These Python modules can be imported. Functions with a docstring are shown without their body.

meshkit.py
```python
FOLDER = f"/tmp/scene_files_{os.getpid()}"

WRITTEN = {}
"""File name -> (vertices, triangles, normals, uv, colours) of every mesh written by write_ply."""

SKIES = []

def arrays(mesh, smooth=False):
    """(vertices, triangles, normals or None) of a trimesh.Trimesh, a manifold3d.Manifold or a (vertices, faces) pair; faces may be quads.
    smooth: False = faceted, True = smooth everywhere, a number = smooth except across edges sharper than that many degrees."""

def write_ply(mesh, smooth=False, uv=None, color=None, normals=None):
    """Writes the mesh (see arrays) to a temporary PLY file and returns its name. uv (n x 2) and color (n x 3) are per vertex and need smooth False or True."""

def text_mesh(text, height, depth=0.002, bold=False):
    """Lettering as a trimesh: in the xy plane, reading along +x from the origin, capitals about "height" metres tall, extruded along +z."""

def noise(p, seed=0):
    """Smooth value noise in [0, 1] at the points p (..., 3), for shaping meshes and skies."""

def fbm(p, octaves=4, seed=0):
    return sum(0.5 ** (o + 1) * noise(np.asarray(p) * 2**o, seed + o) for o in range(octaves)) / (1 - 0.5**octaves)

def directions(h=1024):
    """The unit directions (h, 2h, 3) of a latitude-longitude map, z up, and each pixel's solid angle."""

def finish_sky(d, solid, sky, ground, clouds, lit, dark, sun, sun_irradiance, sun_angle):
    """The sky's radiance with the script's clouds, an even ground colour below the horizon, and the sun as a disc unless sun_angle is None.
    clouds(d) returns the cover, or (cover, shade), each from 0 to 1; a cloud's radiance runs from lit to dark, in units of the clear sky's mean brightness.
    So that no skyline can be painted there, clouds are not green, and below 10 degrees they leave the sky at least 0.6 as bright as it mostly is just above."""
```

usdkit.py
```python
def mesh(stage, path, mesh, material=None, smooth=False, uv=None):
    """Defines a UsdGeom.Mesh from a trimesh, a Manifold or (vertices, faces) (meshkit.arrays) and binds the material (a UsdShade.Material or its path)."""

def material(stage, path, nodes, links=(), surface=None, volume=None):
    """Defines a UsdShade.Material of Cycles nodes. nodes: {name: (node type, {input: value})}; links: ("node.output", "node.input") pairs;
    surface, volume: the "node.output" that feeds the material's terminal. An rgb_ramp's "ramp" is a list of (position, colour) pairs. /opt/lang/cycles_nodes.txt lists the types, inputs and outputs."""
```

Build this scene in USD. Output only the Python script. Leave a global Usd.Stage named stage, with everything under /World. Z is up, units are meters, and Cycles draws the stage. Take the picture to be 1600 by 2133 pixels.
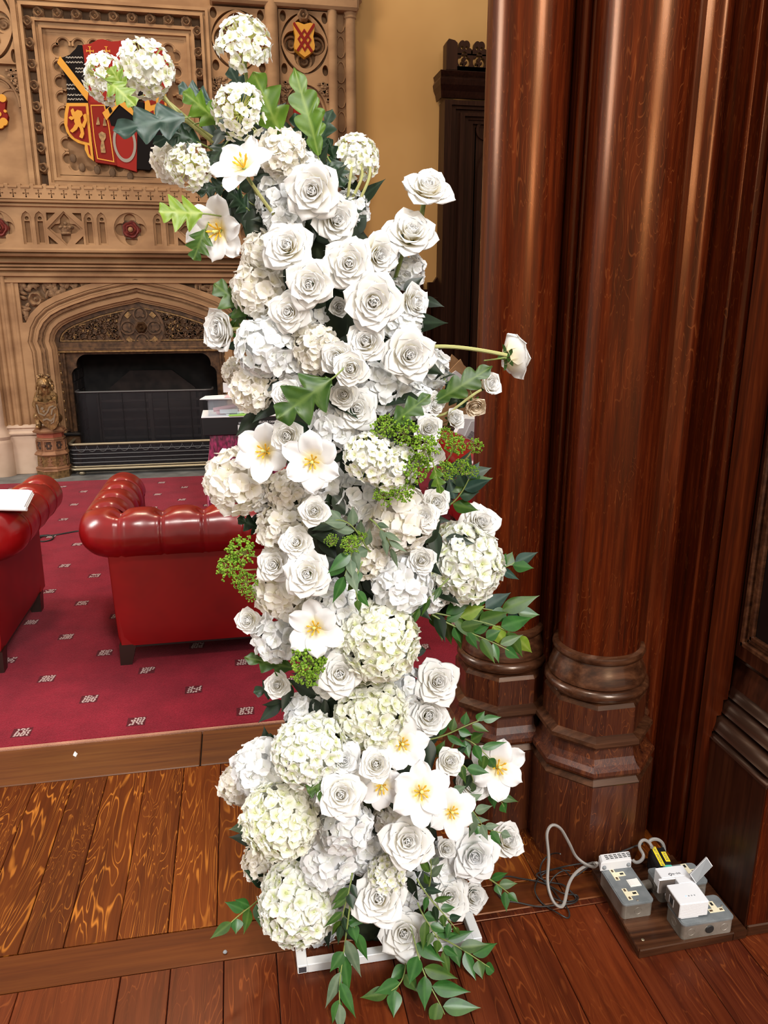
import math, random
import numpy as np, trimesh, usdkit, meshkit
from shapely.geometry import Polygon, Point, LineString, box as sbox
from shapely.ops import unary_union
from shapely import affinity
from pxr import Usd, UsdGeom, UsdLux, UsdShade, Gf, Sdf, Vt

stage = Usd.Stage.CreateInMemory()
UsdGeom.Xform.Define(stage, '/World')
UsdGeom.Scope.Define(stage, '/World/Looks')
PI = math.pi

# ---------------------------------------------------------------- camera
EYE = np.array([0.0, 0.0, 1.55]); FPX = 1600.0
_yaw, _pit = math.radians(10.8), math.radians(15.55)
FWD = np.array([math.sin(_yaw)*math.cos(_pit), math.cos(_yaw)*math.cos(_pit), -math.sin(_pit)])
RT = np.array([math.cos(_yaw), -math.sin(_yaw), 0.0]); UP = np.cross(RT, FWD)
cam = UsdGeom.Camera.Define(stage, '/World/camera')
cam.CreateHorizontalApertureAttr(36.0); cam.CreateVerticalApertureAttr(36.0*2133/1600)
cam.CreateFocalLengthAttr(36.0*FPX/1600); cam.CreateClippingRangeAttr(Gf.Vec2f(0.05, 100))
cam.CreateExposureAttr(0.0)
_m = np.eye(4); _m[0, :3], _m[1, :3], _m[2, :3], _m[3, :3] = RT, UP, -FWD, EYE
UsdGeom.Xformable(cam).AddTransformOp().Set(Gf.Matrix4d(_m.tolist()))

def ray(px, py): return FWD + RT*(px-800)/FPX - UP*(py-1066.5)/FPX
def atY(px, py, Y):
    d = ray(px, py); return EYE + d*Y/d[1]
def atZ(px, py, Z=0.0):
    d = ray(px, py); return EYE + d*(Z-EYE[2])/d[2]
def atX(px, py, X):
    d = ray(px, py); return EYE + d*X/d[0]
def depth(P): return float((np.asarray(P)-EYE) @ FWD)

# ---------------------------------------------------------------- light
def rect_light(name, pos, target, w, h, power, col):
    l = UsdLux.RectLight.Define(stage, '/World/' + name)
    l.CreateWidthAttr(w); l.CreateHeightAttr(h); l.CreateIntensityAttr(power); l.CreateColorAttr(Gf.Vec3f(*col))
    p, t = np.array(pos, float), np.array(target, float)
    z = p - t; z /= np.linalg.norm(z); x = np.cross([0, 0, 1.0], z); x /= np.linalg.norm(x); y = np.cross(z, x)
    m = np.eye(4); m[0, :3], m[1, :3], m[2, :3], m[3, :3] = x, y, z, p
    UsdGeom.Xformable(l).AddTransformOp().Set(Gf.Matrix4d(m.tolist()))
    return l
dome = UsdLux.DomeLight.Define(stage, '/World/hall_ambient')
dome.CreateIntensityAttr(0.20); dome.CreateColorAttr(Gf.Vec3f(1.0, 0.90, 0.80))
# tall hall windows behind and beside the camera, the lamps hung over the room
rect_light('window_daylight', (1.5, -3.0, 4.5), (0.4, 1.6, 0.9), 1.4, 2.2, 35.0, (1.0, 0.99, 0.985))
rect_light('window_daylight_side', (-5.4, 3.6, 3.9), (0.0, 3.2, 0.3), 1.5, 2.2, 24.0, (1.0, 0.97, 0.93))
rect_light('wall_lamps', (1.3, -4.6, 2.75), (1.0, 1.9, 1.6), 1.3, 0.6, 34.0, (1.0, 0.78, 0.52))
rect_light('ceiling_lamp', (-0.9, 5.7, 6.1), (-0.8, 6.4, 0.0), 0.8, 0.8, 52.0, (1.0, 0.78, 0.55))
rect_light('ceiling_lamp_near', (-0.5, 0.45, 5.2), (0.3, 1.5, 0.8), 0.5, 0.5, 120.0, (1.0, 0.94, 0.87))

# ---------------------------------------------------------------- helpers
_used = {}
LOC = {}
def _num(parent, name):
    k = (parent, name); n = _used.get(k, -1) + 1; _used[k] = n
    return name if n == 0 else '%s_%03d' % (name, n)
def _path(p): return p if isinstance(p, str) else str(p.GetPath())
def tag(prim, label=None, cat=None, group=None, kind=None):
    p = prim.GetPrim() if hasattr(prim, 'GetPrim') else prim
    for k, v in (('label', label), ('category', cat), ('group', group), ('kind', kind)):
        if v: p.SetCustomDataByKey(k, v)
    return p
def arr(m):
    if hasattr(m, 'to_mesh'):
        q = m.to_mesh(); return np.array(q.vert_properties[:, :3], float), np.array(q.tri_verts)
    if isinstance(m, tuple):
        v, f = np.asarray(m[0], float), np.asarray(m[1], int)
        if f.ndim == 2 and f.shape[1] == 4: f = np.vstack([f[:, [0, 1, 2]], f[:, [0, 2, 3]]])
        return v, f
    return np.array(m.vertices, float), np.array(m.faces)
def obj(name, mesh, mat, parent=None, smooth=False, label=None, cat=None, group=None, kind=None, tint=None):
    """One mesh prim; points are given in world space (or in the parent's local space when the parent was made with local=True)."""
    par = '/World' if parent is None else _path(parent)
    path = par + '/' + _num(par, name)
    v, f = arr(mesh)
    if parent is None:
        c = np.array([(v[:, 0].min()+v[:, 0].max())/2, (v[:, 1].min()+v[:, 1].max())/2, v[:, 2].min()])
    else:
        root = '/'.join(par.split('/')[:3]); c = LOC.get(root, np.zeros(3))
    m = usdkit.mesh(stage, path, (v - c, f), '/World/Looks/' + mat, smooth=smooth)
    if parent is None:
        m.AddTranslateOp().Set(Gf.Vec3d(*c.tolist())); LOC[path] = c
    if tint is not None:
        UsdGeom.PrimvarsAPI(m).CreatePrimvar('tint', Sdf.ValueTypeNames.FloatArray, 'vertex').Set(Vt.FloatArray.FromNumpy(np.asarray(tint, np.float32)))
    m.CreateDoubleSidedAttr(True)
    return tag(m, label, cat, group, kind)
def thing(name, label=None, cat=None, loc=(0, 0, 0), group=None, kind=None, local=False):
    path = '/World/' + _num('/World', name)
    x = UsdGeom.Xform.Define(stage, path)
    if not local:
        x.AddTranslateOp().Set(Gf.Vec3d(*map(float, loc))); LOC[path] = np.array(loc, float)
    return tag(x, label, cat, group, kind)
def part(name, parent):
    path = _path(parent) + '/' + _num(_path(parent), name)
    return UsdGeom.Xform.Define(stage, path).GetPrim()
def frame(z, x=None, spin=0.0):
    z = np.asarray(z, float); z = z/np.linalg.norm(z)
    a = np.array([0, 0, 1.0]) if abs(z[2]) < 0.95 else np.array([0, 1.0, 0])
    if x is not None: a = np.cross(z, x)
    xx = np.cross(a, z); xx /= np.linalg.norm(xx); yy = np.cross(z, xx)
    c, s = math.cos(spin), math.sin(spin)
    return np.array([c*xx+s*yy, -s*xx+c*yy, z])            # rows: local axes in world
def place(prim, R, t, s=1.0):
    m = np.eye(4); m[:3, :3] = np.asarray(R)*s; m[3, :3] = t
    x = UsdGeom.Xformable(prim); x.ClearXformOpOrder(); x.AddTransformOp().Set(Gf.Matrix4d(m.tolist()))
def copy_of(proto, name, label, cat, group=None, inst=True):
    path = '/World/' + _num('/World', name)
    x = UsdGeom.Xform.Define(stage, path).GetPrim()
    x.GetReferences().AddInternalReference(proto.GetPath()); x.SetInstanceable(inst)
    return tag(x, label, cat, group)

def cat_(*ms):
    vs, fs, n = [], [], 0
    for m in ms:
        v, f = arr(m); vs.append(v); fs.append(f+n); n += len(v)
    return np.vstack(vs), np.vstack(fs)
def xf(m, R=None, t=(0, 0, 0), s=1.0):
    v, f = arr(m); v = v*s
    if R is not None: v = v @ np.asarray(R)
    return v + np.asarray(t, float), f
def bx(x0, x1, y0, y1, z0, z1, b=0.0):
    """box with chamfered edges"""
    c = np.array([(x0+x1)/2, (y0+y1)/2, (z0+z1)/2]); h = np.array([abs(x1-x0)/2, abs(y1-y0)/2, abs(z1-z0)/2])
    if b <= 0: 
        m = trimesh.creation.box(extents=2*h); return np.array(m.vertices)+c, np.array(m.faces)
    b = min(b, 0.45*h.min()); P = []
    for sx in (-1, 1):
        for sy in (-1, 1):
            for sz in (-1, 1):
                s = np.array([sx, sy, sz])
                for k in range(3):
                    q = s*(h-b); q[k] = s[k]*h[k]; P.append(q)
    m = trimesh.convex.convex_hull(np.array(P)); return np.array(m.vertices)+c, np.array(m.faces)
def hull(P):
    m = trimesh.convex.convex_hull(np.asarray(P, float)); return np.array(m.vertices), np.array(m.faces)
def grid(P):
    """P (n,m,3) -> mesh"""
    n, m = P.shape[:2]; i, j = np.meshgrid(np.arange(n-1), np.arange(m-1), indexing='ij')
    a = (i*m+j).ravel(); q = np.stack([a, a+m, a+m+1, a+1], 1)
    return P.reshape(-1, 3), np.vstack([q[:, [0, 1, 2]], q[:, [0, 2, 3]]])
def lathe(prof, n=32, c=(0, 0, 0), a0=0.0, a1=2*PI, sides=None):
    prof = np.asarray(prof, float); full = abs(a1-a0-2*PI) < 1e-6
    th = np.linspace(a0, a1, n+1)
    P = np.stack([prof[None, :, 0]*np.cos(th)[:, None], prof[None, :, 0]*np.sin(th)[:, None], np.broadcast_to(prof[None, :, 1], (n+1, len(prof)))], -1)
    v, f = grid(P); return v + np.asarray(c, float), f
def tube(pts, r, k=8, caps=True):
    p = np.asarray(pts, float); n = len(p); r = np.broadcast_to(r, (n,)).astype(float)
    t = np.gradient(p, axis=0); t /= np.linalg.norm(t, axis=1, keepdims=True)+1e-12
    a = np.cross(t[0], [0, 0, 1.0] if abs(t[0][2]) < 0.9 else [1.0, 0, 0]); a /= np.linalg.norm(a); rows = []
    for i in range(n):
        a = a - t[i]*(a @ t[i]); a /= np.linalg.norm(a)+1e-12; b = np.cross(t[i], a)
        th = np.arange(k+1)*2*PI/k
        rows.append(p[i]+r[i]*(np.cos(th)[:, None]*a+np.sin(th)[:, None]*b))
    if caps: rows = [np.repeat(p[:1], k+1, 0)] + rows + [np.repeat(p[-1:], k+1, 0)]
    return grid(np.array(rows))
def spline(pts, n=40):
    from scipy.interpolate import CubicSpline
    p = np.asarray(pts, float); s = np.r_[0, np.cumsum(np.linalg.norm(np.diff(p, axis=0), axis=1))]
    return CubicSpline(s, p)(np.linspace(0, s[-1], n))
def polys(g):
    if g.is_empty: return []
    return [q for q in getattr(g, 'geoms', [g]) if q.geom_type == 'Polygon' and q.area > 1e-8]
def ext(poly, y0, y1):
    """(x,z) polygon extruded between depths y0 (front) and y1 (back)."""
    out = []
    for g in polys(poly):
        m = trimesh.creation.extrude_polygon(g, abs(y1-y0), engine='earcut'); v = np.array(m.vertices)
        out.append((np.stack([v[:, 0], max(y0, y1)-v[:, 2], v[:, 1]], 1), np.array(m.faces)))
    return cat_(*out)
def extz(poly, z0, z1):
    out = []
    for g in polys(poly):
        m = trimesh.creation.extrude_polygon(g, z1-z0, engine='earcut'); v = np.array(m.vertices); v[:, 2] += z0
        out.append((v, np.array(m.faces)))
    return cat_(*out)
def sphere(c, r, n=8, sq=(1, 1, 1)):
    th = np.linspace(0, PI, n+1); return xf(lathe(np.stack([np.sin(th), -np.cos(th)], 1), 2*n), None, (0, 0, 0)), c, r, sq
def ball(c, r, n=6, sq=(1, 1, 1)):
    th = np.linspace(0, PI, n+1); v, f = lathe(np.stack([np.sin(th)*r, -np.cos(th)*r], 1), 2*n)
    return v*np.array(sq)+np.asarray(c, float), f

# ---------------------------------------------------------------- materials
def mat(name, nodes, links, surface): usdkit.material(stage, '/World/Looks/' + name, nodes, links, surface=surface)
def plain(name, col, rough=0.5, **kw):
    mat(name, {'p': ('principled_bsdf', {'base_color': col, 'roughness': rough, **kw})}, [], 'p.BSDF')
def mottled(name, c1, c2, scale=(8, 8, 8), rough=0.6, detail=4, bump=0.0, dist=0.002, lo=0.35, hi=0.65, distort=0.0, extra=None, **kw):
    n = {'g': ('geometry', {}), 'm': ('mapping', {'scale': scale}), 'n': ('noise_texture', {'scale': 1.0, 'detail': detail, 'distortion': distort}),
         'r': ('rgb_ramp', {'ramp': [(lo, c1), (hi, c2)]}), 'p': ('principled_bsdf', {'roughness': rough, **kw})}
    l = [('g.position', 'm.vector'), ('m.vector', 'n.vector'), ('n.fac', 'r.fac'), ('r.color', 'p.base_color')]
    if bump: n['b'] = ('bump', {'strength': bump, 'distance': dist}); l += [('n.fac', 'b.height'), ('b.normal', 'p.normal')]
    mat(name, n, l, 'p.BSDF')
def wood(name, dark, mid, lightc, axis=2, fine=60.0, coarse=9.0, rough=0.3, coat=0.5, fleck=0.0, tint=(1, 1, 1), fleckc=(0.5, 0.2, 0.05), off=0.0, coat_rough=0.12, fs=26.0, flo=0.86):
    st = [1.0, 1.0, 1.0]; st[axis] = 0.045
    n = {'g': ('geometry', {}), 'm': ('mapping', {'scale': st, 'location': (off, off*1.7, off*0.6)}),
         'n1': ('noise_texture', {'scale': fine, 'detail': 5, 'roughness': 0.62}), 'n2': ('noise_texture', {'scale': coarse, 'detail': 3, 'distortion': 0.6}),
         'r1': ('rgb_ramp', {'ramp': [(0.32, dark), (0.5, mid), (0.72, lightc)]}), 'r2': ('rgb_ramp', {'ramp': [(0.3, (0.62, 0.58, 0.56)), (0.7, (1.12, 1.08, 1.05))]}),
         'mx': ('mix', {'mix_type': 'multiply', 'fac': 0.85}), 'b': ('bump', {'strength': 0.25, 'distance': 0.0006}),
         'p': ('principled_bsdf', {'roughness': rough, 'coat_weight': coat, 'coat_roughness': coat_rough, 'specular_tint': tint})}
    l = [('g.position', 'm.vector'), ('m.vector', 'n1.vector'), ('m.vector', 'n2.vector'), ('n1.fac', 'r1.fac'), ('n2.fac', 'r2.fac'), ('r1.color', 'mx.color1'), ('r2.color', 'mx.color2'),
         ('n1.fac', 'b.height'), ('b.normal', 'p.normal')]
    if fleck:
        # medullary flecks of quarter-sawn oak: thin wavy streaks along the board
        s2 = [1.0, 1.0, 1.0]; s2[axis] = 0.13
        n.update({'m2': ('mapping', {'scale': s2, 'location': (off*3.1, off, off*2.3)}), 'w': ('noise_texture', {'scale': fs, 'detail': 1.5, 'distortion': 1.4}),
                  'w2': ('math', {'math_type': 'pingpong', 'value2': 0.05}), 'w3': ('math', {'math_type': 'multiply', 'value2': 20.0}),
                  'wr': ('rgb_ramp', {'ramp': [(flo, (0, 0, 0)), (0.97, (1, 1, 1))]}), 'n3': ('noise_texture', {'scale': 5.0, 'detail': 2}),
                  'r3': ('rgb_ramp', {'ramp': [(0.36, (0.15, 0.15, 0.15)), (0.56, (1, 1, 1))]}), 'mm': ('math', {'math_type': 'multiply'}), 'mf': ('math', {'math_type': 'multiply', 'value2': fleck}),
                  'fx': ('mix', {'mix_type': 'mix', 'color2': fleckc})})
        l += [('g.position', 'm2.vector'), ('m2.vector', 'w.vector'), ('w.fac', 'w2.value1'), ('w2.value', 'w3.value1'), ('w3.value', 'wr.fac'), ('g.position', 'n3.vector'), ('n3.fac', 'r3.fac'),
              ('wr.color', 'mm.value1'), ('r3.color', 'mm.value2'), ('mm.value', 'mf.value1'), ('mf.value', 'fx.fac'), ('mx.color', 'fx.color1'), ('fx.color', 'p.base_color')]
    else: l.append(('mx.color', 'p.base_color'))
    mat(name, n, l, 'p.BSDF')
def petal_mat(name, base, edge, trans=0.25, rough=0.55, to=0.7):
    """base = colour at tint 0 (heart), edge = colour at tint 1 (rim)"""
    mat(name, {'a': ('attribute', {'attribute': 'tint'}), 'r': ('rgb_ramp', {'ramp': [(0.0, base), (to, edge), (1.0, edge)]}), 'p': ('principled_bsdf', {'roughness': rough, 'specular_ior_level': 0.25}),
               't': ('translucent_bsdf', {}), 'x': ('mix_closure', {'fac': trans})},
        [('a.fac', 'r.fac'), ('r.color', 'p.base_color'), ('r.color', 't.color'), ('p.BSDF', 'x.closure1'), ('t.BSDF', 'x.closure2')], 'x.closure')
def leaf_mat(name, c1, c2, vein, rough=0.42, trans=0.22, sc=40):
    mat(name, {'g': ('geometry', {}), 'n': ('noise_texture', {'scale': sc, 'detail': 3}), 'r': ('rgb_ramp', {'ramp': [(0.3, c1), (0.7, c2)]}), 'a': ('attribute', {'attribute': 'tint'}),
               'v': ('mix', {'mix_type': 'mix', 'color2': vein}), 'p': ('principled_bsdf', {'roughness': rough}), 't': ('translucent_bsdf', {}), 'x': ('mix_closure', {'fac': trans})},
        [('g.position', 'n.vector'), ('n.fac', 'r.fac'), ('r.color', 'v.color1'), ('a.fac', 'v.fac'), ('v.color', 'p.base_color'), ('v.color', 't.color'), ('p.BSDF', 'x.closure1'), ('t.BSDF', 'x.closure2')], 'x.closure')

STONE1, STONE2 = (0.235, 0.122, 0.054), (0.37, 0.212, 0.100)
mottled('sandstone', STONE1, STONE2, (3, 3, 5), 0.85, 6, bump=0.15, dist=0.004)
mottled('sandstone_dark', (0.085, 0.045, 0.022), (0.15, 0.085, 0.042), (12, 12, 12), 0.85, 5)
mottled('sandstone_pale', (0.42, 0.29, 0.20), (0.58, 0.43, 0.32), (3, 3, 3), 0.85, 6, bump=0.1, dist=0.004)
mottled('carved_flower', (0.14, 0.074, 0.034), (0.28, 0.16, 0.078), (30, 30, 30), 0.85, 4)
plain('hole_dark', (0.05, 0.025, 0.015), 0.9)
mottled('rose_red_stone', (0.10, 0.012, 0.010), (0.20, 0.03, 0.02), (40, 40, 40), 0.6)
plain('gilt', (0.55, 0.25, 0.02), 0.5, specular_ior_level=0.3)
plain('heraldic_red', (0.19, 0.012, 0.007), 0.75, specular_ior_level=0.15)
plain('heraldic_bright_red', (0.25, 0.016, 0.011), 0.75, specular_ior_level=0.15)
plain('heraldic_black', (0.007, 0.005, 0.005), 0.8, specular_ior_level=0.1)
plain('heraldic_white', (0.24, 0.21, 0.17), 0.6)
mottled('bronze', (0.045, 0.022, 0.010), (0.13, 0.065, 0.028), (25, 25, 25), 0.42, 4, metallic=0.35)
mottled('bronze_bright', (0.16, 0.09, 0.035), (0.34, 0.20, 0.08), (40, 40, 40), 0.36, 4, metallic=0.55)
mottled('pedestal_copper', (0.22, 0.10, 0.05), (0.36, 0.18, 0.09), (9, 9, 9), 0.5, 3, metallic=0.3)
plain('pedestal_red', (0.30, 0.07, 0.035), 0.55)
mottled('soot', (0.006, 0.005, 0.005), (0.02, 0.017, 0.015), (10, 10, 10), 0.8)
mottled('soot_brick', (0.012, 0.008, 0.007), (0.035, 0.022, 0.018), (10, 10, 10), 0.8)
plain('black_iron', (0.02, 0.02, 0.022), 0.4, metallic=0.6)
plain('brass', (0.34, 0.29, 0.20), 0.42, metallic=0.8)
plain('steel_dull', (0.11, 0.11, 0.115), 0.5, metallic=0.7)
mat('fender_mesh', {'g': ('geometry', {}), 'm': ('mapping', {'scale': (240, 240, 240)}), 'k': ('checker_texture', {'scale': 1.0}), 't': ('transparent_bsdf', {}),
                    'p': ('principled_bsdf', {'base_color': (0.03, 0.03, 0.035), 'roughness': 0.45, 'metallic': 0.5}), 'x': ('mix_closure', {'fac': 0.5})},
    [('t.BSDF', 'x.closure1'), ('p.BSDF', 'x.closure2')], 'x.closure')
mottled('hearth_stone', (0.10, 0.10, 0.098), (0.22, 0.22, 0.21), (5, 5, 5), 0.6, 6, bump=0.2, dist=0.004)
mottled('ochre_plaster', (0.46, 0.245, 0.072), (0.53, 0.295, 0.096), (1.3, 1.3, 0.9), 0.8, 4, bump=0.05, dist=0.003)
DK = (0.022, 0.0045, 0.002); OR = (0.95, 0.42, 0.18)
wood('mahogany', DK, (0.050, 0.0068, 0.0018), (0.102, 0.0165, 0.0035), 2, 70, 8, 0.25, 0.03, tint=OR, fleck=0.28, fleckc=(0.24, 0.065, 0.016), fs=30)
wood('mahogany_plain', DK, (0.046, 0.0072, 0.002), (0.082, 0.016, 0.004), 2, 80, 9, 0.30, 0.04, tint=OR)
wood('mahogany_dark', (0.016, 0.004, 0.002), (0.032, 0.008, 0.0035), (0.055, 0.015, 0.006), 2, 60, 9, 0.34, 0.03, tint=(0.75, 0.45, 0.3))
wood('mahogany_worn', (0.022, 0.008, 0.004), (0.05, 0.018, 0.008), (0.10, 0.04, 0.018), 0, 60, 9, 0.30, 0.25, tint=(0.9, 0.7, 0.55))
wood('mahogany_base', DK, (0.055, 0.012, 0.004), (0.10, 0.028, 0.008), 2, 60, 8, 0.36, 0.1, fleck=0.4, fleckc=(0.30, 0.085, 0.02), fs=24)
wood('door_wood', (0.006, 0.0025, 0.0015), (0.014, 0.005, 0.003), (0.028, 0.010, 0.005), 2, 60, 9, 0.42, 0.0, tint=(0.8, 0.4, 0.25))
plain('black_panel', (0.004, 0.003, 0.003), 0.25)
for k in range(4):
    t = (0.85, 1.0, 1.12, 0.72)[k]
    wood('oak_warm_%d' % k, (0.066*t, 0.0125*t, 0.002), (0.108*t, 0.0225*t, 0.003), (0.15*t, 0.037*t, 0.0055), 1, 60, 5, 0.40, 0.06, tint=OR, fleck=(0.7, 0.95, 0.9, 0.5)[k], fleckc=(0.44, 0.15, 0.02), off=1.37*k+0.4, fs=(22, 17, 19, 24)[k], coat_rough=0.25, flo=(0.80, 0.70, 0.72, 0.82)[k])
    wood('oak_red_%d' % k, (0.052*t, 0.0085*t, 0.003), (0.088*t, 0.0155*t, 0.0045), (0.122*t, 0.025*t, 0.007), 1, 60, 5, 0.38, 0.10, tint=OR, fleck=(0.35, 0.5, 0.28, 0.38)[k], fleckc=(0.26, 0.066, 0.015), off=2.1*k+0.9, fs=(22, 16, 22, 19)[k], coat_rough=0.25, flo=0.80)
wood('oak_cross', (0.052, 0.012, 0.004), (0.08, 0.0195, 0.005), (0.11, 0.031, 0.007), 0, 50, 5, 0.40, 0.08, tint=OR, off=0.7, coat_rough=0.25)
wood('oak_cross_light', (0.085, 0.025, 0.005), (0.13, 0.041, 0.007), (0.165, 0.059, 0.011), 0, 50, 5, 0.4, 0.2, off=2.7, coat_rough=0.25)
plain('joint_dark', (0.012, 0.005, 0.003), 0.9)
def carpet(name, c1, c2):
    mat(name, {'g': ('geometry', {}), 'n': ('noise_texture', {'scale': 260, 'detail': 3}), 'n2': ('noise_texture', {'scale': 7, 'detail': 5}), 'r': ('rgb_ramp', {'ramp': [(0.3, c1), (0.7, c2)]}),
               'r2': ('rgb_ramp', {'ramp': [(0.3, (0.72, 0.72, 0.72)), (0.7, (1.05, 1.05, 1.05))]}), 'mx': ('mix', {'mix_type': 'multiply', 'fac': 1.0}), 'b': ('bump', {'strength': 0.6, 'distance': 0.004}),
               'p': ('principled_bsdf', {'roughness': 0.95, 'specular_ior_level': 0.1, 'sheen_weight': 0.3, 'sheen_roughness': 0.4, 'sheen_tint': (0.9, 0.35, 0.4)})},
        [('g.position', 'n.vector'), ('g.position', 'n2.vector'), ('n.fac', 'r.fac'), ('n2.fac', 'r2.fac'), ('r.color', 'mx.color1'), ('r2.color', 'mx.color2'), ('mx.color', 'p.base_color'), ('n.fac', 'b.height'), ('b.normal', 'p.normal')], 'p.BSDF')
carpet('red_carpet', (0.165, 0.007, 0.016), (0.275, 0.014, 0.030))
carpet('carpet_dark', (0.06, 0.005, 0.008), (0.105, 0.008, 0.014))
carpet('carpet_white', (0.42, 0.29, 0.27), (0.62, 0.48, 0.45))
carpet('carpet_binding', (0.42, 0.20, 0.13), (0.55, 0.28, 0.18))
mottled('red_leather', (0.20, 0.003, 0.004), (0.28, 0.0045, 0.0055), (9, 9, 9), 0.27, 5, bump=0.10, dist=0.003, coat_weight=0.35, coat_roughness=0.2)
mottled('red_leather_flat', (0.20, 0.003, 0.0035), (0.265, 0.004, 0.0045), (5, 5, 5), 0.42, 5, coat_weight=0.12, coat_roughness=0.3)
plain('leather_button', (0.13, 0.006, 0.005), 0.4)
plain('dark_leg', (0.02, 0.007, 0.005), 0.35)
plain('paper', (0.82, 0.83, 0.84), 0.7)
plain('paper_line', (0.25, 0.27, 0.36), 0.7)
mottled('velvet', (0.07, 0.002, 0.018), (0.40, 0.02, 0.11), (60, 60, 24), 0.6, 5, sheen_weight=0.8, sheen_tint=(1.0, 0.3, 0.5), lo=0.42, hi=0.66)
plain('box_black', (0.008, 0.008, 0.009), 0.4)
plain('white_plastic', (0.68, 0.68, 0.69), 0.4, specular_ior_level=0.3)
plain('white_print', (0.75, 0.75, 0.75), 0.6)
plain('grey_print', (0.10, 0.10, 0.11), 0.6)
plain('lime_paper', (0.38, 0.72, 0.12), 0.7)
plain('pink_paper', (0.80, 0.45, 0.46), 0.7)
mat('clear_plastic', {'t': ('transparent_bsdf', {'color': (0.93, 0.95, 0.97)}), 'p': ('principled_bsdf', {'base_color': (0.72, 0.76, 0.82), 'roughness': 0.15}), 'x': ('mix_closure', {'fac': 0.13})},
    [('t.BSDF', 'x.closure1'), ('p.BSDF', 'x.closure2')], 'x.closure')
mottled('cardboard', (0.34, 0.18, 0.08), (0.42, 0.24, 0.11), (20, 20, 20), 0.85)
plain('white_metal', (0.74, 0.76, 0.77), 0.4)
plain('metal_shadow', (0.05, 0.05, 0.06), 0.5)
mottled('grey_metal', (0.17, 0.19, 0.20), (0.23, 0.25, 0.26), (30, 30, 30), 0.42, 4, metallic=0.25)
mottled('zinc', (0.20, 0.175, 0.145), (0.31, 0.28, 0.245), (25, 25, 25), 0.42, 5, metallic=0.4)
wood('mahogany_lip', DK, (0.014, 0.005, 0.003), (0.026, 0.010, 0.005), 1, 60, 9, 0.40, 0.0, tint=(0.40, 0.28, 0.2))
plain('socket_cream', (0.76, 0.70, 0.50), 0.45)
plain('slot_dark', (0.012, 0.012, 0.012), 0.6)
plain('switch_white', (0.80, 0.79, 0.75), 0.35)
plain('router_white', (0.72, 0.73, 0.76), 0.4, specular_ior_level=0.3)
plain('antenna_grey', (0.24, 0.255, 0.27), 0.55, specular_ior_level=0.2)
plain('router_side', (0.13, 0.105, 0.09), 0.55, specular_ior_level=0.2)
plain('label_yellow', (0.85, 0.68, 0.03), 0.5)
plain('label_green', (0.10, 0.55, 0.42), 0.5)
plain('black_plastic', (0.010, 0.010, 0.011), 0.35)
plain('black_rubber', (0.014, 0.013, 0.013), 0.5)
plain('grey_rubber', (0.25, 0.235, 0.22), 0.5)
plain('led_blue', (0.2, 0.3, 0.9), 0.4, emission_color=(0.25, 0.4, 1.0), emission_strength=1.5)
W = (0.93, 0.93, 0.92)
petal_mat('petal_rose', (0.93, 0.84, 0.56), W, 0.32)
petal_mat('petal_rose_cool', (0.90, 0.92, 0.80), (0.91, 0.92, 0.93), 0.3)
petal_mat('petal_peach', (0.74, 0.58, 0.40), (0.82, 0.70, 0.54), 0.25)
petal_mat('petal_ranunculus', (0.92, 0.86, 0.64), W, 0.3)
petal_mat('petal_white', (0.90, 0.91, 0.84), (0.91, 0.925, 0.945), 0.3)
petal_mat('petal_cream', (0.90, 0.86, 0.68), (0.93, 0.905, 0.86), 0.3)
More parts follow.
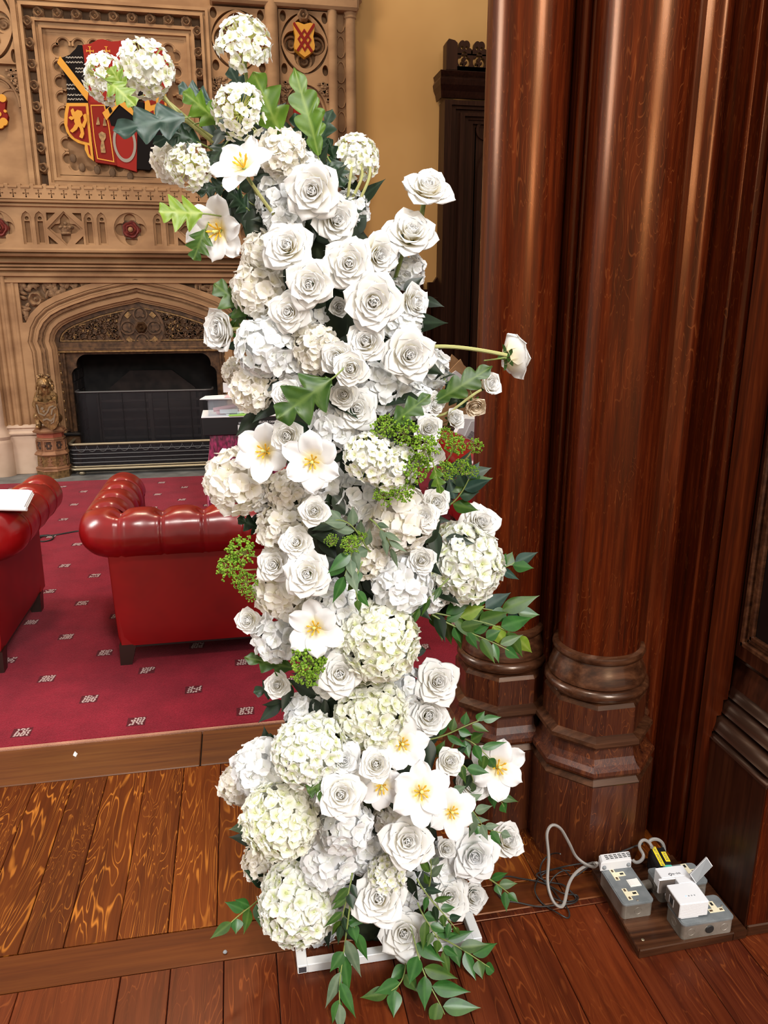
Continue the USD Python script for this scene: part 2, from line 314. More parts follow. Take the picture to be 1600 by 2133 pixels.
petal_mat('petal_green', (0.74, 0.80, 0.40), (0.93, 0.94, 0.90), 0.3, 0.55, 0.6)
petal_mat('petal_green_heart', (0.80, 0.84, 0.46), (0.93, 0.935, 0.85), 0.3, 0.55, 0.6)
petal_mat('petal_snow', (0.80, 0.83, 0.45), (0.93, 0.93, 0.92), 0.3)
petal_mat('petal_open', (0.90, 0.80, 0.34), (0.92, 0.925, 0.935), 0.3, 0.4, 0.42)
plain('stamen', (0.86, 0.50, 0.03), 0.5)
plain('pistil', (0.66, 0.68, 0.24), 0.5)
plain('floret_eye', (0.66, 0.66, 0.36), 0.6)
plain('stem_green', (0.20, 0.26, 0.07), 0.55)
plain('stem_pale', (0.40, 0.40, 0.15), 0.55)
plain('sepal_green', (0.045, 0.13, 0.018), 0.5)
plain('twig_brown', (0.10, 0.06, 0.03), 0.7)
leaf_mat('leaf_bright', (0.06, 0.14, 0.008), (0.11, 0.215, 0.014), (0.20, 0.30, 0.05))
leaf_mat('leaf_lime', (0.14, 0.24, 0.02), (0.23, 0.35, 0.035), (0.36, 0.45, 0.11))
leaf_mat('leaf_mid', (0.022, 0.07, 0.008), (0.055, 0.125, 0.012), (0.11, 0.19, 0.035))
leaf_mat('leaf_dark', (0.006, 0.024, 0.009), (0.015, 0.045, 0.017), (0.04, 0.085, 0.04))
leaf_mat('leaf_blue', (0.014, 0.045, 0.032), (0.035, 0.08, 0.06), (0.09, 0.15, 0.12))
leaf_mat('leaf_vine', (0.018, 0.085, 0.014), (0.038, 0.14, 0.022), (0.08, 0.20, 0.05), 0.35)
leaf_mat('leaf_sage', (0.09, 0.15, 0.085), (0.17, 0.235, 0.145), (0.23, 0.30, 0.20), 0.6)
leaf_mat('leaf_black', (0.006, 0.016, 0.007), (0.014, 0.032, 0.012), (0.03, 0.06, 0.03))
mottled('berry_green', (0.10, 0.24, 0.012), (0.30, 0.48, 0.045), (160, 160, 160), 0.5)
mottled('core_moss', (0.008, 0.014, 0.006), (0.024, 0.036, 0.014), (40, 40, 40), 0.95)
# ---------------------------------------------------------------- floor
rng = random.Random(5)
floor = thing('floor', 'polished brown oak boards laid towards the fireplace', None, kind='structure')
obj('subfloor', bx(-4.5, 4.5, -3.0, 9.0, -0.06, -0.012), 'joint_dark', floor)
g = 0.0009
def boards(xs, y0, y1, pre, order):
    for i in range(len(xs)-1):
        obj('board', bx(xs[i]+g, xs[i+1]-g, y0+g, y1-g, -0.03, rng.uniform(-0.001, 0.0), 0.0014), '%s_%d' % (pre, order[i % len(order)]), floor)
up = [-0.598+0.1215*k for k in range(-28, 1)] + [-0.492, -0.365, -0.241, -0.119] + [-0.119+0.124*k for k in range(1, 12)]
boards(up, 1.667, 2.39, 'oak_warm', [0, 3, 0, 2, 0, 1, 3, 1, 0, 2, 1])
lowx = [-0.568-0.13*k for k in range(24, 0, -1)] + [-0.568, -0.34, -0.225, -0.10, 0.026, 0.165, 0.305, 0.448, 0.548, 0.70, 0.868, 1.02, 1.17, 1.33, 1.50]
boards(lowx, -2.8, 1.553, 'oak_red', [1, 0, 2, 3, 0, 1, 2, 0, 3])
obj('cross_board', bx(-3.6, 0.40, 1.555, 1.665, -0.03, 0.0, 0.0025), 'oak_cross', floor)
obj('cross_board', bx(0.403, 0.80, 1.575, 1.665, -0.03, 0.0, 0.0025), 'oak_cross', floor)
obj('cross_board', bx(0.803, 1.5, 1.575, 1.665, -0.03, -0.0005, 0.0025), 'oak_cross', floor)
obj('cross_board', bx(0.403, 1.5, 1.555, 1.573, -0.03, -0.0005, 0.0015), 'oak_red_3', floor)
obj('edge_board', bx(-3.6, -0.19, 2.392, 2.612, -0.03, 0.001, 0.003), 'oak_cross_light', floor)
obj('edge_board', bx(-0.186, 1.9, 2.392, 2.612, -0.03, 0.001, 0.003), 'oak_cross_light', floor)
obj('hearth_slab', bx(-4.4, 4.4, 6.93, 9.0, -0.03, 0.004, 0.003), 'hearth_stone', floor)

cp = thing('carpet', 'dark red fitted carpet with small white dashed motifs under the armchairs', 'carpet')
obj('pile', bx(-4.4, 4.4, 2.622, 6.94, -0.03, 0.010, 0.003), 'red_carpet', cp)
obj('binding', bx(-4.4, 4.4, 2.610, 2.624, -0.02, 0.0095, 0.003), 'carpet_binding', cp, label='pale bound front edge')
for k in range(20):
    Y = 2.712+0.2115*k
    for j in range(-4, 9):
        X = -0.84+0.4055*j+(0.203 if k % 2 else 0)-0.011*(Y-2.7)
        if X < -1.9 or X > 2.3 or (X > 1.2 and Y < 3.4): continue
        px = 800+FPX*((np.array([X, Y, 0])-EYE) @ RT)/depth([X, Y, 0])
        if px < -40 or px > 1040: continue
        rr = random.Random(k*50+j)
        mo = part('woven_motif', cp)
        obj('motif_ground', bx(X-0.034, X+0.034, Y-0.031, Y+0.031, 0.006, 0.0102), 'carpet_dark', mo)
        ds = []
        for r in range(4):
            for c in range(5):
                cx, cy = X-0.021+0.0105*c+rr.uniform(-.001, .001)+0.002*r, Y-0.021+0.0135*r+0.002*(c % 2)
                if rr.random() < 0.1: continue
                w, h = 0.0036, rr.uniform(0.004, 0.006); s = rr.choice([-1, 1])*0.0018
                z = 0.0104
                P = np.array([[cx-w-s, cy-h], [cx+w-s, cy-h], [cx+w+s, cy+h], [cx-w+s, cy+h]])
                v = np.vstack([np.c_[P, np.full(4, z+0.0012)], np.c_[P, np.full(4, z-0.003)]])
                ds.append((v, np.array([[0, 1, 2], [0, 2, 3], [0, 4, 5], [0, 5, 1], [1, 5, 6], [1, 6, 2], [2, 6, 7], [2, 7, 3], [3, 7, 4], [3, 4, 0]])))
        obj('dashes', cat_(*ds), 'carpet_white', mo)

# ---------------------------------------------------------------- walls
wb = thing('wall_back', 'plain ochre painted wall beyond the fireplace', None, kind='structure')
obj('plaster', bx(0.6, 4.5, 7.62, 7.9, 0, 6.2), 'ochre_plaster', wb); obj('plaster', bx(-4.5, 0.6, 7.62, 7.9, 1.7, 6.2), 'ochre_plaster', wb); obj('plaster', bx(-4.5, -2.3, 7.62, 7.9, 0, 1.7), 'ochre_plaster', wb)
Yd = 7.55
def wp(px, py, Y=7.5):
    p = atY(px, py, Y); return float(p[0]), float(p[2])
# dark crenellated dado panelling to the left of the carved doorway
def wpoly(pts, Y): return Polygon([wp(a, b, Y) for a, b in pts])
zt, zn = wp(890, 588)[1], wp(890, 603)[1]
dd = wpoly([(760, 560), (850, 560), (870, 588), (882, 588), (882, 603), (893, 603), (893, 588), (904, 588), (922, 562), (940, 562)], Yd)
xs, _ = dd.exterior.coords.xy
dl, dr = min(xs), max(xs)
dado = Polygon(list(dd.exterior.coords)[:-1] + [(dr, 0.0), (dl, 0.0)])
dw = thing('wall_panelling', 'dark oak dado panelling with a notched top under the ochre wall', 'panelling', (0, 0, 0), kind='structure')
obj('panel_board', ext(dado, 7.56, 7.62), 'door_wood', dw)
obj('cap_rail', bx(dl, dr, 7.52, 7.56, zn-0.12, zn-0.07, 0.01), 'door_wood', dw)
for k in range(6):
    xk = dl+0.04+k*(dr-dl)/6
    obj('stile', bx(xk, xk+0.05, 7.54, 7.56, 0.02, zn-0.13, 0.008), 'door_wood', dw)

# carved doorway / tall surround with pierced cresting
X0, Ztop = wp(921, 95)[0], wp(930, 95)[1]
sc = 7.6/1600
dr_ = thing('door_1', 'tall dark carved oak doorway with pierced gothic cresting beside the ochre wall', 'doorway', (X0+0.5, 7.4, 0), kind='structure')
zc0, zc1 = wp(930, 150)[1], wp(930, 118)[1]
zcorn1, zcorn0 = wp(930, 158)[1], wp(930, 208)[1]
WD = 1.30
# cresting: corner post plus arcades with pierced trefoils and cusped gables
post = sbox(X0, zc0-0.02, X0+0.10, Ztop-0.02).union(Polygon([(X0, Ztop-0.02), (X0+0.10, Ztop-0.02), (X0+0.075, Ztop+0.0), (X0+0.02, Ztop+0.01)]))
obj('corner_post', ext(post, 7.34, 7.46), 'door_wood', dr_)
pitch = 0.138; obj('crest_rail', ext(sbox(X0+0.09, zc0-0.03, X0+1.06, zc0+0.02).union(sbox(X0+0.09, zc1-0.012, X0+1.06, zc1)).union(sbox(X0+0.09, zc0, X0+0.105, zc1)), 7.38, 7.43), 'door_wood', dr_)
for k in range(7):
    cx = X0+0.105+(k+.5)*pitch
    base = sbox(cx-0.0822, zc0-0.03, cx+0.0822, zc1)
    gable = unary_union([Point(cx-0.055, zc1+0.01).buffer(0.035), Point(cx+0.055, zc1+0.01).buffer(0.035), Point(cx-0.022, zc1+0.065).buffer(0.038), Point(cx+0.022, zc1+0.065).buffer(0.038), sbox(cx-0.055, zc1-0.02, cx+0.055, zc1+0.05)])
    hole = unary_union([Point(cx, zc0+0.105).buffer(0.034), Point(cx-0.036, zc0+0.06).buffer(0.033), Point(cx+0.036, zc0+0.06).buffer(0.033), sbox(cx-0.05, zc0+0.022, cx+0.05, zc0+0.05)])
    core = unary_union([Point(cx, zc0+0.08).buffer(0.019), Polygon([(cx-0.012, zc0+0.02), (cx+0.012, zc0+0.02), (cx+0.006, zc0+0.08), (cx-0.006, zc0+0.08)]), Point(cx-0.022, zc0+0.052).buffer(0.012), Point(cx+0.022, zc0+0.052).buffer(0.012)])
    h2 = unary_union([Point(cx-0.025, zc1+0.045).buffer(0.014), Point(cx+0.025, zc1+0.045).buffer(0.014)])
    obj('crest_arch', ext(affinity.scale(base.union(gable).difference(hole).difference(h2).union(core), 0.84, 1, origin=(cx, zc0)), 7.38, 7.43), 'door_wood', dr_)
prof = [(0.0, zcorn0), (0.03, zcorn0), (0.06, zcorn0+0.05), (0.11, zcorn0+0.09), (0.13, zcorn0+0.13), (0.09, zcorn0+0.16), (0.12, zcorn0+0.2), (0.12, zcorn1), (0.0, zcorn1)]
pr = np.array(prof)
rows = [np.c_[np.full(len(pr), X0-0.01-pr[:, 0]*0.35), 7.5*np.ones(len(pr))+0.1, pr[:, 1]], np.c_[X0-0.01-pr[:, 0]*0.35, 7.45-pr[:, 0], pr[:, 1]], np.c_[np.full(len(pr), X0+WD), 7.45-pr[:, 0], pr[:, 1]]]
obj('cornice', grid(np.array(rows)), 'door_wood', dr_)
zb = zcorn0
for k, (o, y) in enumerate([(0.0, 7.40), (0.065, 7.425), (0.11, 7.45), (0.155, 7.43), (0.20, 7.46), (0.24, 7.475), (0.29, 7.50)]):
    o2 = [0.065, 0.11, 0.155, 0.20, 0.24, 0.29, 0.33][k]
    ring = sbox(X0+0.01+o, 0.0, X0+WD-o, zb-0.6*o-0.02).difference(sbox(X0+0.01+o2, -1, X0+WD-o2, zb-0.6*o2-0.02))
    obj('frame_moulding', ext(ring, y, 7.60), 'door_wood', dr_)
zi, xi = zb-0.22, X0+0.345
# inner arch with spandrel and black leaf
cxa = X0+0.70
def pointed(w, z0, zs, zr, n=14):
    L = [(cxa-w, z0), (cxa-w, zs)]
    for t in np.linspace(0, PI/2, n): L.append((cxa-w*math.cos(t), zs+(zr-zs)*math.sin(t)))
    for t in np.linspace(PI/2, 0, n): L.append((cxa+w*math.cos(t), zs+(zr-zs)*math.sin(t)))
    return Polygon(L+[(cxa+w, zs), (cxa+w, z0)])
zs, zr = wp(978, 365)[1], wp(1000, 318)[1]+0.12
inner = sbox(X0+0.33, 0, X0+WD-0.33, zi)
obj('spandrel', ext(inner.difference(pointed(0.33, -1, zs, zr)), 7.50, 7.60), 'door_wood', dr_)
obj('arch_moulding', ext(pointed(0.345, 0.0, zs, zr+0.015).difference(pointed(0.30, -1, zs, zr-0.04)), 7.47, 7.60), 'door_wood', dr_)
obj('door_leaf', ext(pointed(0.31, 0, zs, zr-0.03), 7.58, 7.615), 'black_panel', dr_)
for k in range(3): obj('leaf_panel', bx(cxa-0.26+0.19*k, cxa-0.12+0.19*k, 7.56, 7.58, 0.2, 1.1, 0.01), 'door_wood', dr_)
obj('spandrel_roundel', xf(ext(Point(0, 0).buffer(0.085).difference(Point(0, 0).buffer(0.06)), 0, 0.03), None, (X0+0.42, 7.48, zr+0.07)), 'door_wood', dr_)
hx, hz = wp(1002, 510)
obj('door_handle', cat_(*[ball((hx+a, 7.53, hz+b), r, 5) for a, b, r in ((0, 0, .035), (.02, .04, .025), (-.02, .05, .02), (.015, -.04, .028), (-.025, -.03, .02))]), 'bronze_bright', dr_)
obj('side_wall', bx(X0+WD, 4.4, 7.45, 7.62, 0, 6.0), 'ochre_plaster', wb)

# ---------------------------------------------------------------- pier of engaged columns and door jamb on the right
wr = thing('wall_right', 'dark mahogany door jamb and panelling to the right of the columns', None, kind='structure')
ZT = 4.2
def vprof(pts, name, m, z0=0.0, z1=ZT, smooth=40, parent=None, close_back=True):
    P = np.array(pts, float)
    obj(name, grid(np.stack([np.c_[P, np.full(len(P), z0)], np.c_[P, np.full(len(P), z1)]], 1)), m, parent or wr, smooth=smooth)
def arc(c, r, a0, a1, n=12):
    t = np.radians(np.linspace(a0, a1, n)); return [(c[0]+r*math.cos(a), c[1]+r*math.sin(a)) for a in t]
def X_at(px, py, Y): return float(atY(px, py, Y)[0])
S1, S2 = (0.765, 2.035), (0.972, 1.845)
r1, r2 = 0.106, 0.112
# mouldings between the two shafts
vprof([(0.845, 2.05), (0.853, 1.968), (0.93, 1.962)], 'jamb_fillet', 'mahogany_plain')
vprof(arc((0.866, 1.955), 0.0125, 180, 378), 'jamb_bead', 'mahogany')
vprof(arc((0.8875, 1.953), 0.0095, 180, 378), 'jamb_bead', 'mahogany')
vprof([(0.896, 1.975), (0.90, 1.99)] + arc((0.925, 1.955), 0.042, 175, 335, 14) + [(0.952, 1.97)], 'jamb_roll', 'mahogany')
vprof([(0.948, 1.975), (0.951, 1.92), (0.957, 1.905), (0.961, 1.975)], 'jamb_fillet', 'mahogany_dark')
# mouldings right of the near shaft
xa, xb = X_at(1361, 1010, 1.80), X_at(1375, 1010, 1.80)
vprof([(1.05, 1.86), (xa-0.004, 1.86), (xa, 1.80), (xb, 1.80), (xb+0.002, 1.807)], 'jamb_fillet', 'mahogany_plain')
xc = X_at(1431, 1010, 1.79)
hollow = [(xb+0.002, 1.807), (xb+0.02, 1.803)] + [(xb+0.02+(xc-xb-0.02)*t, 1.803-0.020*math.sin(PI*t*0.8)+0.012*t) for t in np.linspace(0.1, 1, 8)]
xd = X_at(1466, 1010, 1.715)
hollow += [(xc+0.006, 1.815), (xc+0.014, 1.835), (xd-0.004, 1.835), (xd-0.001, 1.80), (xd, 1.72)]
vprof(hollow, 'jamb_hollow', 'mahogany')
xe = X_at(1483, 1010, 1.70)
vprof([(xd, 1.74)] + arc(((xd+xe)/2, 1.712), (xe-xd)/2, 180, 360, 10) + [(xe, 1.75)], 'jamb_bead', 'mahogany')
xf0, xg = X_at(1490, 1010, 1.68), X_at(1527, 1010, 1.645)
vprof([(xe, 1.75), (xf0, 1.75)] + arc(((xf0+xg)/2, 1.668), (xg-xf0)/2, 180, 372, 14) + [(xg, 1.66)], 'jamb_roll', 'mahogany')
xh, xi2 = X_at(1529, 1010, 1.61), X_at(1577, 1010, 1.61)
vprof([(xg-0.002, 1.66), (xh-0.002, 1.63), (xh, 1.61), (xi2, 1.61), (xi2, 1.66)], 'jamb_stile', 'mahogany_plain', 0.56)
vprof([(xg-0.002, 1.66), (xh-0.002, 1.63), (xh, 1.61), (1.192, 1.61), (1.192, 1.66)], 'jamb_stile', 'mahogany_plain', 0.0, 0.445)
for z0_, z1_, x_ in ((0.445, 0.49, 1.200), (0.49, 0.535, 1.214), (0.535, 0.56, 1.226)): vprof([(xg-0.002, 1.66), (xh-0.002, 1.63), (xh, 1.61), (x_, 1.61), (x_, 1.66)], 'jamb_stile', 'mahogany_plain', z0_, z1_)
# projecting dado with its stepped mouldings, seen along its left face
YF = 1.388
obj('dado_panel', bx(1.192, 1.9, YF, 1.66, 0.0, 0.425, 0.002), 'mahogany_dark', wr)
obj('dado_stile', bx(1.1905, 1.20, YF-0.0015, YF+0.052, 0.0, 0.424, 0.0012), 'mahogany_dark', wr)
obj('dado_front', bx(1.193, 1.9, YF-0.006, YF+0.004, 0.03, 0.424, 0.002), 'mahogany', wr)
obj('dado_skirt', bx(1.193, 1.9, YF-0.010, YF+0.004, 0.0, 0.032, 0.003), 'mahogany_worn', wr)
def lip(x0, z0, z1, name, m='mahogany_lip', rr=0.016):
    pts = [(x0+0.03, z0), (x0+0.004, z0), (x0, z0+0.004)] + [(x0+0.004+rr*(1-math.cos(t))*1.6, z0+(z1-z0)*(0.3+0.7*math.sin(t))) for t in np.linspace(0, PI/2, 6)] + [(x0+0.08, z1+0.012)]
    a = np.array([(x, YF+(x-1.192)*0.9, z) for x, z in pts]); b = a.copy(); b[:, 1] = 1.645
    c = a.copy(); c[:, 0] = 2.0
    obj(name, grid(np.array([b, a, c])), m, wr, smooth=35)
lip(1.187, 0.424, 0.445, 'dado_moulding'); lip(1.194, 0.448, 0.492, 'dado_moulding'); lip(1.212, 0.496, 0.538, 'dado_moulding')
lip(1.226, 0.540, 0.575, 'dado_moulding')
obj('dado_slope', hull([(1.24, 1.41, 0.57), (1.24, 1.66, 0.57), (1.262, 1.42, 0.665), (1.262, 1.66, 0.665), (1.9, 1.42, 0.665), (1.9, 1.66, 0.665), (1.9, 1.41, 0.57), (1.9, 1.66, 0.57)]), 'mahogany_dark', wr)
lip(1.246, 0.64, 0.672, 'dado_moulding')
xu = xi2+0.006
obj('upper_panel', bx(xu, 1.9, 1.40, 1.66, 0.66, ZT), 'mahogany_dark', wr)
# raised upper panel frame with a mitred moulding
for o, w, d in ((0.0, 0.016, 0.013), (0.016, 0.012, 0.005), (0.028, 0.014, 0.010)):
    obj('panel_moulding', bx(xu-d, xu+0.03, 1.590-o-w, 1.590-o, 0.70+o, ZT, 0.004), 'mahogany_worn', wr)
    obj('panel_moulding', bx(xu-d, xu+0.03, 1.35, 1.590-o-0.002, 0.70+o, 0.70+o+w, 0.004), 'mahogany_worn', wr)
obj('panel_core', bx(xu-0.001, xu+0.02, 1.35, 1.548, 0.742, ZT), 'black_panel', wr)
obj('pier_core', extz(Polygon([(0.72, 2.05), (0.86, 2.0), (0.95, 1.95), (1.05, 1.88), (xb+0.02, 1.845), (1.14, 1.845), (1.2, 1.76), (1.9, 1.70), (1.9, 2.9), (1.02, 2.9), (0.78, 2.2)]), 0.0, ZT), 'mahogany_dark', wr)
obj('return_wall', bx(1.85, 4.4, 2.75, 2.9, 0, ZT), 'mahogany_dark', wr)

def oct_ring(c, a, z):
    """octagon with faces square to the room; a = apothem"""
    R = a/math.cos(PI/8); return np.array([(c[0]+R*math.cos(PI/8+k*PI/4), c[1]+R*math.sin(PI/8+k*PI/4), z) for k in range(9)])
def oct_lathe(c, prof): return grid(np.array([oct_ring(c, a, z) for a, z in prof]))
def column(c, r, A, zt, label, low):
    t = thing('column', label, 'column', (c[0], c[1], 0))
    # A: apothem of the bottom block; heights from the photo
    z = dict(block=low, shaft=zt)
    d = A-0.132
    obj('plinth', oct_lathe(c, [(A, 0.0), (A, low)]), 'mahogany_base', t)
    obj('plinth_slope', oct_lathe(c, [(A, low), (A+0.001, low+0.004), (A-0.014, low+0.022)]), 'mahogany_worn', t)
    obj('ogee_moulding', oct_lathe(c, [(A-0.018, low+0.02), (A-0.001, low+0.026), (A+0.002, low+0.034), (A, low+0.044), (A-0.013, low+0.054), (A-0.023, low+0.072), (A-0.028, low+0.095), (A-0.030, low+0.112)]), 'mahogany_base', t)
    obj('roll_moulding', oct_lathe(c, [(A-0.03, low+0.104), (A-0.014, low+0.108), (A-0.009, low+0.116), (A-0.011, low+0.126), (A-0.026, low+0.134), (A-0.034, low+0.138)]), 'mahogany_worn', t)
    B = A-0.032
    obj('block', oct_lathe(c, [(B, low+0.13), (B, low+0.215)]), 'mahogany_base', t)
    obj('block_slope', oct_lathe(c, [(B, low+0.215), (B-0.006, low+0.226), (B-0.018, low+0.232), (B-0.03, low+0.240)]), 'mahogany_worn', t)
    zr1 = low+0.245
    obj('ring', lathe([(r+0.006, zr1-0.012), (r+0.026, zr1-0.008), (r+0.032, zr1+0.003), (r+0.030, zr1+0.014), (r+0.020, zr1+0.022), (r+0.005, zr1+0.022)], 48, (c[0], c[1], 0)), 'mahogany_worn', t, smooth=50)
    obj('bell', lathe([(r+0.012, zr1+0.018), (r+0.022, zr1+0.026), (r+0.021, zr1+0.042), (r+0.012, zr1+0.065), (r+0.004, zr1+0.085), (r+0.002, zt-0.012)], 48, (c[0], c[1], 0)), 'mahogany_worn', t, smooth=50)
    obj('ring', lathe([(r, zt-0.02), (r+0.011, zt-0.016), (r+0.015, zt-0.006), (r+0.012, zt+0.004), (r, zt+0.008)], 48, (c[0], c[1], 0)), 'mahogany_worn', t, smooth=50)
    obj('shaft', lathe([(r, zt), (r, ZT)], 64, (c[0], c[1], 0)), 'mahogany', t, smooth=True)
    return t
A1 = 0.163
column((S1[0]-0.010, 1.872+A1), r1, A1, 0.618, 'tall dark mahogany column directly behind the white flowers', 0.268)
column((0.963, 1.669+A1), r2, A1, 0.622, 'tall dark mahogany column standing between the other column and the door panelling', 0.268)
# ---------------------------------------------------------------- carved stone fireplace
fp = thing('fireplace', 'huge carved sandstone gothic fireplace with a tudor arch and heraldic overmantel', 'fireplace', (-0.83, 7.4, 0))
def q(px, py, Y): return wp(px, py, Y)
def FP(name, mesh, m='sandstone', **k): return obj(name, mesh, m, fp, **k)
def rosette(c, r, h, lobes=5, n=20, m=5, ring2=True):
    """carved flower boss facing -Y: c=(x,y,z) centre on the ground plane"""
    th = np.linspace(0, 2*PI, n+1); P = []
    for i, s in enumerate(np.linspace(0, 1, m+2)):
        rr = r*s*(1-0.16*s*(1-np.abs(np.cos(lobes*th/2))))
        hh = h*(0.55+0.35*math.cos(s*PI*3) if s < 1 else 0.0)
        P.append(np.stack([rr*np.cos(th), np.full_like(th, -hh), rr*np.sin(th)], -1))
    v, f = grid(np.array(P)); return v+np.array(c), f
YO = 7.50      # overmantel face
cx0 = -0.83
# --- lower stage: jambs, arch and mouldings. front face Y = 7.36
YJ = 7.36
def mirror(pts): return [(2*cx0-x, z) for x, z in pts][::-1]
left = [q(*p, YJ) for p in [(151, 985), (113, 728), (107, 712), (109, 700), (114, 690), (124, 680), (140, 671), (165, 661), (200, 649), (240, 639), (270, 633)]]
left[0] = (left[1][0], 0.0)
apex = (cx0, q(292, 629, YJ)[1])
arch = LineString(left+[apex]+mirror(left))
def opening(d):
    b = arch.buffer(d, join_style=2, mitre_limit=2.5) if d > 0 else None
    base = Polygon(list(arch.coords)+[(arch.coords[0][0], -0.5)][:0])
    p = base if b is None else base.union(b)
    return p.union(sbox(arch.coords[0][0]-d, -0.5, arch.coords[-1][0]+d, 0.01))
XL, XR = q(-60, 700, YJ)[0], 2*cx0-q(-60, 700, YJ)[0]
zl = q(290, 566, YJ)[1]          # under the lintel mouldings
xfl, zft = q(35, 600, YJ)[0], q(100, 586, YJ)[1]
# the flat wall of the lower stage with spandrel pockets cut out
xs_l, xs_r = q(40, 600, YJ)[0], 2*cx0-q(40, 600, YJ)[0]
face = sbox(XL, 0.0, XR, zl).difference(opening(0.19))
sp_top, sp_bot = q(60, 587, YJ)[1], q(60, 672, YJ)[1]
spx0 = q(37, 590, YJ)[0]
spand = sbox(spx0, sp_bot, cx0-0.10, sp_top).difference(opening(0.235))
spand = max(polys(spand), key=lambda g: g.area)
spand_r = affinity.scale(spand, -1, 1, origin=(cx0, 0))
FP('wall_stone', ext(face.difference(spand).difference(spand_r), YJ, 7.62))
for k, s in enumerate((spand, spand_r)):
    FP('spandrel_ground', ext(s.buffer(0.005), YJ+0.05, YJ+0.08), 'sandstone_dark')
    rr = random.Random(31+k); ms = []
    minx, miny, maxx, maxy = s.bounds; tries = 0
    fx = minx+0.19*(maxx-minx) if k == 0 else maxx-0.19*(maxx-minx); fz = maxy-0.42*(maxy-miny)
    while len(ms) < 46 and tries < 900:
        tries += 1; x, z = rr.uniform(minx, maxx), rr.uniform(miny, maxy)
        if not s.buffer(-0.012).contains(Point(x, z)) or math.hypot(x-fx, z-fz) < 0.085: continue
        a = rr.uniform(0, PI); L, Wd = rr.uniform(0.03, 0.05), rr.uniform(0.016, 0.024)
        v, f = ball((0, 0, 0), 1, 4); v = v*np.array([L, 0.02, Wd]); c, s_ = math.cos(a), math.sin(a)
        v = np.stack([v[:, 0]*c-v[:, 2]*s_, v[:, 1], v[:, 0]*s_+v[:, 2]*c], 1)+np.array([x, YJ+0.032, z]); ms.append((v, f))
    FP('carved_foliage', cat_(*ms), 'carved_flower', smooth=40, kind='stuff')
    FP('carved_flower', rosette((fx, YJ+0.05, fz), 0.075, 0.045, 6), 'carved_flower', smooth=40)
# arch orders: stepped splays with rolls, running down the jambs
yy = [7.372, 7.392, 7.380, 7.412, 7.44, 7.425, 7.455, 7.475]
ds = [0.19, 0.166, 0.142, 0.117, 0.088, 0.063, 0.035, 0.016, 0.0]
for k in range(8):
    FP('arch_order', ext(opening(ds[k]+0.004).difference(opening(ds[k+1])), yy[k], 7.62), 'sandstone' if k not in (3,) else 'carved_flower')
for d, y, r in ((0.178, 7.376, 0.010), (0.145, 7.386, 0.009), (0.102, 7.42, 0.010), (0.066, 7.432, 0.008), (0.02, 7.47, 0.010)):
    L = opening(d).exterior; pts = [p for p in L.coords[:-1] if p[1] > 0.0]
    i0 = min(range(len(pts)), key=lambda i: (pts[i][0], pts[i][1]))
    zmin = 0.40
    pts2 = sorted([p for p in pts], key=lambda p: math.atan2(p[1]-0.6, p[0]-cx0), reverse=True)
    pts2 = [p for p in pts2 if p[1] > 0.55]
    P = [(pts2[0][0], zmin)]+pts2+[(pts2[-1][0], zmin)]
    FP('arch_roll', tube([(x, y, z) for x, z in P], r, 8), smooth=50)
# square label frame outside the arch: verticals and lintel mouldings
for k, (px, y, w) in enumerate([(-12, 7.335, .022), (6, 7.325, .020), (16, 7.345, .014), (25, 7.335, .016), (-30, 7.32, .03)]):
    x = q(px, 590, YJ)[0]; zt_ = zl-0.01-0.02*k*(px > 0)
    FP('jamb_roll', tube([(x, y+0.03, 0.42), (x, y+0.03, zt_)], w, 8), smooth=50)
    FP('jamb_roll', tube([(2*cx0-x, y+0.03, 0.42), (2*cx0-x, y+0.03, zt_)], w, 8), smooth=50)
FP('jamb_plinth', bx(XL, left[0][0]-0.03, 7.325, 7.62, 0.0, 0.36, 0.01), 'sandstone_pale')
FP('jamb_plinth', bx(2*cx0-left[0][0]+0.03, XR, 7.325, 7.62, 0.0, 0.36, 0.01), 'sandstone_pale')
pp = [(7.35, 0.36), (7.315, 0.365), (7.31, 0.38), (7.335, 0.40), (7.34, 0.42), (7.325, 0.43), (7.33, 0.445), (7.36, 0.455)]
for a, b in ((XL, left[0][0]-0.025), (2*cx0-left[0][0]+0.025, XR)):
    FP('plinth_moulding', grid(np.array([[(x, y, z) for y, z in pp] for x in (a, b)])), 'sandstone_pale')
FP('corner_shaft', lathe([(0.10, 0), (0.10, 0.30), (0.085, 0.33), (0.095, 0.36), (0.075, 0.40), (0.07, 0.42), (0.055, 0.46), (0.05, zl)], 16, (q(8, 900, 7.3)[0]-0.045, 7.33, 0)), 'sandstone_pale', smooth=40)
# lintel mouldings above the arch: run straight across
def run(name, prof, x0=None, x1=None, m='sandstone'):
    x0 = XL if x0 is None else x0; x1 = XR if x1 is None else x1
    FP(name, grid(np.array([[(x, y, z) for y, z in prof] for x in (x0, x1)])), m)
zz = lambda py, Y=7.33: q(240, py, Y)[1]
run('lintel_moulding', [(7.36, zz(590)), (7.345, zz(589)), (7.345, zz(583)), (7.37, zz(582)), (7.39, zz(577)), (7.33, zz(576)), (7.325, zz(570)), (7.37, zz(569)), (7.385, zz(566))])
run('lintel_moulding', [(7.385, zz(566)), (7.32, zz(564)), (7.315, zz(560)), (7.345, zz(559)), (7.345, zz(557.5)), (7.31, zz(557)), (7.305, zz(553)), (7.34, zz(552))])
run('lintel_moulding', [(7.34, zz(552)), (7.30, zz(549)), (7.295, zz(546.5)), (7.37, zz(545)), (7.38, zz(537)), (7.30, zz(535.5)), (7.285, zz(531)), (7.32, zz(530)), (7.32, zz(528)), (7.28, zz(527)), (7.275, zz(523)), (7.28, zz(519))])
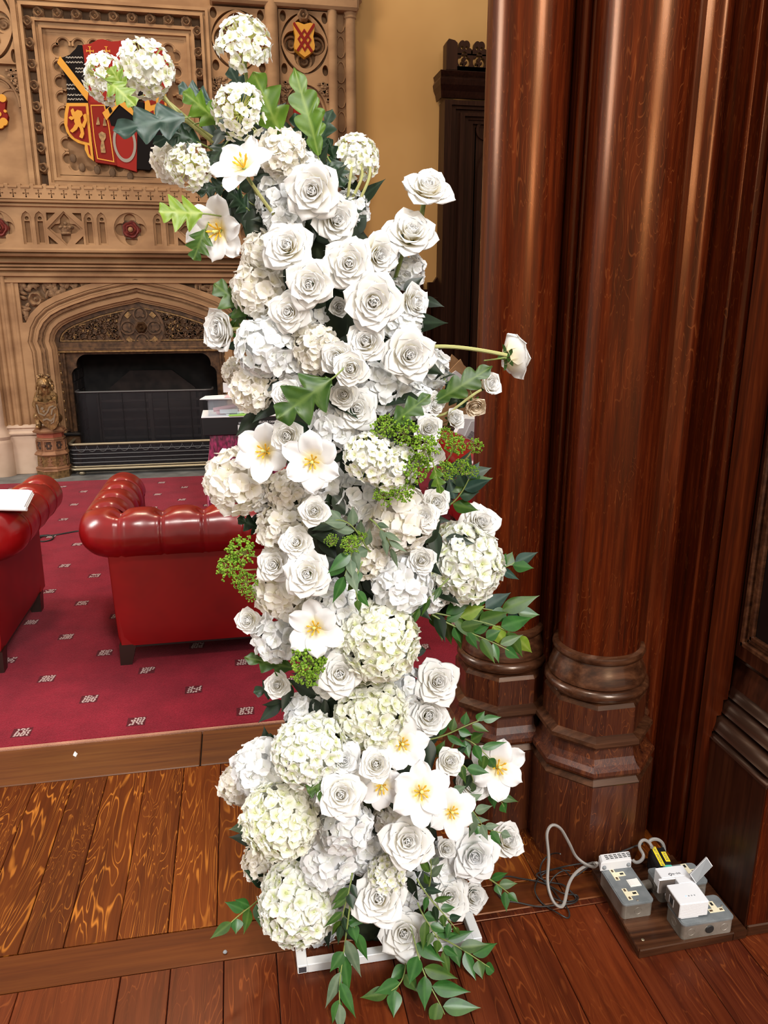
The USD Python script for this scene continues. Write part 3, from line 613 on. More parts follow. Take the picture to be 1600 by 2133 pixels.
# frieze with tracery compartments
YFZ = 7.28
def fz(px, py): return q(px, py, YFZ)
zf0, zf1 = zz(519, YFZ), zz(433, YFZ)
za, zb_ = zz(514, YFZ), zz(441, YFZ)
P0 = fz(136, 480)[0]; P1 = fz(272, 480)[0]; per = 2*(P1-P0)
frieze = sbox(XL, zf0, XR, zf1); cuts = []; zc = (za+zb_)/2; hz_ = (zb_-za)/2
hp2 = P1-P0
for n in range(-4, 5):
    xq, xd_ = P1+n*per, P0+n*per
    rq = hz_-0.006
    for s in (-1, 1):
        for k in (0, 1):
            xl_ = xq+s*hp2*(0.435+0.195*k); w_ = 0.074*hp2
            lan = sbox(xl_-w_, za+0.012, xl_+w_, zb_-0.06).union(Polygon([(xl_-w_, zb_-0.06), (xl_-0.026, zb_-0.028), (xl_, zb_-0.008), (xl_+0.026, zb_-0.028), (xl_+w_, zb_-0.06)]))
            cuts.append(lan)
            if XL < xl_ < 1.2 and q(0, 0, YFZ)[0]-1.5 < xl_ < 0.6:
                rib = lan.difference(unary_union([sbox(xl_-0.021, za+0.028, xl_+0.021, zb_-0.085), Point(xl_, zb_-0.062).buffer(0.015)]))
                FP('lancet_tracery', ext(rib, YFZ+0.018, YFZ+0.05))
                FP('lancet_sill', hull([(xl_-w_, YFZ+.05, za+.03), (xl_+w_, YFZ+.05, za+.03), (xl_-w_, YFZ+.012, za+.012), (xl_+w_, YFZ+.012, za+.012), (xl_-w_, YFZ+.05, za+.01), (xl_+w_, YFZ+.05, za+.01)]))
    for c, kind in ((xq, 0), (xd_, 1)):
        if not -3.2 < c < 0.8: continue
        if kind == 0:
            cir = Point(c, zc).buffer(rq); cuts.append(cir)
            lob = unary_union([Point(c+0.078*math.cos(a), zc+0.078*math.sin(a)).buffer(0.050) for a in (0, PI/2, PI, 3*PI/2)]+[Point(c, zc).buffer(0.08)])
            FP('quatrefoil', ext(cir.difference(lob), YFZ+0.018, YFZ+0.06))
            out = unary_union([Point(c+0.082*math.cos(a), zc+0.082*math.sin(a)).buffer(0.058) for a in (0, PI/2, PI, 3*PI/2)])
            FP('carved_rose', cat_(rosette((c, YFZ+0.06, zc), 0.088, 0.05, 5, 30, 6), rosette((c, YFZ+0.03, zc), 0.052, 0.03, 5)), 'rose_red_stone', smooth=40, label='dark red carved rose')
            FP('rose_leaves', ext(affinity.rotate(sbox(c-0.075, zc-0.075, c+0.075, zc+0.075), 0), YFZ+0.035, YFZ+0.06), 'sandstone_dark')
            FP('rose_heart', ball((c, YFZ+0.004, zc), 0.022, 5), 'sandstone')
            corners = [(c+sx*0.155, zc+sz*0.13) for sx in (-1, 1) for sz in (-1, 1)]
        else:
            dia = Polygon([(c-0.142, zc), (c, zc+hz_-0.004), (c+0.142, zc), (c, zc-hz_+0.004)]); cuts.append(dia)
            lob = unary_union([Polygon([(c+dx*0.112, zc+dz*0.115), (c+dx*0.078+dz*0.03, zc+dz*0.078+dx*0.03), (c+dx*0.04+dz*0.034, zc+dz*0.04+dx*0.034), (c, zc), (c+dx*0.04-dz*0.034, zc+dz*0.04-dx*0.034), (c+dx*0.078-dz*0.03, zc+dz*0.078-dx*0.03)]).buffer(0.006) for dx, dz in ((1, 0), (-1, 0), (0, 1), (0, -1))]+[Point(c, zc).buffer(0.06)])
            FP('diamond_tracery', ext(dia.difference(lob), YFZ+0.016, YFZ+0.06))
            crown = cat_(lathe([(0.04, 0), (0.045, 0.01), (0.04, 0.02), (0.05, 0.045), (0.04, 0.052), (0.0, 0.065)], 12, (c, YFZ+0.05, zc-0.045)), ball((c, YFZ+0.035, zc+0.045), 0.015, 4), *[ball((c+0.05*math.cos(a), YFZ+0.045-0.04*abs(math.sin(a)), zc+0.012), 0.014, 4) for a in np.linspace(PI, 2*PI, 5)])
            FP('carved_crown', crown, 'carved_flower', smooth=40)
            for sx in (-1, 1):
                for sz in (-1, 1):
                    tri = Polygon([(c+sx*0.150, zc+sz*hz_*0.95), (c+sx*0.040, zc+sz*hz_*0.95), (c+sx*0.150, zc+sz*0.035)]).buffer(-0.010); cuts.append(tri)
FP('frieze', ext(frieze.difference(unary_union(cuts)), YFZ, 7.40))
FP('frieze_ground', bx(XL, XR, YFZ+0.052, 7.5, zf0, zf1))
run('cornice_moulding', [(7.28, zz(434, 7.27)), (7.255, zz(432.5, 7.25)), (7.25, zz(429, 7.25)), (7.27, zz(428, 7.25)), (7.27, zz(426, 7.25)), (7.235, zz(425, 7.25)), (7.23, zz(421, 7.25)), (7.255, zz(420, 7.25)), (7.255, zz(418.5, 7.25)), (7.24, zz(418, 7.25))])
YC = 7.24
zc0_, zc1_ = zz(418, YC), zz(397, YC)
pit = fz(159, 407)[0]-fz(133, 407)[0]; xk0 = q(133.5, 407, YC)[0]; crosses = []
for n in range(-14, 22):
    x, z = xk0+n*pit, (zc0_+zc1_)/2+0.002
    if x > XR: break
    cr = unary_union([sbox(x-0.019, z-0.0035, x+0.019, z+0.0035), sbox(x-0.0035, z-0.025, x+0.0035, z+0.025)]+[Point(x+a, z+b).buffer(0.0065, 4) for a, b in ((-.019, 0), (.019, 0), (0, .025), (0, -.025))])
    crosses.append(cr)
FP('cornice_band', ext(sbox(XL, zc0_, XR, zc1_).difference(unary_union(crosses)), YC, YC+0.03))
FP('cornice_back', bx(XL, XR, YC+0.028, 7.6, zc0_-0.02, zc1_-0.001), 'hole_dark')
zt1 = zz(390, YC)
for n in range(-14, 22):
    x = xk0+(n+0.5)*pit
    if XL < x < XR:
        FP('cornice_merlon', bx(x-0.016, x+0.016, YC+0.002, YC+0.05, zc1_-0.03, zt1+0.012, 0.003))
        FP('cresting', grid(np.array([[(xx, y, z) for y, z in [(YC+0.002, zc1_-0.002), (YC-0.008, zc1_+0.006), (YC-0.008, zc1_+0.018), (YC+0.02, zc1_+0.028), (YC+0.02, zt1+0.004), (YC+0.06, zt1+0.006)]] for xx in (x+0.016, x+pit-0.016)])))
FP('mantel_ledge', bx(XL, XR, YC+0.01, 7.7, zc1_-0.04, zt1-0.012))
# --- overmantel
FP('overmantel_wall', bx(XL-0.4, q(742, 200, YO)[0]-0.03, YO+0.10, 7.64, zt1-0.02, 4.4))
def frame_rect(x0, z0, x1, z1, o0, o1, y, name='frame_moulding', bottom=True, m='sandstone'):
    a, b = sbox(x0+o0, z0+(o0 if bottom else 0), x1-o0, z1-o0), sbox(x0+o1, z0+(o1 if bottom else -1), x1-o1, z1-o1)
    FP(name, ext(a.difference(b), y, YO+0.12), m)
oxl, ozt = q(36, 100, YO)[0], q(200, 2, YO)[1]
oxr = q(437, 100, YO)[0]; ozb = q(160, 389, YO)[1]
for o0, o1, y in ((0, .024, YO-0.02), (.024, .044, YO+0.005), (.044, .068, YO-0.03)): frame_rect(oxl, ozb, oxr, ozt, o0, o1, y, bottom=False)
ixl, izt, ixr = q(71, 100, YO)[0], q(200, 43, YO)[1], q(406, 100, YO)[0]
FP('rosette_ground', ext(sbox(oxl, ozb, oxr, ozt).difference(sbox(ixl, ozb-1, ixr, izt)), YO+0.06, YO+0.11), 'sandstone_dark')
for o0, o1, y in ((0, .024, YO-0.0), (.024, .044, YO+0.03), (.044, .068, YO+0.02), (.068, .09, YO+0.05)): frame_rect(ixl, ozb+0.005, ixr, izt, o0, o1, y)
px_l = (oxl+0.068+ixl)/2; px_r = (oxr-0.068+ixr)/2; rz = (ozt-0.068+izt)/2
for k in range(11):
    z = q(63, 44, YO)[1]-0.1575*k
    for x in (px_l, px_r):
        if z < ozb+0.04: continue
        pc = part('rosette', fp)
        obj('boss', bx(x-0.043, x+0.043, YO+0.02, YO+0.07, z-0.043, z+0.043, 0.012), 'carved_flower', pc)
        obj('bloom', rosette((x, YO+0.022, z), 0.048, 0.045, 4+k % 3), 'carved_flower', pc, smooth=40)
for k in range(9):
    x = q(80, 35, YO)[0]+0.1465*k
    pc = part('rosette', fp)
    obj('boss', bx(x-0.043, x+0.043, YO+0.02, YO+0.07, rz-0.04, rz+0.04, 0.012), 'carved_flower', pc)
    obj('bloom', rosette((x, YO+0.022, rz), 0.046, 0.045, 4+k % 3), 'carved_flower', pc, smooth=40)
# cusped tracery border inside the frame
bxl, bxr, bzt, bzb = ixl+0.09, ixr-0.09, izt-0.09, ozb+0.10
cut = []
def cusp(x, z, dx, dz):
    tx, tz = -dz, dx
    return unary_union([Point(x+dx*0.045, z+dz*0.045).buffer(0.058, 8), Point(x+dx*0.10+tx*0.035, z+dz*0.10+tz*0.035).buffer(0.03, 6), Point(x+dx*0.10-tx*0.035, z+dz*0.10-tz*0.035).buffer(0.03, 6), Polygon([(x+dx*.08+tx*.05, z+dz*.08+tz*.05), (x+dx*.2+tx*.09, z+dz*.2+tz*.09), (x+dx*.2-tx*.09, z+dz*.2-tz*.09), (x+dx*.08-tx*.05, z+dz*.08-tz*.05)])])
nh = 8; hp = (bxr-bxl-0.14)/nh
nv = 8; vp = (bzt-bzb-0.14)/nv
cut.append(sbox(bxl+0.17, bzb+0.17, bxr-0.17, bzt-0.17))
for k in range(nh):
    x = bxl+0.07+hp*(k+0.5); cut += [cusp(x, bzt-0.04, 0, -1), cusp(x, bzb+0.04, 0, 1)]
for k in range(nv):
    z = bzb+0.07+vp*(k+0.5); cut += [cusp(bxl+0.04, z, 1, 0), cusp(bxr-0.04, z, -1, 0)]
FP('cusped_border', ext(sbox(bxl, bzb, bxr, bzt).difference(unary_union(cut)), YO+0.055, YO+0.12))
for k in range(nh):
    x = bxl+0.07+hp*(k+0.5)
    for z, s in ((bzt-0.075, -1), (bzb+0.075, 1)): FP('trefoil_rib', tube([(x+0.05*math.cos(a), YO+0.07, z-s*0.05*math.sin(a)) for a in np.linspace(-.3, PI+.3, 11)], 0.013, 5), 'sandstone')
for k in range(nv):
    z = bzb+0.07+vp*(k+0.5)
    for x, s in ((bxl+0.075, 1), (bxr-0.075, -1)): FP('trefoil_rib', tube([(x-s*0.05*math.sin(a), YO+0.07, z+0.05*math.cos(a)) for a in np.linspace(-.3, PI+.3, 11)], 0.013, 5), 'sandstone')
for px, py in ((150, 328), (169, 347), (201, 352), (233, 358), (270, 366)):
    x, z = q(px, py, YO); FP('cusp_leaf', ball((x, YO+0.05, z), 0.03, 4, (1, 0.7, 1.25)), 'sandstone_dark', smooth=40)
# --- painted coats of arms (separate carved shields fixed on the wall)
YS = YO+0.0
def sh(pts): return Polygon([q(a, b, YS) for a, b in pts])
arms = thing('coat_of_arms', 'large painted heraldic shield of many quarters in the panel above the mantel', 'coat of arms', (-0.9, YS, 2.5))
def A(name, pts, m, y=0.0, d=0.03, **k): return obj(name, ext(sh(pts) if isinstance(pts, list) else pts, YS-y, YS-y+d), m, arms, **k)
A('black_quarter', [(122, 122), (132, 119), (145, 114), (157, 102), (162, 94), (171, 94), (176, 128), (179, 160), (184, 214), (139, 216), (140, 190), (138, 165), (130, 145)], 'heraldic_black', 0.0, 0.06)
for (px, py) in ((146, 120), (164, 120), (146, 130), (164, 130), (166, 143), (166, 150), (147, 177), (148, 185), (149, 198), (164, 198), (150, 207), (165, 207)):
    pts = [(px-8+i*1.0, py+(1.2 if (i//3) % 2 else -1.2)*abs(math.sin(i*PI/3)) ) for i in range(17)]
    A('wave_bar', LineString([q(a, b, YS) for a, b in pts]).buffer(0.0042), 'heraldic_white', 0.004, 0.012)
A('gold_bend', [(120, 132), (126, 118), (185, 194), (183, 212)], 'gilt', 0.022, 0.03, label='gold diagonal band')
A('red_chief', [(172, 94), (190, 91), (204, 83), (214, 82), (232, 87), (247, 86), (260, 83), (262, 130), (250, 215), (184, 214), (180, 160)], 'heraldic_bright_red', 0.006, 0.066)
for px, py in ((188, 107), (222, 107)):
    x, z = q(px, py, YS); A('small_cross', unary_union([sbox(x-.028, z-.004, x+.028, z+.004), sbox(x-.004, z-.033, x+.004, z+.033), sbox(x-.012, z+.028, x+.012, z+.034), sbox(x-.03, z-.01, x-.024, z+.01), sbox(x+.024, z-.01, x+.03, z+.01)]), 'gilt', 0.010, 0.01)
A('black_corner', [(259, 82), (268, 86), (280, 100), (296, 112), (300, 200), (262, 214), (256, 130)], 'heraldic_black', 0.004, 0.064)
A('red_corner', [(296, 100), (318, 92), (336, 104), (352, 128), (348, 190), (300, 215)], 'heraldic_bright_red', 0.002, 0.062)
A('gold_border', [(139, 215), (184, 215), (188, 262), (196, 336), (184, 327), (177, 312), (177, 302), (163, 298), (148, 288), (139, 275), (134, 258), (135, 238)], 'gilt', 0.010, 0.07)
A('red_field', [(145, 222), (179, 222), (182, 258), (186, 298), (170, 294), (156, 288), (146, 277), (141, 262), (142, 240)], 'heraldic_red', 0.013, 0.02)
A('red_tongue', [(183, 302), (187, 304), (190, 326), (186, 320)], 'heraldic_red', 0.013, 0.02)
lion = [[(158, 236), (163, 232), (170, 234), (172, 240), (167, 246), (168, 256), (172, 264), (170, 270), (166, 264), (160, 262), (157, 254), (158, 246)], [(150, 232), (153, 229), (157, 240), (156, 246), (152, 240)], [(158, 262), (164, 262), (160, 270), (152, 276), (149, 274), (155, 268)], [(168, 264), (173, 268), (175, 280), (172, 288), (168, 286), (171, 278)], [(173, 262), (178, 252), (176, 242), (179, 240), (181, 252), (176, 266)], [(157, 246), (150, 250), (146, 247), (148, 245), (153, 246), (157, 242)]]
A('gold_lion', unary_union([sh(p).buffer(0.006) for p in lion]), 'gilt', 0.028, 0.02, label='gilt rampant lion')
A('red_panel', [(185, 214), (222, 214), (232, 262), (244, 345), (199, 338), (192, 290), (188, 250)], 'heraldic_red', 0.012, 0.07)
A('gold_line', sh([(189, 219), (219, 219), (228, 262), (239, 339), (203, 332), (196, 290), (192, 250)]).difference(sh([(191, 221.5), (217, 221.5), (226, 262), (236.5, 336), (205, 330), (198, 290), (194, 250)])), 'gilt', 0.016, 0.012)
for pts in ([(202, 260), (205, 246), (208, 260)], [(216, 262), (218, 248), (222, 262)], [(211, 306), (213, 295), (209, 288), (207, 280), (213, 276), (220, 280), (220, 288), (216, 295), (220, 318), (212, 318)]):
    A('gold_charge', sh(pts).buffer(0.004), 'bronze_bright', 0.020, 0.014)
A('red_base', [(232, 262), (286, 274), (285, 358), (244, 346)], 'heraldic_bright_red', 0.008, 0.066)
el = affinity.scale(Point(*q(260, 298, YS)).buffer(1), 0.095, 0.155)
A('silver_ring', el.difference(affinity.scale(el, 0.78, 0.82)).intersection(sh([(230, 255), (290, 255), (290, 340), (230, 340)])), 'heraldic_white', 0.014, 0.012)
A('black_base', [(285, 258), (330, 250), (345, 300), (312, 354), (285, 352)], 'heraldic_black', 0.004, 0.062)
A('black_middle', [(216, 210), (262, 212), (300, 214), (300, 262), (286, 274), (232, 262)], 'heraldic_black', 0.014, 0.07)
A('gold_chevron', [(214, 236), (250, 205), (282, 232), (279, 243), (249, 219), (222, 252)], 'gilt', 0.022, 0.014)
A('black_billet', [(226, 228), (231, 223), (235, 233), (230, 238)], 'heraldic_black', 0.027, 0.006)
A('gold_quarter', [(302, 196), (346, 190), (348, 240), (330, 250), (302, 262)], 'gilt', 0.010, 0.06)
for pts in ([(310, 205), (322, 202), (326, 216), (314, 220)], [(330, 212), (342, 208), (343, 226), (334, 230)], [(308, 236), (320, 230), (322, 246), (310, 252)]): A('red_charge', pts, 'heraldic_red', 0.014, 0.01)
# small yellow shield with red fretty, upper right
def small_shield(cx, cz, w, h): return Polygon([(cx-w, cz+h*.92), (cx-w*.55, cz+h*.97), (cx, cz+h*.86), (cx+w*.55, cz+h*.97), (cx+w, cz+h*.92), (cx+w*.93, cz+h*.55), (cx+w*.82, cz+h*.2), (cx+w*.95, cz-h*.3), (cx+w*.9, cz-h*.55), (cx+w*.45, cz-h*.8), (cx, cz-h), (cx-w*.45, cz-h*.8), (cx-w*.9, cz-h*.55), (cx-w*.95, cz-h*.3), (cx-w*.82, cz+h*.2), (cx-w*.93, cz+h*.55)])
ys = thing('shield', 'small yellow shield with a dark red lattice in the upper right of the stonework', 'shield', (0.6, YO, 3.4))
cx_, cz_ = q(633.5, 85, YO)
S = small_shield(cx_, cz_, 0.094, 0.135)
obj('field', ext(S, YO-0.035, YO+0.04), 'gilt', ys)
# interlaced saltire and mascle
bars = [LineString([(cx_-.09, cz_+.122), (cx_+.072, cz_-.105)]), LineString([(cx_+.09, cz_+.122), (cx_-.072, cz_-.105)])]
b0 = bars[0].buffer(.011, cap_style=2).union(bars[1].buffer(.011, cap_style=2)); cz2 = cz_+0.0
loz = Polygon([(cx_, cz2+.082), (cx_+.06, cz2), (cx_, cz2-.095), (cx_-.06, cz2)])
obj('lattice', ext(b0.union(loz.difference(loz.buffer(-.014))).intersection(S), YO-0.041, YO-0.03), 'heraldic_red', ys)
rs = thing('shield', 'small red shield half hidden behind tall green leaves at the right of the overmantel', 'shield', (0.55, YO, 2.9))
obj('field', ext(Polygon([q(*p, YO) for p in [(612, 224), (619, 222), (623, 232), (640, 236), (642, 229), (650, 240), (652, 270), (635, 290), (614, 285)]]), YO+0.03, YO+0.08), 'heraldic_bright_red', rs)
obj('charge', ext(Polygon([q(*p, YO) for p in [(617, 238), (627, 239), (627, 242), (617, 241)]]), YO+0.025, YO+0.04), 'heraldic_black', rs)
ls = thing('shield', 'small red and gold shield cut off at the left edge of the overmantel', 'shield', (-1.8, YO, 2.9))
obj('field', ext(Polygon([q(*p, YO) for p in [(-30, 196), (5, 196), (10, 205), (8, 225), (14, 240), (12, 254), (0, 266), (-30, 268)]]), YO+0.03, YO+0.10), 'heraldic_red', ls)
obj('charge', ext(unary_union([Point(*q(a, b, YO)).buffer(r) for a, b, r in ((3, 203, .03), (6, 252, .03), (-2, 258, .03), (-4, 236, .02), (9, 230, .012))]), YO+0.022, YO+0.05), 'gilt', ls)
# --- left plain panel with tracery head
lx0, lx1 = q(-80, 100, YO)[0], q(37, 100, YO)[0]
FP('side_panel', bx(lx0, lx1, YO+0.085, YO+0.12, ozb, 4.4))
def tracery(x0, x1, z0, z1, mid, small=False):
    """a panel: quatrefoil in a square above, cusped arch below"""
    cx, w = (x0+x1)/2, (x1-x0)/2
    cuts = []; zq = (mid+z1)/2; hq = (z1-mid)/2
    cuts.append(unary_union([Point(cx+w*.42*dx, zq+hq*.42*dz).buffer(min(w, hq)*.47) for dx, dz in ((1, 0), (-1, 0), (0, 1), (0, -1))]))
    FP('tracery_ring', ext(Polygon([(cx+w*.93*math.cos(a)*(1-.10*abs(math.sin(2*a))), zq+hq*.93*math.sin(a)*(1-.10*abs(math.sin(2*a)))) for a in np.linspace(0, 2*PI, 40)[:-1]]).difference(cuts[0].buffer(-.012)), YO+0.01, YO+.06))
    for dx, dz in ((1, 0), (-1, 0), (0, 1), (0, -1)):
        FP('foil', tube([(cx+w*.50*dx+w*.28*math.cos(a), YO+.075, zq+hq*.50*dz+w*.28*math.sin(a)) for a in np.linspace(0, 2*PI, 15)], .012, 5), 'sandstone')
        FP('foil_disc', xf(rosette((0, 0, 0), w*.2, .03, 3, 12, 3), None, (cx+w*.5*dx, YO+.09, zq+hq*.5*dz)), 'carved_flower', smooth=40)
    cor = []
    for sx in (-1, 1):
        for sz in (-1, 1):
            c = affinity.scale(Point(cx+sx*w*.82, zq+sz*hq*.80).buffer(1, 8), w*.12, hq*.17); cor.append(c)
    ell = affinity.scale(Point(cx, zq).buffer(1), w*.93, hq*.93)
    zs_ = mid-0.035-0.28; wa = w*.88
    archp = Polygon([(cx-wa, z0+.03)]+[(cx-wa*math.cos(t), zs_+.25*math.sin(t)) for t in np.linspace(0, PI, 20)]+[(cx+wa, z0+.03)])
    FP('tracery_panel', ext(sbox(x0, z0, x1, z1).difference(ell).difference(unary_union(cor)).difference(archp), YO+.02, YO+.12))
    for sx in (-1, 1):
        tri = Polygon([(cx+sx*w*.92, mid-.045), (cx+sx*w*.40, mid-.045), (cx+sx*w*.92, zs_+.08)]); 
        rr = random.Random(int(abs(cx)*1000)+sx); ms = []
        for _ in range(26):
            a_, b_ = sorted((rr.random(), rr.random())); p = np.array(tri.exterior.coords[0])*a_+np.array(tri.exterior.coords[1])*(b_-a_)+np.array(tri.exterior.coords[2])*(1-b_)
            ms.append(ball((p[0], YO+.015, p[1]), .016, 3, (1.2, .8, .9)))
        FP('carved_foliage', cat_(*ms), 'carved_flower', kind='stuff')
    FP('cusped_arch', cat_(tube([(cx-wa*.93*math.cos(t), YO+.06, zs_+.23*math.sin(t)) for t in np.linspace(0, PI, 18)], .016, 6), *[tube([(cx+ox+.09*math.cos(t), YO+.085, oz+.075*math.sin(t)) for t in np.linspace(a0, a1, 12)], .012, 5) for ox, oz, a0, a1 in ((-wa*.5, zs_+.06, .3, PI), (wa*.5, zs_+.06, 0, PI-.3), (0, zs_+.13, .2, PI-.2))]))
    return cx, zq
FP('mullion', bx(lx1-0.025, oxl+.006, YO-.02, YO+.12, ozb, 4.4, .012))
tracery(q(-75, 100, YO)[0], q(36, 100, YO)[0], ozb+.9, q(10, 0, YO)[1]+.14, q(30, 132, YO)[1])
# right-hand bays
zr0, zr1 = zt1, q(500, 14, YO)[1]
midz = q(500, 150, YO)[1]
tracery(q(437, 100, YO)[0], q(556, 100, YO)[0], zr0, zr1, midz)
cx_t, zq_t = tracery(q(582, 100, YO)[0], q(687, 100, YO)[0], zr0, zr1+.01, midz-.0)
FP('carved_boss', rosette((cx_, YO+.02, q(632, 31, YO)[1]), .055, .05, 6), 'carved_flower', smooth=40)
for px, r, y in ((569, .055, YO-.03), (694, .040, YO-.02), (732, .045, YO+.01)):
    x = q(px, 150, YO)[0]
    pc = part('colonnette', fp)
    obj('shaft', lathe([(r, zt1), (r, 4.4)], 16, (x, y+.03, 0)), 'sandstone', pc, smooth=50)
    if px > 700:
        zc_ = q(732, 22, YO)[1]
        obj('capital', lathe([(r, zc_-.06), (r+.01, zc_-.05), (r+.004, zc_-.03), (r+.02, zc_), (r+.035, zc_+.03), (r+.025, zc_+.05), (r+.06, zc_+.08), (r+.06, zc_+.14), (r+.03, zc_+.17)], 16, (x, y+.03, 0)), 'sandstone', pc, smooth=30)
FP('recess_panel', bx(q(700, 150, YO)[0], q(722, 150, YO)[0], YO+.06, YO+.12, zt1, 4.4), 'sandstone')
for k in range(9):
    x = q(712, 150, YO)[0]; z = q(712, 40, YO)[1]-.20*k
    FP('loop_tracery', tube([(x+.04*math.cos(a), YO+.055, z+.085*math.sin(a)) for a in np.linspace(0, 2*PI, 14)], .009, 5))
FP('top_moulding', bx(q(437, 8, YO)[0], q(742, 8, YO)[0]+.02, YO-.05, YO+.12, q(500, 9, YO)[1], q(500, 3, YO)[1]+.3, .02))
FP('end_pier', bx(q(724, 150, YO)[0], q(741, 150, YO)[0], YO+.03, 7.64, 0, 4.4))
FP('lower_end_pier', bx(XR-.02, XR+.1, 7.36, 7.64, 0, zf1))
FP('lower_end_pier', bx(XL-.5, XL+.02, 7.40, 7.64, 0, 4.4))

# --- cast metal firebox front inside the arch
fb = thing('firebox', 'dark bronze firebox front with a foliate tympanum inside the stone arch', 'firebox', (cx0, 7.55, 0))
YB = 7.52
zbeam1, zbeam0 = q(295, 722, YB)[1], q(295, 730, YB)[1]
op = opening(0.012)
ty = op.intersection(sbox(-4, zbeam1, 4, 3))
obj('tympanum_ground', ext(ty, YB+.02, YB+.06), 'bronze', fb)
obj('tympanum_rim', ext(ty.difference(ty.buffer(-.045)), YB-.01, YB+.05), 'bronze', fb)
obj('tympanum_bead', ext(ty.buffer(-.05).difference(ty.buffer(-.062)), YB+.0, YB+.05), 'bronze_bright', fb)
rcx, rcz = cx0, q(295, 682, YB)[1]; R = 0.205
tin = ty.buffer(-.07)
obj('roundel', ext(Point(rcx, rcz).buffer(R).difference(Point(rcx, rcz).buffer(R-.022)), YB-.012, YB+.04), 'bronze', fb)
def petal4(r0, r1, w): return unary_union([affinity.rotate(affinity.scale(Point(rcx, rcz+(r0+r1)/2).buffer(1, 10), w, (r1-r0)/2), a, origin=(rcx, rcz)) for a in (0, 90, 180, 270)])
obj('roundel_tracery', ext(petal4(.05, .185, .065).difference(petal4(.062, .17, .05)).union(Point(rcx, rcz).buffer(.062)), YB-.006, YB+.03), 'bronze', fb)
for a in (0, 90, 180, 270):
    obj('roundel_foil', ext(affinity.rotate(unary_union([affinity.scale(Point(rcx, rcz+.13).buffer(1, 8), .03, .034), Point(rcx-.024, rcz+.105).buffer(.016), Point(rcx+.024, rcz+.105).buffer(.016)]), a, origin=(rcx, rcz)), YB-.004, YB+.03), 'bronze', fb)
    b = affinity.rotate(sbox(rcx-.025, rcz+.135, rcx+.025, rcz+.175), a+45, origin=(rcx, rcz)); obj('roundel_block', ext(b, YB-.004, YB+.03), 'bronze_bright', fb)
obj('roundel_heart', rosette((rcx, YB, rcz), .058, .04, 6), 'bronze', fb, smooth=40)
rr = random.Random(8); ms, mb = [], []
tin2 = tin.difference(Point(rcx, rcz).buffer(R+.012)); a0, b0_, a1, b1_ = tin2.bounds; tr = 0
while len(ms)+len(mb) < 330 and tr < 6000:
    tr += 1; x, z = rr.uniform(a0, a1), rr.uniform(b0_, b1_)
    if not tin2.contains(Point(x, z)): continue
    a = rr.uniform(0, PI); v, f = ball((0, 0, 0), 1, 3); v = v*np.array([rr.uniform(.018, .034), .016, rr.uniform(.009, .015)])
    v = np.stack([v[:, 0]*math.cos(a)-v[:, 2]*math.sin(a), v[:, 1], v[:, 0]*math.sin(a)+v[:, 2]*math.cos(a)], 1)+np.array([x, YB+.012, z])
    (mb if rr.random() < .18 else ms).append((v, f))
obj('foliage_relief', cat_(*ms), 'bronze', fb, smooth=40, kind='stuff'); obj('foliage_highlights', cat_(*mb), 'bronze_bright', fb, smooth=40, kind='stuff')
xo0, xo1 = q(119, 800, YB)[0], 2*cx0-q(119, 800, YB)[0]
xi0, xi1 = q(150, 800, YB)[0], 2*cx0-q(150, 800, YB)[0]
obj('beam', bx(xo0-.06, xo1+.06, YB-.025, YB+.06, zbeam0, zbeam1, .008), 'bronze', fb)
obj('beam_lip', bx(xo0, xo1, YB-.03, YB-.01, zbeam0-.012, zbeam0+.004, .004), 'bronze_bright', fb)
ztop = zbeam0-.012
sh_ = .15
openp = unary_union([sbox(xi0, -1, xi1, ztop-.19), sbox(xi0+.145, -1, xi1-.145, ztop-.02), Point(xi0+.145, ztop-.115).buffer(.095), Point(xi1-.145, ztop-.115).buffer(.095), Point(xi0+.075, ztop-.21).buffer(.075), Point(xi1-.075, ztop-.21).buffer(.075)])
obj('inner_plate', ext(sbox(xi0-.05, .0, xi1+.05, ztop).difference(openp), YB+.03, YB+.07), 'bronze', fb)
for s, x0, x1 in ((0, xo0-.03, xi0-.045), (1, xi1+.045, xo1+.03)):
    obj('jamb_strip', bx(x0, x1, YB, YB+.06, .35, ztop, .008), 'bronze', fb)
    obj('jamb_bead', bx((x1 if s == 0 else x0)-.012, (x1 if s == 0 else x0)+.012, YB-.012, YB+.04, .33, ztop, .005), 'bronze', fb)
    ms = []
    xm = (x0+x1)/2
    for k in range(16):
        z = .42+.0405*k*1.05; sg = 1 if k % 2 else -1
        ms.append(ball((xm+sg*.012, YB-.002, z), .017, 4, (1, .6, 1.3)))
        ms.append(tube([(xm-.022*sg, YB-.004, z-.02), (xm, YB-.01, z), (xm+.022*sg, YB-.004, z+.02)], .005, 4))
    obj('jamb_vine', cat_(*ms), 'bronze_bright', fb, smooth=40)
    obj('jamb_base', bx(x0-.03, x1+.09*(1 if s == 0 else .3), YB-.06, YB+.06, .24, .32, .012), 'bronze', fb)
    obj('jamb_base', bx(x0-.045, x1+.10*(1 if s == 0 else .3), YB-.075, YB+.06, .325, .35, .01), 'black_iron', fb)
    obj('jamb_foot', bx(x0-.02, x1+.02, YB-.03, YB+.06, .004, .24, .01), 'soot', fb)
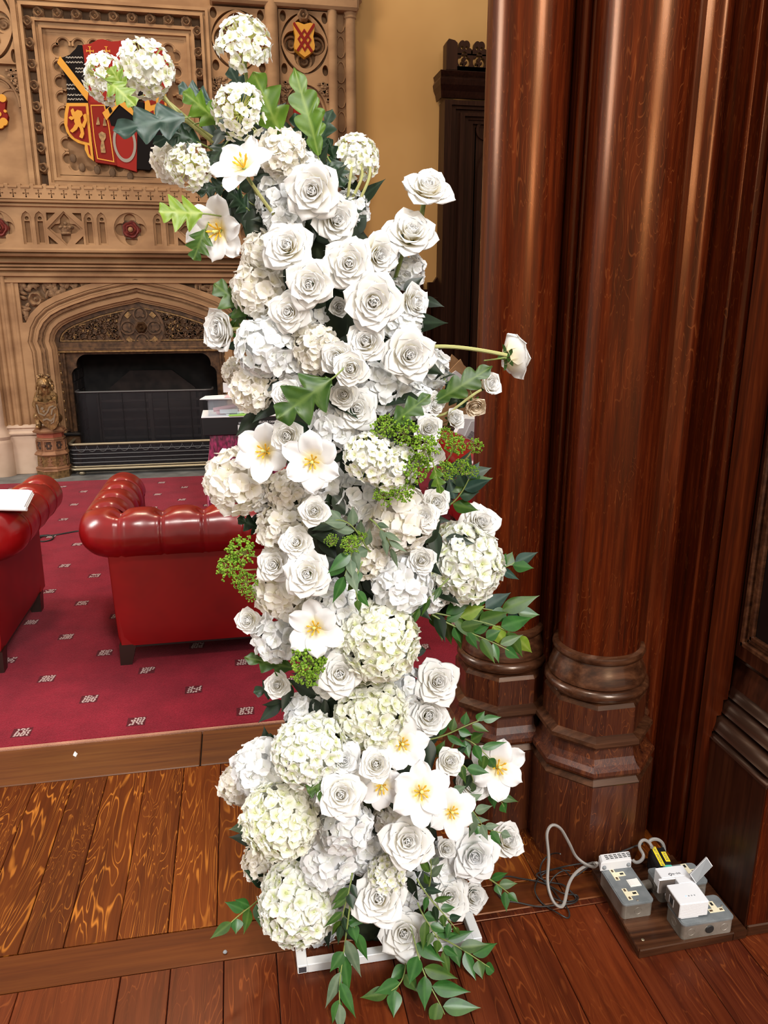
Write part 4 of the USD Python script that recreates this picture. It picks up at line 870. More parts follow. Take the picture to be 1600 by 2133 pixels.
# firebox cavity with sooty bricks and an iron grate
obj('back_wall', bx(xi0-.1, xi1+.1, 8.16, 8.2, 0, 1.6), 'soot', fb)
obj('cavity_ceiling', bx(xi0-.1, xi1+.1, YB+.07, 8.2, 1.25, 1.3), 'soot', fb)
obj('cavity_floor', bx(xi0-.1, xi1+.1, YB+.02, 8.2, .004, .02), 'soot', fb)
for s, x in ((0, xi0-.03), (1, xi1+.03)):
    obj('cheek', bx(x-.02, x+.02, YB+.06, 8.18, 0, 1.28), 'soot', fb)
    for r in range(10):
        for c in range(3):
            y0 = 7.61+.18*c+(.09 if r % 2 else 0); xx = x+.02 if s == 0 else x-.02
            obj('fire_brick', bx(xx-.006, xx+.006, y0+.004, y0+.17, .1+.1*r, .19+.1*r, .004), 'soot_brick', fb)
gr = thing('fire_grate', 'dark iron fire grate deep inside the fireplace', 'grate', (cx0, 7.85, 0))
for k in range(5): obj('bar', bx(cx0-.48, cx0+.48, 7.80, 7.815, .22+.09*k, .245+.09*k, .004), 'soot_brick', gr)
for x in (-.5, -.02, .46): obj('upright', bx(cx0+x, cx0+x+.04, 7.79, 7.83, .02, .66, .006), 'soot_brick', gr)
obj('fireback', hull([(cx0-.42, 8.05, .2), (cx0+.42, 8.05, .2), (cx0-.42, 8.05, .68), (cx0+.42, 8.05, .68), (cx0-.2, 8.05, .86), (cx0+.2, 8.05, .86), (cx0-.42, 8.1, .2), (cx0+.42, 8.1, .2), (cx0-.42, 8.1, .68), (cx0+.42, 8.1, .68), (cx0-.2, 8.1, .86), (cx0+.2, 8.1, .86)]), 'soot_brick', gr)

# --- mesh spark guard and low wire fender
def ring_pts(x0, x1, yf, yb, z, r=.06):
    return [(x0, yb, z), (x0, yf+r, z)]+[(x0+r-r*math.cos(t), yf+r-r*math.sin(t), z) for t in np.linspace(.2, PI/2-.2, 4)]+[(x0+r, yf, z), (x1-r, yf, z)]+[(x1-r+r*math.sin(t), yf+r-r*math.cos(t), z) for t in np.linspace(.2, PI/2-.2, 4)]+[(x1, yf+r, z), (x1, yb, z)]
def guard(t, x0, x1, yf, yb, z0, z1, mname='mesh'):
    lo, hi = ring_pts(x0, x1, yf, yb, z0), ring_pts(x0, x1, yf, yb, z1)
    obj(mname, grid(np.array([lo, hi])), 'fender_mesh', t)
sg = thing('spark_guard', 'tall black mesh spark guard with a thin metal rim across the fireplace opening', 'fire screen', (cx0, 7.45, 0))
gx0, gx1 = q(155, 815, 7.36)[0], 2*cx0-q(155, 815, 7.36)[0]
gz = q(290, 815, 7.36)[1]
guard(sg, gx0, gx1, 7.36, 7.54, .03, gz)
obj('rim', tube(ring_pts(gx0, gx1, 7.36, 7.54, gz), .010, 8), 'steel_dull', sg, smooth=50)
obj('foot_bar', tube(ring_pts(gx0, gx1, 7.36, 7.54, .02), .012, 6), 'black_iron', sg)
for k in range(1, 6):
    x = gx0+(gx1-gx0)*k/6; obj('stay', tube([(x, 7.357, .02), (x, 7.357, gz)], .004, 5), 'black_iron', sg)
fd = thing('fender', 'low black wire fender with brass rails standing on the hearth', 'fender', (cx0, 7.2, 0))
fx0, fx1 = q(146, 960, 7.18)[0], 2*cx0-q(146, 960, 7.18)[0]-.02
ft = q(290, 922, 7.18)[1]
guard(fd, fx0+.005, fx1-.005, 7.185, 7.44, .07, ft-.005)
obj('top_rail', tube(ring_pts(fx0, fx1, 7.18, 7.46, ft), .013, 8), 'brass', fd, smooth=50, label='brass top rail')
obj('bottom_rail', cat_(tube(ring_pts(fx0-.008, fx1+.008, 7.17, 7.46, .062), .014, 8), tube(ring_pts(fx0-.002, fx1+.002, 7.178, 7.46, .085), .007, 6)), 'brass', fd, smooth=50, label='brass bottom rail')
for k in range(4):
    z = .12+(ft-.155)*k/3.4; obj('wire_rail', tube(ring_pts(fx0+.001, fx1-.001, 7.181, 7.44, z), .0055, 6), 'steel_dull', fd)
n = 13
for k in range(n):
    x = fx0+.06+(fx1-fx0-.12)*(k+.5)/n; w = (fx1-fx0-.12)/n/2
    obj('swag_wire', tube([(x+w*math.cos(a), 7.18, ft-.008-.06*math.sin(a)) for a in np.linspace(0, PI, 9)], .0035, 5), 'steel_dull', fd)
obj('base_strip', tube(ring_pts(fx0+.01, fx1-.01, 7.19, 7.44, .045), .012, 6), 'black_iron', fd)
for x in (fx0+.09, fx1-.09): obj('ball_foot', ball((x, 7.20, .026), .026, 6, (1.3, 1.3, .85)), 'brass', fd, smooth=True)

# --- heraldic lion on its pedestal
pcx, pcy = q(113, 950, 7.27)[0], 7.22
pd = thing('pedestal', 'octagonal copper coloured pedestal standing left of the fender', 'pedestal', (pcx, pcy, 0))
zq_ = lambda py: q(113, py, pcy-.1)[1]
def octp(prof, name, m): obj(name, grid(np.array([[(pcx+a/math.cos(PI/8)*math.cos(PI/8+k*PI/4), pcy+a/math.cos(PI/8)*math.sin(PI/8+k*PI/4), z) for k in range(9)] for a, z in prof])), m, pd)
hp_ = zq_(892)
zs5 = [0, .075, .085, .105, .115, .215, .23, .25, .26, .365, .375, .385, .425, .445, .46, .475]
zs5 = [z*hp_/.475 for z in zs5]
octp([(.135, 0), (.135, zs5[1])], 'foot', 'bronze_bright')
octp([(.135, zs5[1]), (.142, zs5[1]), (.138, zs5[2]), (.142, zs5[3]-.005), (.125, zs5[3]), (.122, zs5[4])], 'base_moulding', 'pedestal_copper')
octp([(.122, zs5[4]), (.118, zs5[5])], 'lower_drum', 'bronze_bright')
octp([(.118, zs5[5]), (.135, zs5[5]+.005), (.14, zs5[6]), (.125, zs5[7]), (.115, zs5[8])], 'belt_moulding', 'pedestal_copper')
octp([(.115, zs5[8]), (.11, zs5[9])], 'middle_drum', 'pedestal_copper')
octp([(.11, zs5[9]), (.12, zs5[9]+.004), (.118, zs5[10]), (.105, zs5[11])], 'neck_moulding', 'pedestal_copper')
octp([(.105, zs5[11]), (.105, zs5[12])], 'upper_drum', 'pedestal_red')
octp([(.105, zs5[12]), (.13, zs5[12]+.006), (.135, zs5[13]), (.12, zs5[13]+.004), (.118, zs5[14]), (.10, zs5[15]), (.0, zs5[15])], 'cap', 'pedestal_copper')
for k in range(8):
    a = k*PI/4; n_ = np.array([math.cos(a), math.sin(a), 0]); t_ = np.array([-math.sin(a), math.cos(a), 0])
    if n_[1] > .5: continue
    Rm = np.array([t_, -n_, [0, 0, 1.0]])
    zc3 = (zs5[8]+zs5[9])/2
    holes = unary_union([Point(.018*math.cos(b), .026*math.sin(b)).buffer(.012, 5) for b in np.linspace(0, 2*PI, 7)[:-1]])
    pl = sbox(-.038, -.042, .038, .042)
    obj('tracery_tile', xf(ext(pl.difference(sbox(-.032, -.036, .032, .036)), 0, .01), Rm, n_*.122+np.array([pcx, pcy, zc3])), 'pedestal_copper', pd)
    obj('tracery_holes', xf(ext(holes, 0, .004), Rm, n_*.1155+np.array([pcx, pcy, zc3])), 'hole_dark', pd)
    tf = unary_union([Polygon([(-.03, -.03), (.03, -.03), (.008, 0), (.008, .03), (-.008, .03), (-.008, 0)]), Point(0, .035).buffer(.01), Point(-.014, .015).buffer(.008), Point(.014, .015).buffer(.008)])
    obj('lily_relief', xf(ext(tf, 0, .012), Rm, n_*.127+np.array([pcx, pcy, (zs5[4]+zs5[5])/2-.01])), 'pedestal_copper', pd)
import manifold3d as m3
def blob(bones, edge, it=8):
    tot = None
    for (a, ra), (b, rb) in bones:
        s1 = m3.Manifold.sphere(ra, 14).translate(list(map(float, a))); s2 = m3.Manifold.sphere(rb, 14).translate(list(map(float, b)))
        h = m3.Manifold.batch_hull([s1, s2]); tot = h if tot is None else tot+h
    tot = tot.refine_to_length(edge); v, f = arr(tot); t = trimesh.Trimesh(v, f, process=True)
    trimesh.smoothing.filter_taubin(t, iterations=it); return t
ln = thing('lion_statue', 'seated bronze lion holding a shield on top of the copper pedestal', 'statue', (pcx, pcy, hp_))
b = np.array([pcx, pcy, hp_]); v3 = lambda x, y, z: b+np.array([x, y, z])
body = blob([((v3(0, .05, .08), .075), (v3(-.005, .02, .27), .068)), ((v3(-.005, .02, .27), .068), (v3(0, -.01, .36), .055)), ((v3(0, -.02, .385), .058), (v3(.015, -.055, .375), .036)),
             ((v3(-.06, .02, .28), .036), (v3(-.085, -.05, .20), .026)), ((v3(-.085, -.05, .20), .026), (v3(-.05, -.10, .17), .02)), ((v3(.06, .02, .27), .034), (v3(.08, -.05, .22), .024)), ((v3(.08, -.05, .22), .024), (v3(.06, -.10, .23), .018)),
             ((v3(-.06, .04, .07), .05), (v3(-.075, -.05, .10), .04)), ((v3(-.075, -.05, .10), .036), (v3(-.07, -.07, .02), .024)), ((v3(-.07, -.07, .02), .024), (v3(-.07, -.115, .016), .018)),
             ((v3(.06, .04, .07), .05), (v3(.075, -.05, .10), .04)), ((v3(.075, -.05, .10), .036), (v3(.07, -.07, .02), .024)), ((v3(.07, -.07, .02), .024), (v3(.07, -.115, .016), .018))], .016)
nv_ = np.array(body.vertices); body.vertices = nv_+np.array(body.vertex_normals)*(meshkit.noise(nv_*70, 3)[:, None]-.5)*.006
obj('body', body, 'bronze_bright', ln, smooth=True)
rr = random.Random(4); mn = []
for k in range(46):
    a, e = rr.uniform(0, 2*PI), rr.uniform(-.9, 1.1); d = np.array([math.cos(a)*math.cos(e), math.sin(a)*math.cos(e), math.sin(e)])
    if d[1] < -.75 and abs(d[2]) < .4: continue
    p = v3(0, .0, .375)+d*.066; mn.append(tube([p-d*.02, p, p+d*.012+np.array([0, 0, -.02])], [.011, .012, .003], 5))
for k in range(26):
    a = rr.uniform(PI, 2*PI); p = v3(.065*math.cos(a), .01+.06*math.sin(a), .30+rr.uniform(-.03, .03)); mn.append(tube([p, p+np.array([.01*math.cos(a), -.01, -.03]), p+np.array([0, 0, -.05])], [.014, .011, .003], 5))
obj('mane', cat_(*mn), 'bronze_bright', ln, smooth=40)
obj('face', cat_(ball(v3(.014, -.088, .366), .018, 5, (1.2, 1, .8)), ball(v3(.006, -.10, .372), .008, 4), ball(v3(-.008, -.07, .395), .007, 4), ball(v3(.03, -.07, .395), .007, 4), ball(v3(-.035, -.01, .44), .014, 4), ball(v3(.04, -.01, .44), .014, 4)), 'bronze', ln, smooth=40)
obj('crown_curls', cat_(*[ball(v3(.045*math.cos(a), -.005+.04*math.sin(a), .443+.012*math.sin(3*a)), .014, 4) for a in np.linspace(0, 2*PI, 9)[:-1]]), 'bronze_bright', ln, smooth=40)
shp = [(-.085, .24), (.0, .225), (.085, .25), (.095, .16), (.09, .06), (.06, .01), (.03, -.01), (-.02, .03), (-.07, .10), (-.09, .17)]
Sx = Polygon(shp).buffer(.004)
off_ = v3(.02, -.135, 0.0)
obj('shield', xf(ext(Sx, 0, .018), None, off_), 'bronze_bright', ln)
obj('shield_rim', xf(ext(Sx.difference(Sx.buffer(-.010)), -.008, .004), None, off_), 'bronze_bright', ln)
obj('shield_relief', xf(ext(unary_union([LineString([(-.07, .21), (-.06, .14), (-.02, .12), (.01, .15), (.03, .19), (.06, .20)]).buffer(.006), LineString([(-.03, .08), (.0, .09), (.03, .07), (.05, .09)]).buffer(.007), LineString([(.03, .05), (.05, .06), (.06, .10), (.07, .13)]).buffer(.005), Point(-.03, .18).buffer(.012), Point(-.02, .155).buffer(.01), LineString([(.04, .13), (.05, .17), (.08, .19)]).buffer(.006)]), -.006, .004), None, off_), 'brass', ln)
# ---------------------------------------------------------------- red leather chesterfield armchairs
def chesterfield(t):
    hw, R, zc, yb, yf = 0.425, 0.102, 0.592, 0.085, 0.86
    rc = 0.06
    pts = [(-hw, yf), (-hw, yb+rc)]+[(-hw+rc-rc*math.cos(a), yb+rc-rc*math.sin(a)) for a in np.linspace(0.12, PI/2-0.12, 7)]+[(-hw+rc, yb), (hw-rc, yb)]+[(hw-rc+rc*math.sin(a), yb+rc-rc*math.cos(a)) for a in np.linspace(0.12, PI/2-0.12, 7)]+[(hw, yb+rc), (hw, yf)]
    P = np.array(pts); s = np.r_[0, np.cumsum(np.linalg.norm(np.diff(P, axis=0), axis=1))]; Ltot = s[-1]
    N = 300; S = np.linspace(0, Ltot, N); X = np.interp(S, s, P[:, 0]); Y = np.interp(S, s, P[:, 1])
    k = 13; ker = np.ones(k)/k
    Xp, Yp = np.pad(X, k//2, mode='edge'), np.pad(Y, k//2, mode='edge'); X, Y = np.convolve(Xp, ker, 'valid'), np.convolve(Yp, ker, 'valid')
    T = np.gradient(np.stack([X, Y], 1), axis=0); T /= np.linalg.norm(T, axis=1, keepdims=True)
    out = np.stack([T[:, 1], -T[:, 0]], 1)            # outward of the U
    c0 = np.array([0, .45])
    if ((np.stack([X, Y], 1)[N//2]-c0) @ out[N//2]) < 0: out = -out
    sp = 0.17; mid = Ltot/2; btn = mid+sp*(np.arange(-8, 9)+0.0)
    btn = btn[(btn > 0.05) & (btn < Ltot-0.05)]
    th = np.linspace(-0.6*PI, 1.02*PI, 44)            # 0 = outward, pi/2 = up, pi = inward
    TH, SS = np.meshgrid(th, S); rad = np.full_like(TH, R)
    thb = 0.47*PI
    for bq in btn:
        ds = SS-bq; d2 = (ds/0.030)**2+((TH-thb)*R/0.030)**2
        rad -= 0.034*np.exp(-d2)
        gr = np.exp(-(ds/0.0055)**2); rad -= 0.0045*gr*(TH < thb)*(TH > -0.5*PI)
        gr2 = np.exp(-((np.abs(ds)-0.013)/0.004)**2); rad += 0.0018*gr2*(TH < thb-0.35)
        rad -= 0.015*np.exp(-(ds/0.020)**2)*(TH > thb)*np.clip((TH-thb)/0.6, 0, 1)
    lob = np.zeros_like(SS)
    for i in range(len(btn)-1): lob += np.where((SS >= btn[i]) & (SS < btn[i+1]), np.sin(PI*(SS-btn[i])/(btn[i+1]-btn[i])), 0)
    rad += 0.0025*lob*np.exp(-((TH-0.45*PI)/0.9)**2)+0.009*lob*np.clip((TH-thb)/.5, 0, 1)
    rad += 0.0022*(meshkit.noise(np.stack([SS*28, TH*3, 0*SS], -1), 4)-.5)
    V = np.stack([X[:, None]+out[:, :1]*rad*np.cos(TH), Y[:, None]+out[:, 1:]*rad*np.cos(TH), zc+rad*np.sin(TH)], -1)
    obj('arm_roll', grid(V), 'red_leather', t, smooth=True)
    B = []
    for bq in btn:
        i = np.argmin(abs(S-bq)); r_ = R-0.031; n_ = np.array([out[i, 0]*math.cos(thb), out[i, 1]*math.cos(thb), math.sin(thb)])
        obj('button', xf(ball((0, 0, 0), 0.0085, 5, (1, 1, .6)), frame(n_), np.array([X[i], Y[i], zc])+n_*r_), 'leather_button', t, smooth=True)
    for sx in (-1, 1):
        prof = [(0.0, .006), (.06, .008), (.092, .0), (.10, -.012)]
        obj('arm_facing', xf(lathe([(r, z) for r, z in prof], 24), frame((0, 1, 0)), (sx*hw, yf+.004, zc)), 'red_leather', t, smooth=50)
        obj('arm_front', hull([(sx*(hw-.07), yf-.02, .1), (sx*(hw-.035), yf-.02, .1), (sx*(hw-.09), yf-.02, .54), (sx*(hw-.028), yf-.02, .54), (sx*(hw-.07), yf-.1, .1), (sx*(hw-.035), yf-.1, .1), (sx*(hw-.09), yf-.1, .54), (sx*(hw-.028), yf-.1, .54)]), 'red_leather_flat', t)
    # outer panels: slightly battered and softly rounded at the lower corners
    def panel(u0, u1, f):
        U, Z = np.meshgrid(np.linspace(0, 1, 14), np.linspace(0, 1, 12)); zz_ = .096+(.57-.096)*Z
        inset = .018*(1-Z)**1.5+.012*np.exp(-((Z-0)/.05)**2)
        return grid(f(u0+(u1-u0)*U, zz_, inset))
    xw = .40
    obj('back_panel', panel(-1, 1, lambda u, z, i: np.stack([u*(xw-i*.6), .028+i*.5+.03*np.clip(np.abs(u)-.93, 0, 1)/.07*.5, z], -1)), 'red_leather_flat', t, smooth=True)
    for sx in (-1, 1):
        obj('side_panel', panel(0, 1, lambda u, z, i, sx=sx: np.stack([sx*(xw-i*.6)+0*u, .040+i*.5+u*(yf-.08), z], -1)), 'red_leather_flat', t, smooth=True)
    body = Polygon([(-xw+.02, .045), (xw-.02, .045), (xw-.02, .80), (.325, .80), (.325, .18), (-.325, .18), (-.325, .80), (-xw+.02, .80)])
    obj('inner_frame', extz(body, .10, .60), 'red_leather_flat', t)
    obj('seat_base', bx(-xw+.02, xw-.02, .06, .80, .10, .28, .01), 'red_leather_flat', t)
    obj('seat_cushion', bx(-xw+.165, xw-.165, .23, .84, .28, .42, .03), 'red_leather', t)
    obj('underside', bx(-xw+.02, xw-.02, .05, .80, .085, .10), 'black_rubber', t)
    for sx in (-1, 1):
        for y in (.045, .72):
            x0 = sx*(xw-.045)
            obj('leg', hull([(x0-.036, y, .10), (x0+.036, y, .10), (x0-.036, y+.07, .10), (x0+.036, y+.07, .10), (x0+sx*.012-.024, y-.01, 0.01), (x0+sx*.012+.024, y-.01, 0.01), (x0+sx*.012-.024, y+.04, 0.01), (x0+sx*.012+.024, y+.04, 0.01)]), 'dark_leg', t)
ch = thing('armchair', 'red buttoned leather armchair with rolled arms beside the flowers, its back to the camera', 'armchair', local=True, group='red leather club armchairs')
chesterfield(ch); place(ch, np.eye(3), (-.165, 3.168, 0))
c2 = copy_of(ch, 'armchair', 'red leather armchair with white folded papers lying on its arm', 'armchair', 'red leather club armchairs'); place(c2, np.eye(3), (-1.425, 3.19, 0))
_p = atZ(958, 948, .655)
c3 = copy_of(ch, 'armchair', 'distant red leather armchair glimpsed between the flowers and the wooden column', 'armchair', 'red leather club armchairs'); place(c3, np.eye(3), (float(_p[0])+.525, float(_p[1])-.15, 0))

# folded papers on the left chair
pp_ = thing('paper', 'folded white sheets of paper lying on the arm of the left armchair', 'paper')
zt_ = .716
pc = [atZ(*p, zt_) for p in [(-60, 1022), (62, 1024), (71, 1026), (54, 1058), (-60, 1056)]]
for k in range(3):
    sh_k = np.array([[p[0]-.004*k, p[1]+.004*k, 0] for p in pc]); v = []
    for z in (zt_-.012+.006*k, zt_-.0085+.006*k): v += [(p[0], p[1], z+.004*math.sin(p[0]*25)) for p in sh_k]
    obj('sheet', hull(v), 'paper', pp_)
fold = [pc[3]+np.array([0.004, 0, 0]), pc[4]]
obj('fold', tube([fold[0]+[0, -.006, -.004], fold[1]+[0, -.006, -.004]], .009, 8), 'paper', pp_, smooth=50)

# floor cables on the carpet
def cable(name, label, pts, r, m, cat='cable', group=None, n=60):
    return obj(name, tube(spline(pts, n), r, 7), m, None, smooth=50, label=label, cat=cat, group=group)
cable('cable', 'thin black cable with a small loop on the red carpet between the armchairs', [atZ(*p, .014) for p in [(40, 1124), (62, 1120), (85, 1116), (105, 1115), (111, 1119), (102, 1126), (88, 1128), (80, 1125), (88, 1118), (110, 1115), (140, 1110), (165, 1106)]], .0055, 'black_rubber')
cable('cable', 'thin black cable on the carpet running to the velvet covered table', [atZ(*p, .014) for p in [(330, 1072), (350, 1066), (375, 1060), (400, 1060), (425, 1063), (455, 1062)]], .0055, 'black_rubber')

# ---------------------------------------------------------------- table with crushed velvet cloth and the box on it
tl = atY(437, 907, 5.0); tx0, tz = float(tl[0]), float(tl[2]); tx1 = tx0+.92
tb = thing('table', 'small table wholly covered by the crimson velvet cloth', 'table', (0.3, 5.3, 0))
obj('table_top', bx(tx0+.015, tx1-.015, 5.015, 5.62, tz-.03, tz-.006, .004), 'dark_leg', tb)
for x in (tx0+.04, tx1-.08):
    for y in (5.04, 5.56): obj('leg', bx(x, x+.04, y, y+.04, .010, tz-.03, .003), 'dark_leg', tb)
def drape():
    n = 200; per_ = [(tx0, 5.0), (tx1, 5.0), (tx1, 5.64), (tx0, 5.64), (tx0, 5.0)]; P = np.array(per_); s = np.r_[0, np.cumsum(np.linalg.norm(np.diff(P, axis=0), axis=1))]
    S = np.linspace(0, s[-1], n); XY = np.stack([np.interp(S, s, P[:, 0]), np.interp(S, s, P[:, 1])], 1); c = XY.mean(0); rows = []
    ph = 2*PI*np.round(s[-1]/.11)*S/s[-1]
    for f in np.linspace(0, 1, 14):
        o = XY-c; o = o/np.linalg.norm(o, axis=1, keepdims=True); am = .028*min(1, f*2.2)
        w = (np.sin(ph)+.5*np.sin(ph*2.3+1))*am+.02*f
        rows.append(np.c_[XY+o*w[:, None], np.full(n, tz-.004-f*(tz-.022))])
    top = [np.c_[c+(XY-c)*k, np.full(n, tz)] for k in (0.0, .5, .97)]
    return grid(np.array(top+rows))
obj('tablecloth', drape(), 'velvet', None, smooth=60, label='crimson crushed velvet cloth hanging over the small table behind the flowers', cat='tablecloth')
bl, br_, bt = atY(423, 903, 4.985), atY(579, 903, 4.985), atY(424, 871, 4.985)
X0b, X1b, Zb0, Zb1 = float(bl[0]), float(br_[0])+.04, tz+.002, float(bt[2])
kb = thing('box', 'flat black cardboard box with white lettering on the velvet covered table', 'box', (X0b+.2, 5.1, Zb0))
obj('carton', bx(X0b, X1b, 4.985, 5.33, Zb0, Zb1, .003), 'box_black', kb)
stk = q(503.5, 892, 4.985)
obj('sticker', bx(stk[0]-.024, stk[0]+.024, 4.9835, 4.986, stk[1]-.026, stk[1]+.022), 'white_print', kb, label='plain white square sticker')
obj('sticker_tab', bx(stk[0]-.018, stk[0]+.014, 4.9835, 4.986, stk[1]+.026, stk[1]+.040), 'antenna_grey', kb)
def text_on(name, s, h, R, pos, m, parent, depth=.0012, bold=False, center=True, flip=False):
    t = meshkit.text_mesh(s, h, depth, bold); v = np.array(t.vertices); c = (v.max(0)+v.min(0))/2
    v = v-[c[0] if center else 0, c[1], 0]
    if flip: v[:, :2] *= -1
    return obj(name, (v @ np.asarray(R)+np.asarray(pos), np.array(t.faces)), m, parent)
RF = np.array([[1, 0, 0], [0, 0, 1], [0, -1.0, 0]])
p1, p2 = q(559, 878.5, 4.985), q(565, 884.5, 4.985)
text_on('lettering', 'COMBO SYSTEM', .0125, RF, (p1[0], 4.985, p1[1]), 'white_print', kb, bold=True, flip=True)
text_on('lettering', 'WIRELESS', .0115, RF, (p2[0]+.004, 4.985, p2[1]-.001), 'white_print', kb, bold=True, flip=True)
# papers and clear tub on the black box
wpz = Zb1
pst = thing('paper_stack', 'loose white papers and a lime green sheet spread over the black box', 'papers', (X0b+.2, 5.1, wpz))
obj('paper_sheet', bx(X0b-.005, X1b-.03, 4.98, 5.30, wpz, wpz+.008, .002), 'paper', pst)
obj('paper_sheet', xf(bx(-.2, .2, -.11, .11, 0, .006, .002), frame((0, 0, 1), None, .2), (X0b+.33, 5.15, wpz+.010)), 'paper', pst)
g0 = q(505, 866, 4.99); obj('lime_sheet', bx(g0[0]-.085, g0[0]+.085, 4.976, 5.1, wpz+.008, wpz+.016, .002), 'lime_paper', pst, label='lime green sheet')
for k in range(5):
    a = -.15+.22*k; obj('paper_roll', tube([(X0b+.22+.05*k, 5.02+.01*k, wpz+.022), (X0b+.34+.05*k, 5.03+.03*k, wpz+.035+.012*(k % 2))], .010, 8), 'paper', pst, smooth=50)
tb0, tb1 = q(431, 862, 5.0), q(499, 862, 5.0); tz0, tz1 = wpz+.010, q(431, 832, 5.0)[1]
tub = thing('plastic_tub', 'clear plastic tub of small things standing on the papers', 'tub', ((tb0[0]+tb1[0])/2, 5.1, tz0))
o_, i_ = sbox(tb0[0]+.008, 5.0, tb1[0], 5.2), sbox(tb0[0]+.011, 5.003, tb1[0]-.003, 5.197)
obj('tub_wall', extz(o_.difference(i_), tz0, tz1), 'clear_plastic', tub)
obj('tub_rim', extz(o_.buffer(.008).difference(i_), tz1-.008, tz1), 'clear_plastic', tub)
obj('contents', cat_(tube([(tb0[0]+.04, 5.06, tz0+.03), (tb0[0]+.18, 5.08, tz0+.05)], .014, 8), tube([(tb0[0]+.06, 5.05, tz0+.012), (tb0[0]+.2, 5.1, tz0+.014)], .011, 8)), 'pink_paper', tub, smooth=50)
obj('paper_slip', bx(tb0[0]+.08, tb1[0]-.01, 5.03, 5.04, tz0+.01, tz0+.035), 'paper', tub)
l0, l1 = q(416, 829, 4.99), q(505, 818, 4.99)
lid = thing('booklet', 'white booklet balanced across the top of the clear plastic tub', 'booklet', (l0[0]+.1, 5.1, tz1))
obj('cover', hull([(l0[0], 4.97, tz1+.002), (l0[0]+.27, 4.97, tz1+.002), (l0[0]+.03, 5.12, tz1+.002), (l0[0]+.30, 5.12, tz1+.012), (l0[0], 4.97, tz1+.006), (l0[0]+.27, 4.97, tz1+.008), (l0[0]+.03, 5.12, tz1+.008), (l0[0]+.30, 5.12, tz1+.020)]), 'paper', lid)
obj('pink_page', hull([(l0[0]+.15, 4.985, tz1+.010), (l0[0]+.28, 4.985, tz1+.012), (l0[0]+.2, 5.16, tz1+.035), (l0[0]+.31, 5.16, tz1+.05), (l0[0]+.24, 5.0, tz1+.05), (l0[0]+.3, 5.1, tz1+.062)]), 'pink_paper', lid)
pk = q(478, 807, 5.05); obj('wrapped_packet', hull([np.array([pk[0]-.04, 5.04, pk[1]-.03])+np.array([a, b_, c_]) for a in (0, .1) for b_ in (0, .08) for c_ in (0, .055-.15*a)]), 'white_plastic', lid)

# ---------------------------------------------------------------- things behind the flowers on the right
st_ = thing('side_table', 'dark side table hidden behind the flowers at the far right', 'table', (1.5, 5.2, 0))
obj('table_top', bx(1.12, 1.9, 5.0, 5.7, .66, .70, .004), 'dark_leg', st_)
for x in (1.15, 1.82):
    for y in (5.03, 5.62): obj('leg', bx(x, x+.05, y, y+.05, .01, .66, .004), 'dark_leg', st_)
a, b_, c_, d_ = (atY(*p, 5.1) for p in [(922, 775), (942, 738), (985, 775), (1012, 812)])
cb = thing('cardboard_box', 'open brown cardboard box with raised flaps beyond the flowers', 'box', (float(a[0])+.2, 5.2, .70))
zb1 = float(atY(960, 805, 5.1)[2])
obj('carton', bx(float(a[0])-.05, float(d_[0])+.03, 5.1, 5.5, .70, zb1, .003), 'cardboard', cb)
def flap(P, t=(0, .012, 0)): return hull([p for p in P]+[np.asarray(p)+np.asarray(t) for p in P])
obj('flap', flap([atY(915, 795, 5.12), atY(942, 738, 5.12), atY(986, 778, 5.12), atY(1000, 806, 5.12)]), 'cardboard', cb)
obj('flap', flap([atY(928, 782, 5.09), atY(960, 748, 5.07), atY(972, 772, 5.07), atY(935, 806, 5.09)]), 'cardboard', cb)
obj('packing_paper', flap([atY(925, 790, 5.06), atY(950, 772, 5.06), atY(996, 806, 5.07), atY(994, 812, 5.07), atY(930, 803, 5.07)]), 'paper', cb)
w_ = [atY(*p, 4.95) for p in [(949, 905), (968, 872), (1001, 874), (1000, 903), (984, 926), (962, 930)]]
wbx = thing('white_box', 'tilted white box with a grey barcode beyond the flowers', 'box', tuple(w_[0]))
obj('carton', flap(w_, (0, .07, .02)), 'paper', wbx)
obj('edge_flap', flap([atY(*p, 4.945) for p in [(982, 878), (1000, 876), (1000, 901), (968, 924), (964, 918)]], (0, .006, 0)), 'white_plastic', wbx)
bar = []
for k in range(7):
    t_ = k/7; P = np.array([974+t_*8.5, 910-t_*13.5]); o = np.array([8.2, 5.0]); w2 = (1.0, .55, .8)[k % 3]
    dlt = np.array([.55, -.9])*w2
    bar.append(flap([atY(*p, 4.942) for p in (P, P+o, P+o+dlt, P+dlt)], (0, .002, 0)))
obj('barcode', cat_(*bar), 'grey_print', wbx)
# scraps on the floor
obj('paper_scrap', hull([atZ(152, 1574)+[0, 0, 0.001], atZ(158, 1577)+[0, 0, 0.001], atZ(162, 1571)+[0, 0, .002], atZ(157, 1571)+[0, 0, .012], atZ(154, 1570)+[0, 0, .003]]), 'paper', None, label='tiny white scrap of paper on the board at the carpet edge', cat='scrap')
obj('glue_pebble', ball(atZ(469, 1985)+[0, 0, .003], .0055, 4, (1, 1, .7)), 'antenna_grey', None, label='small grey lump on the floorboard left of the flower stand', cat='scrap')

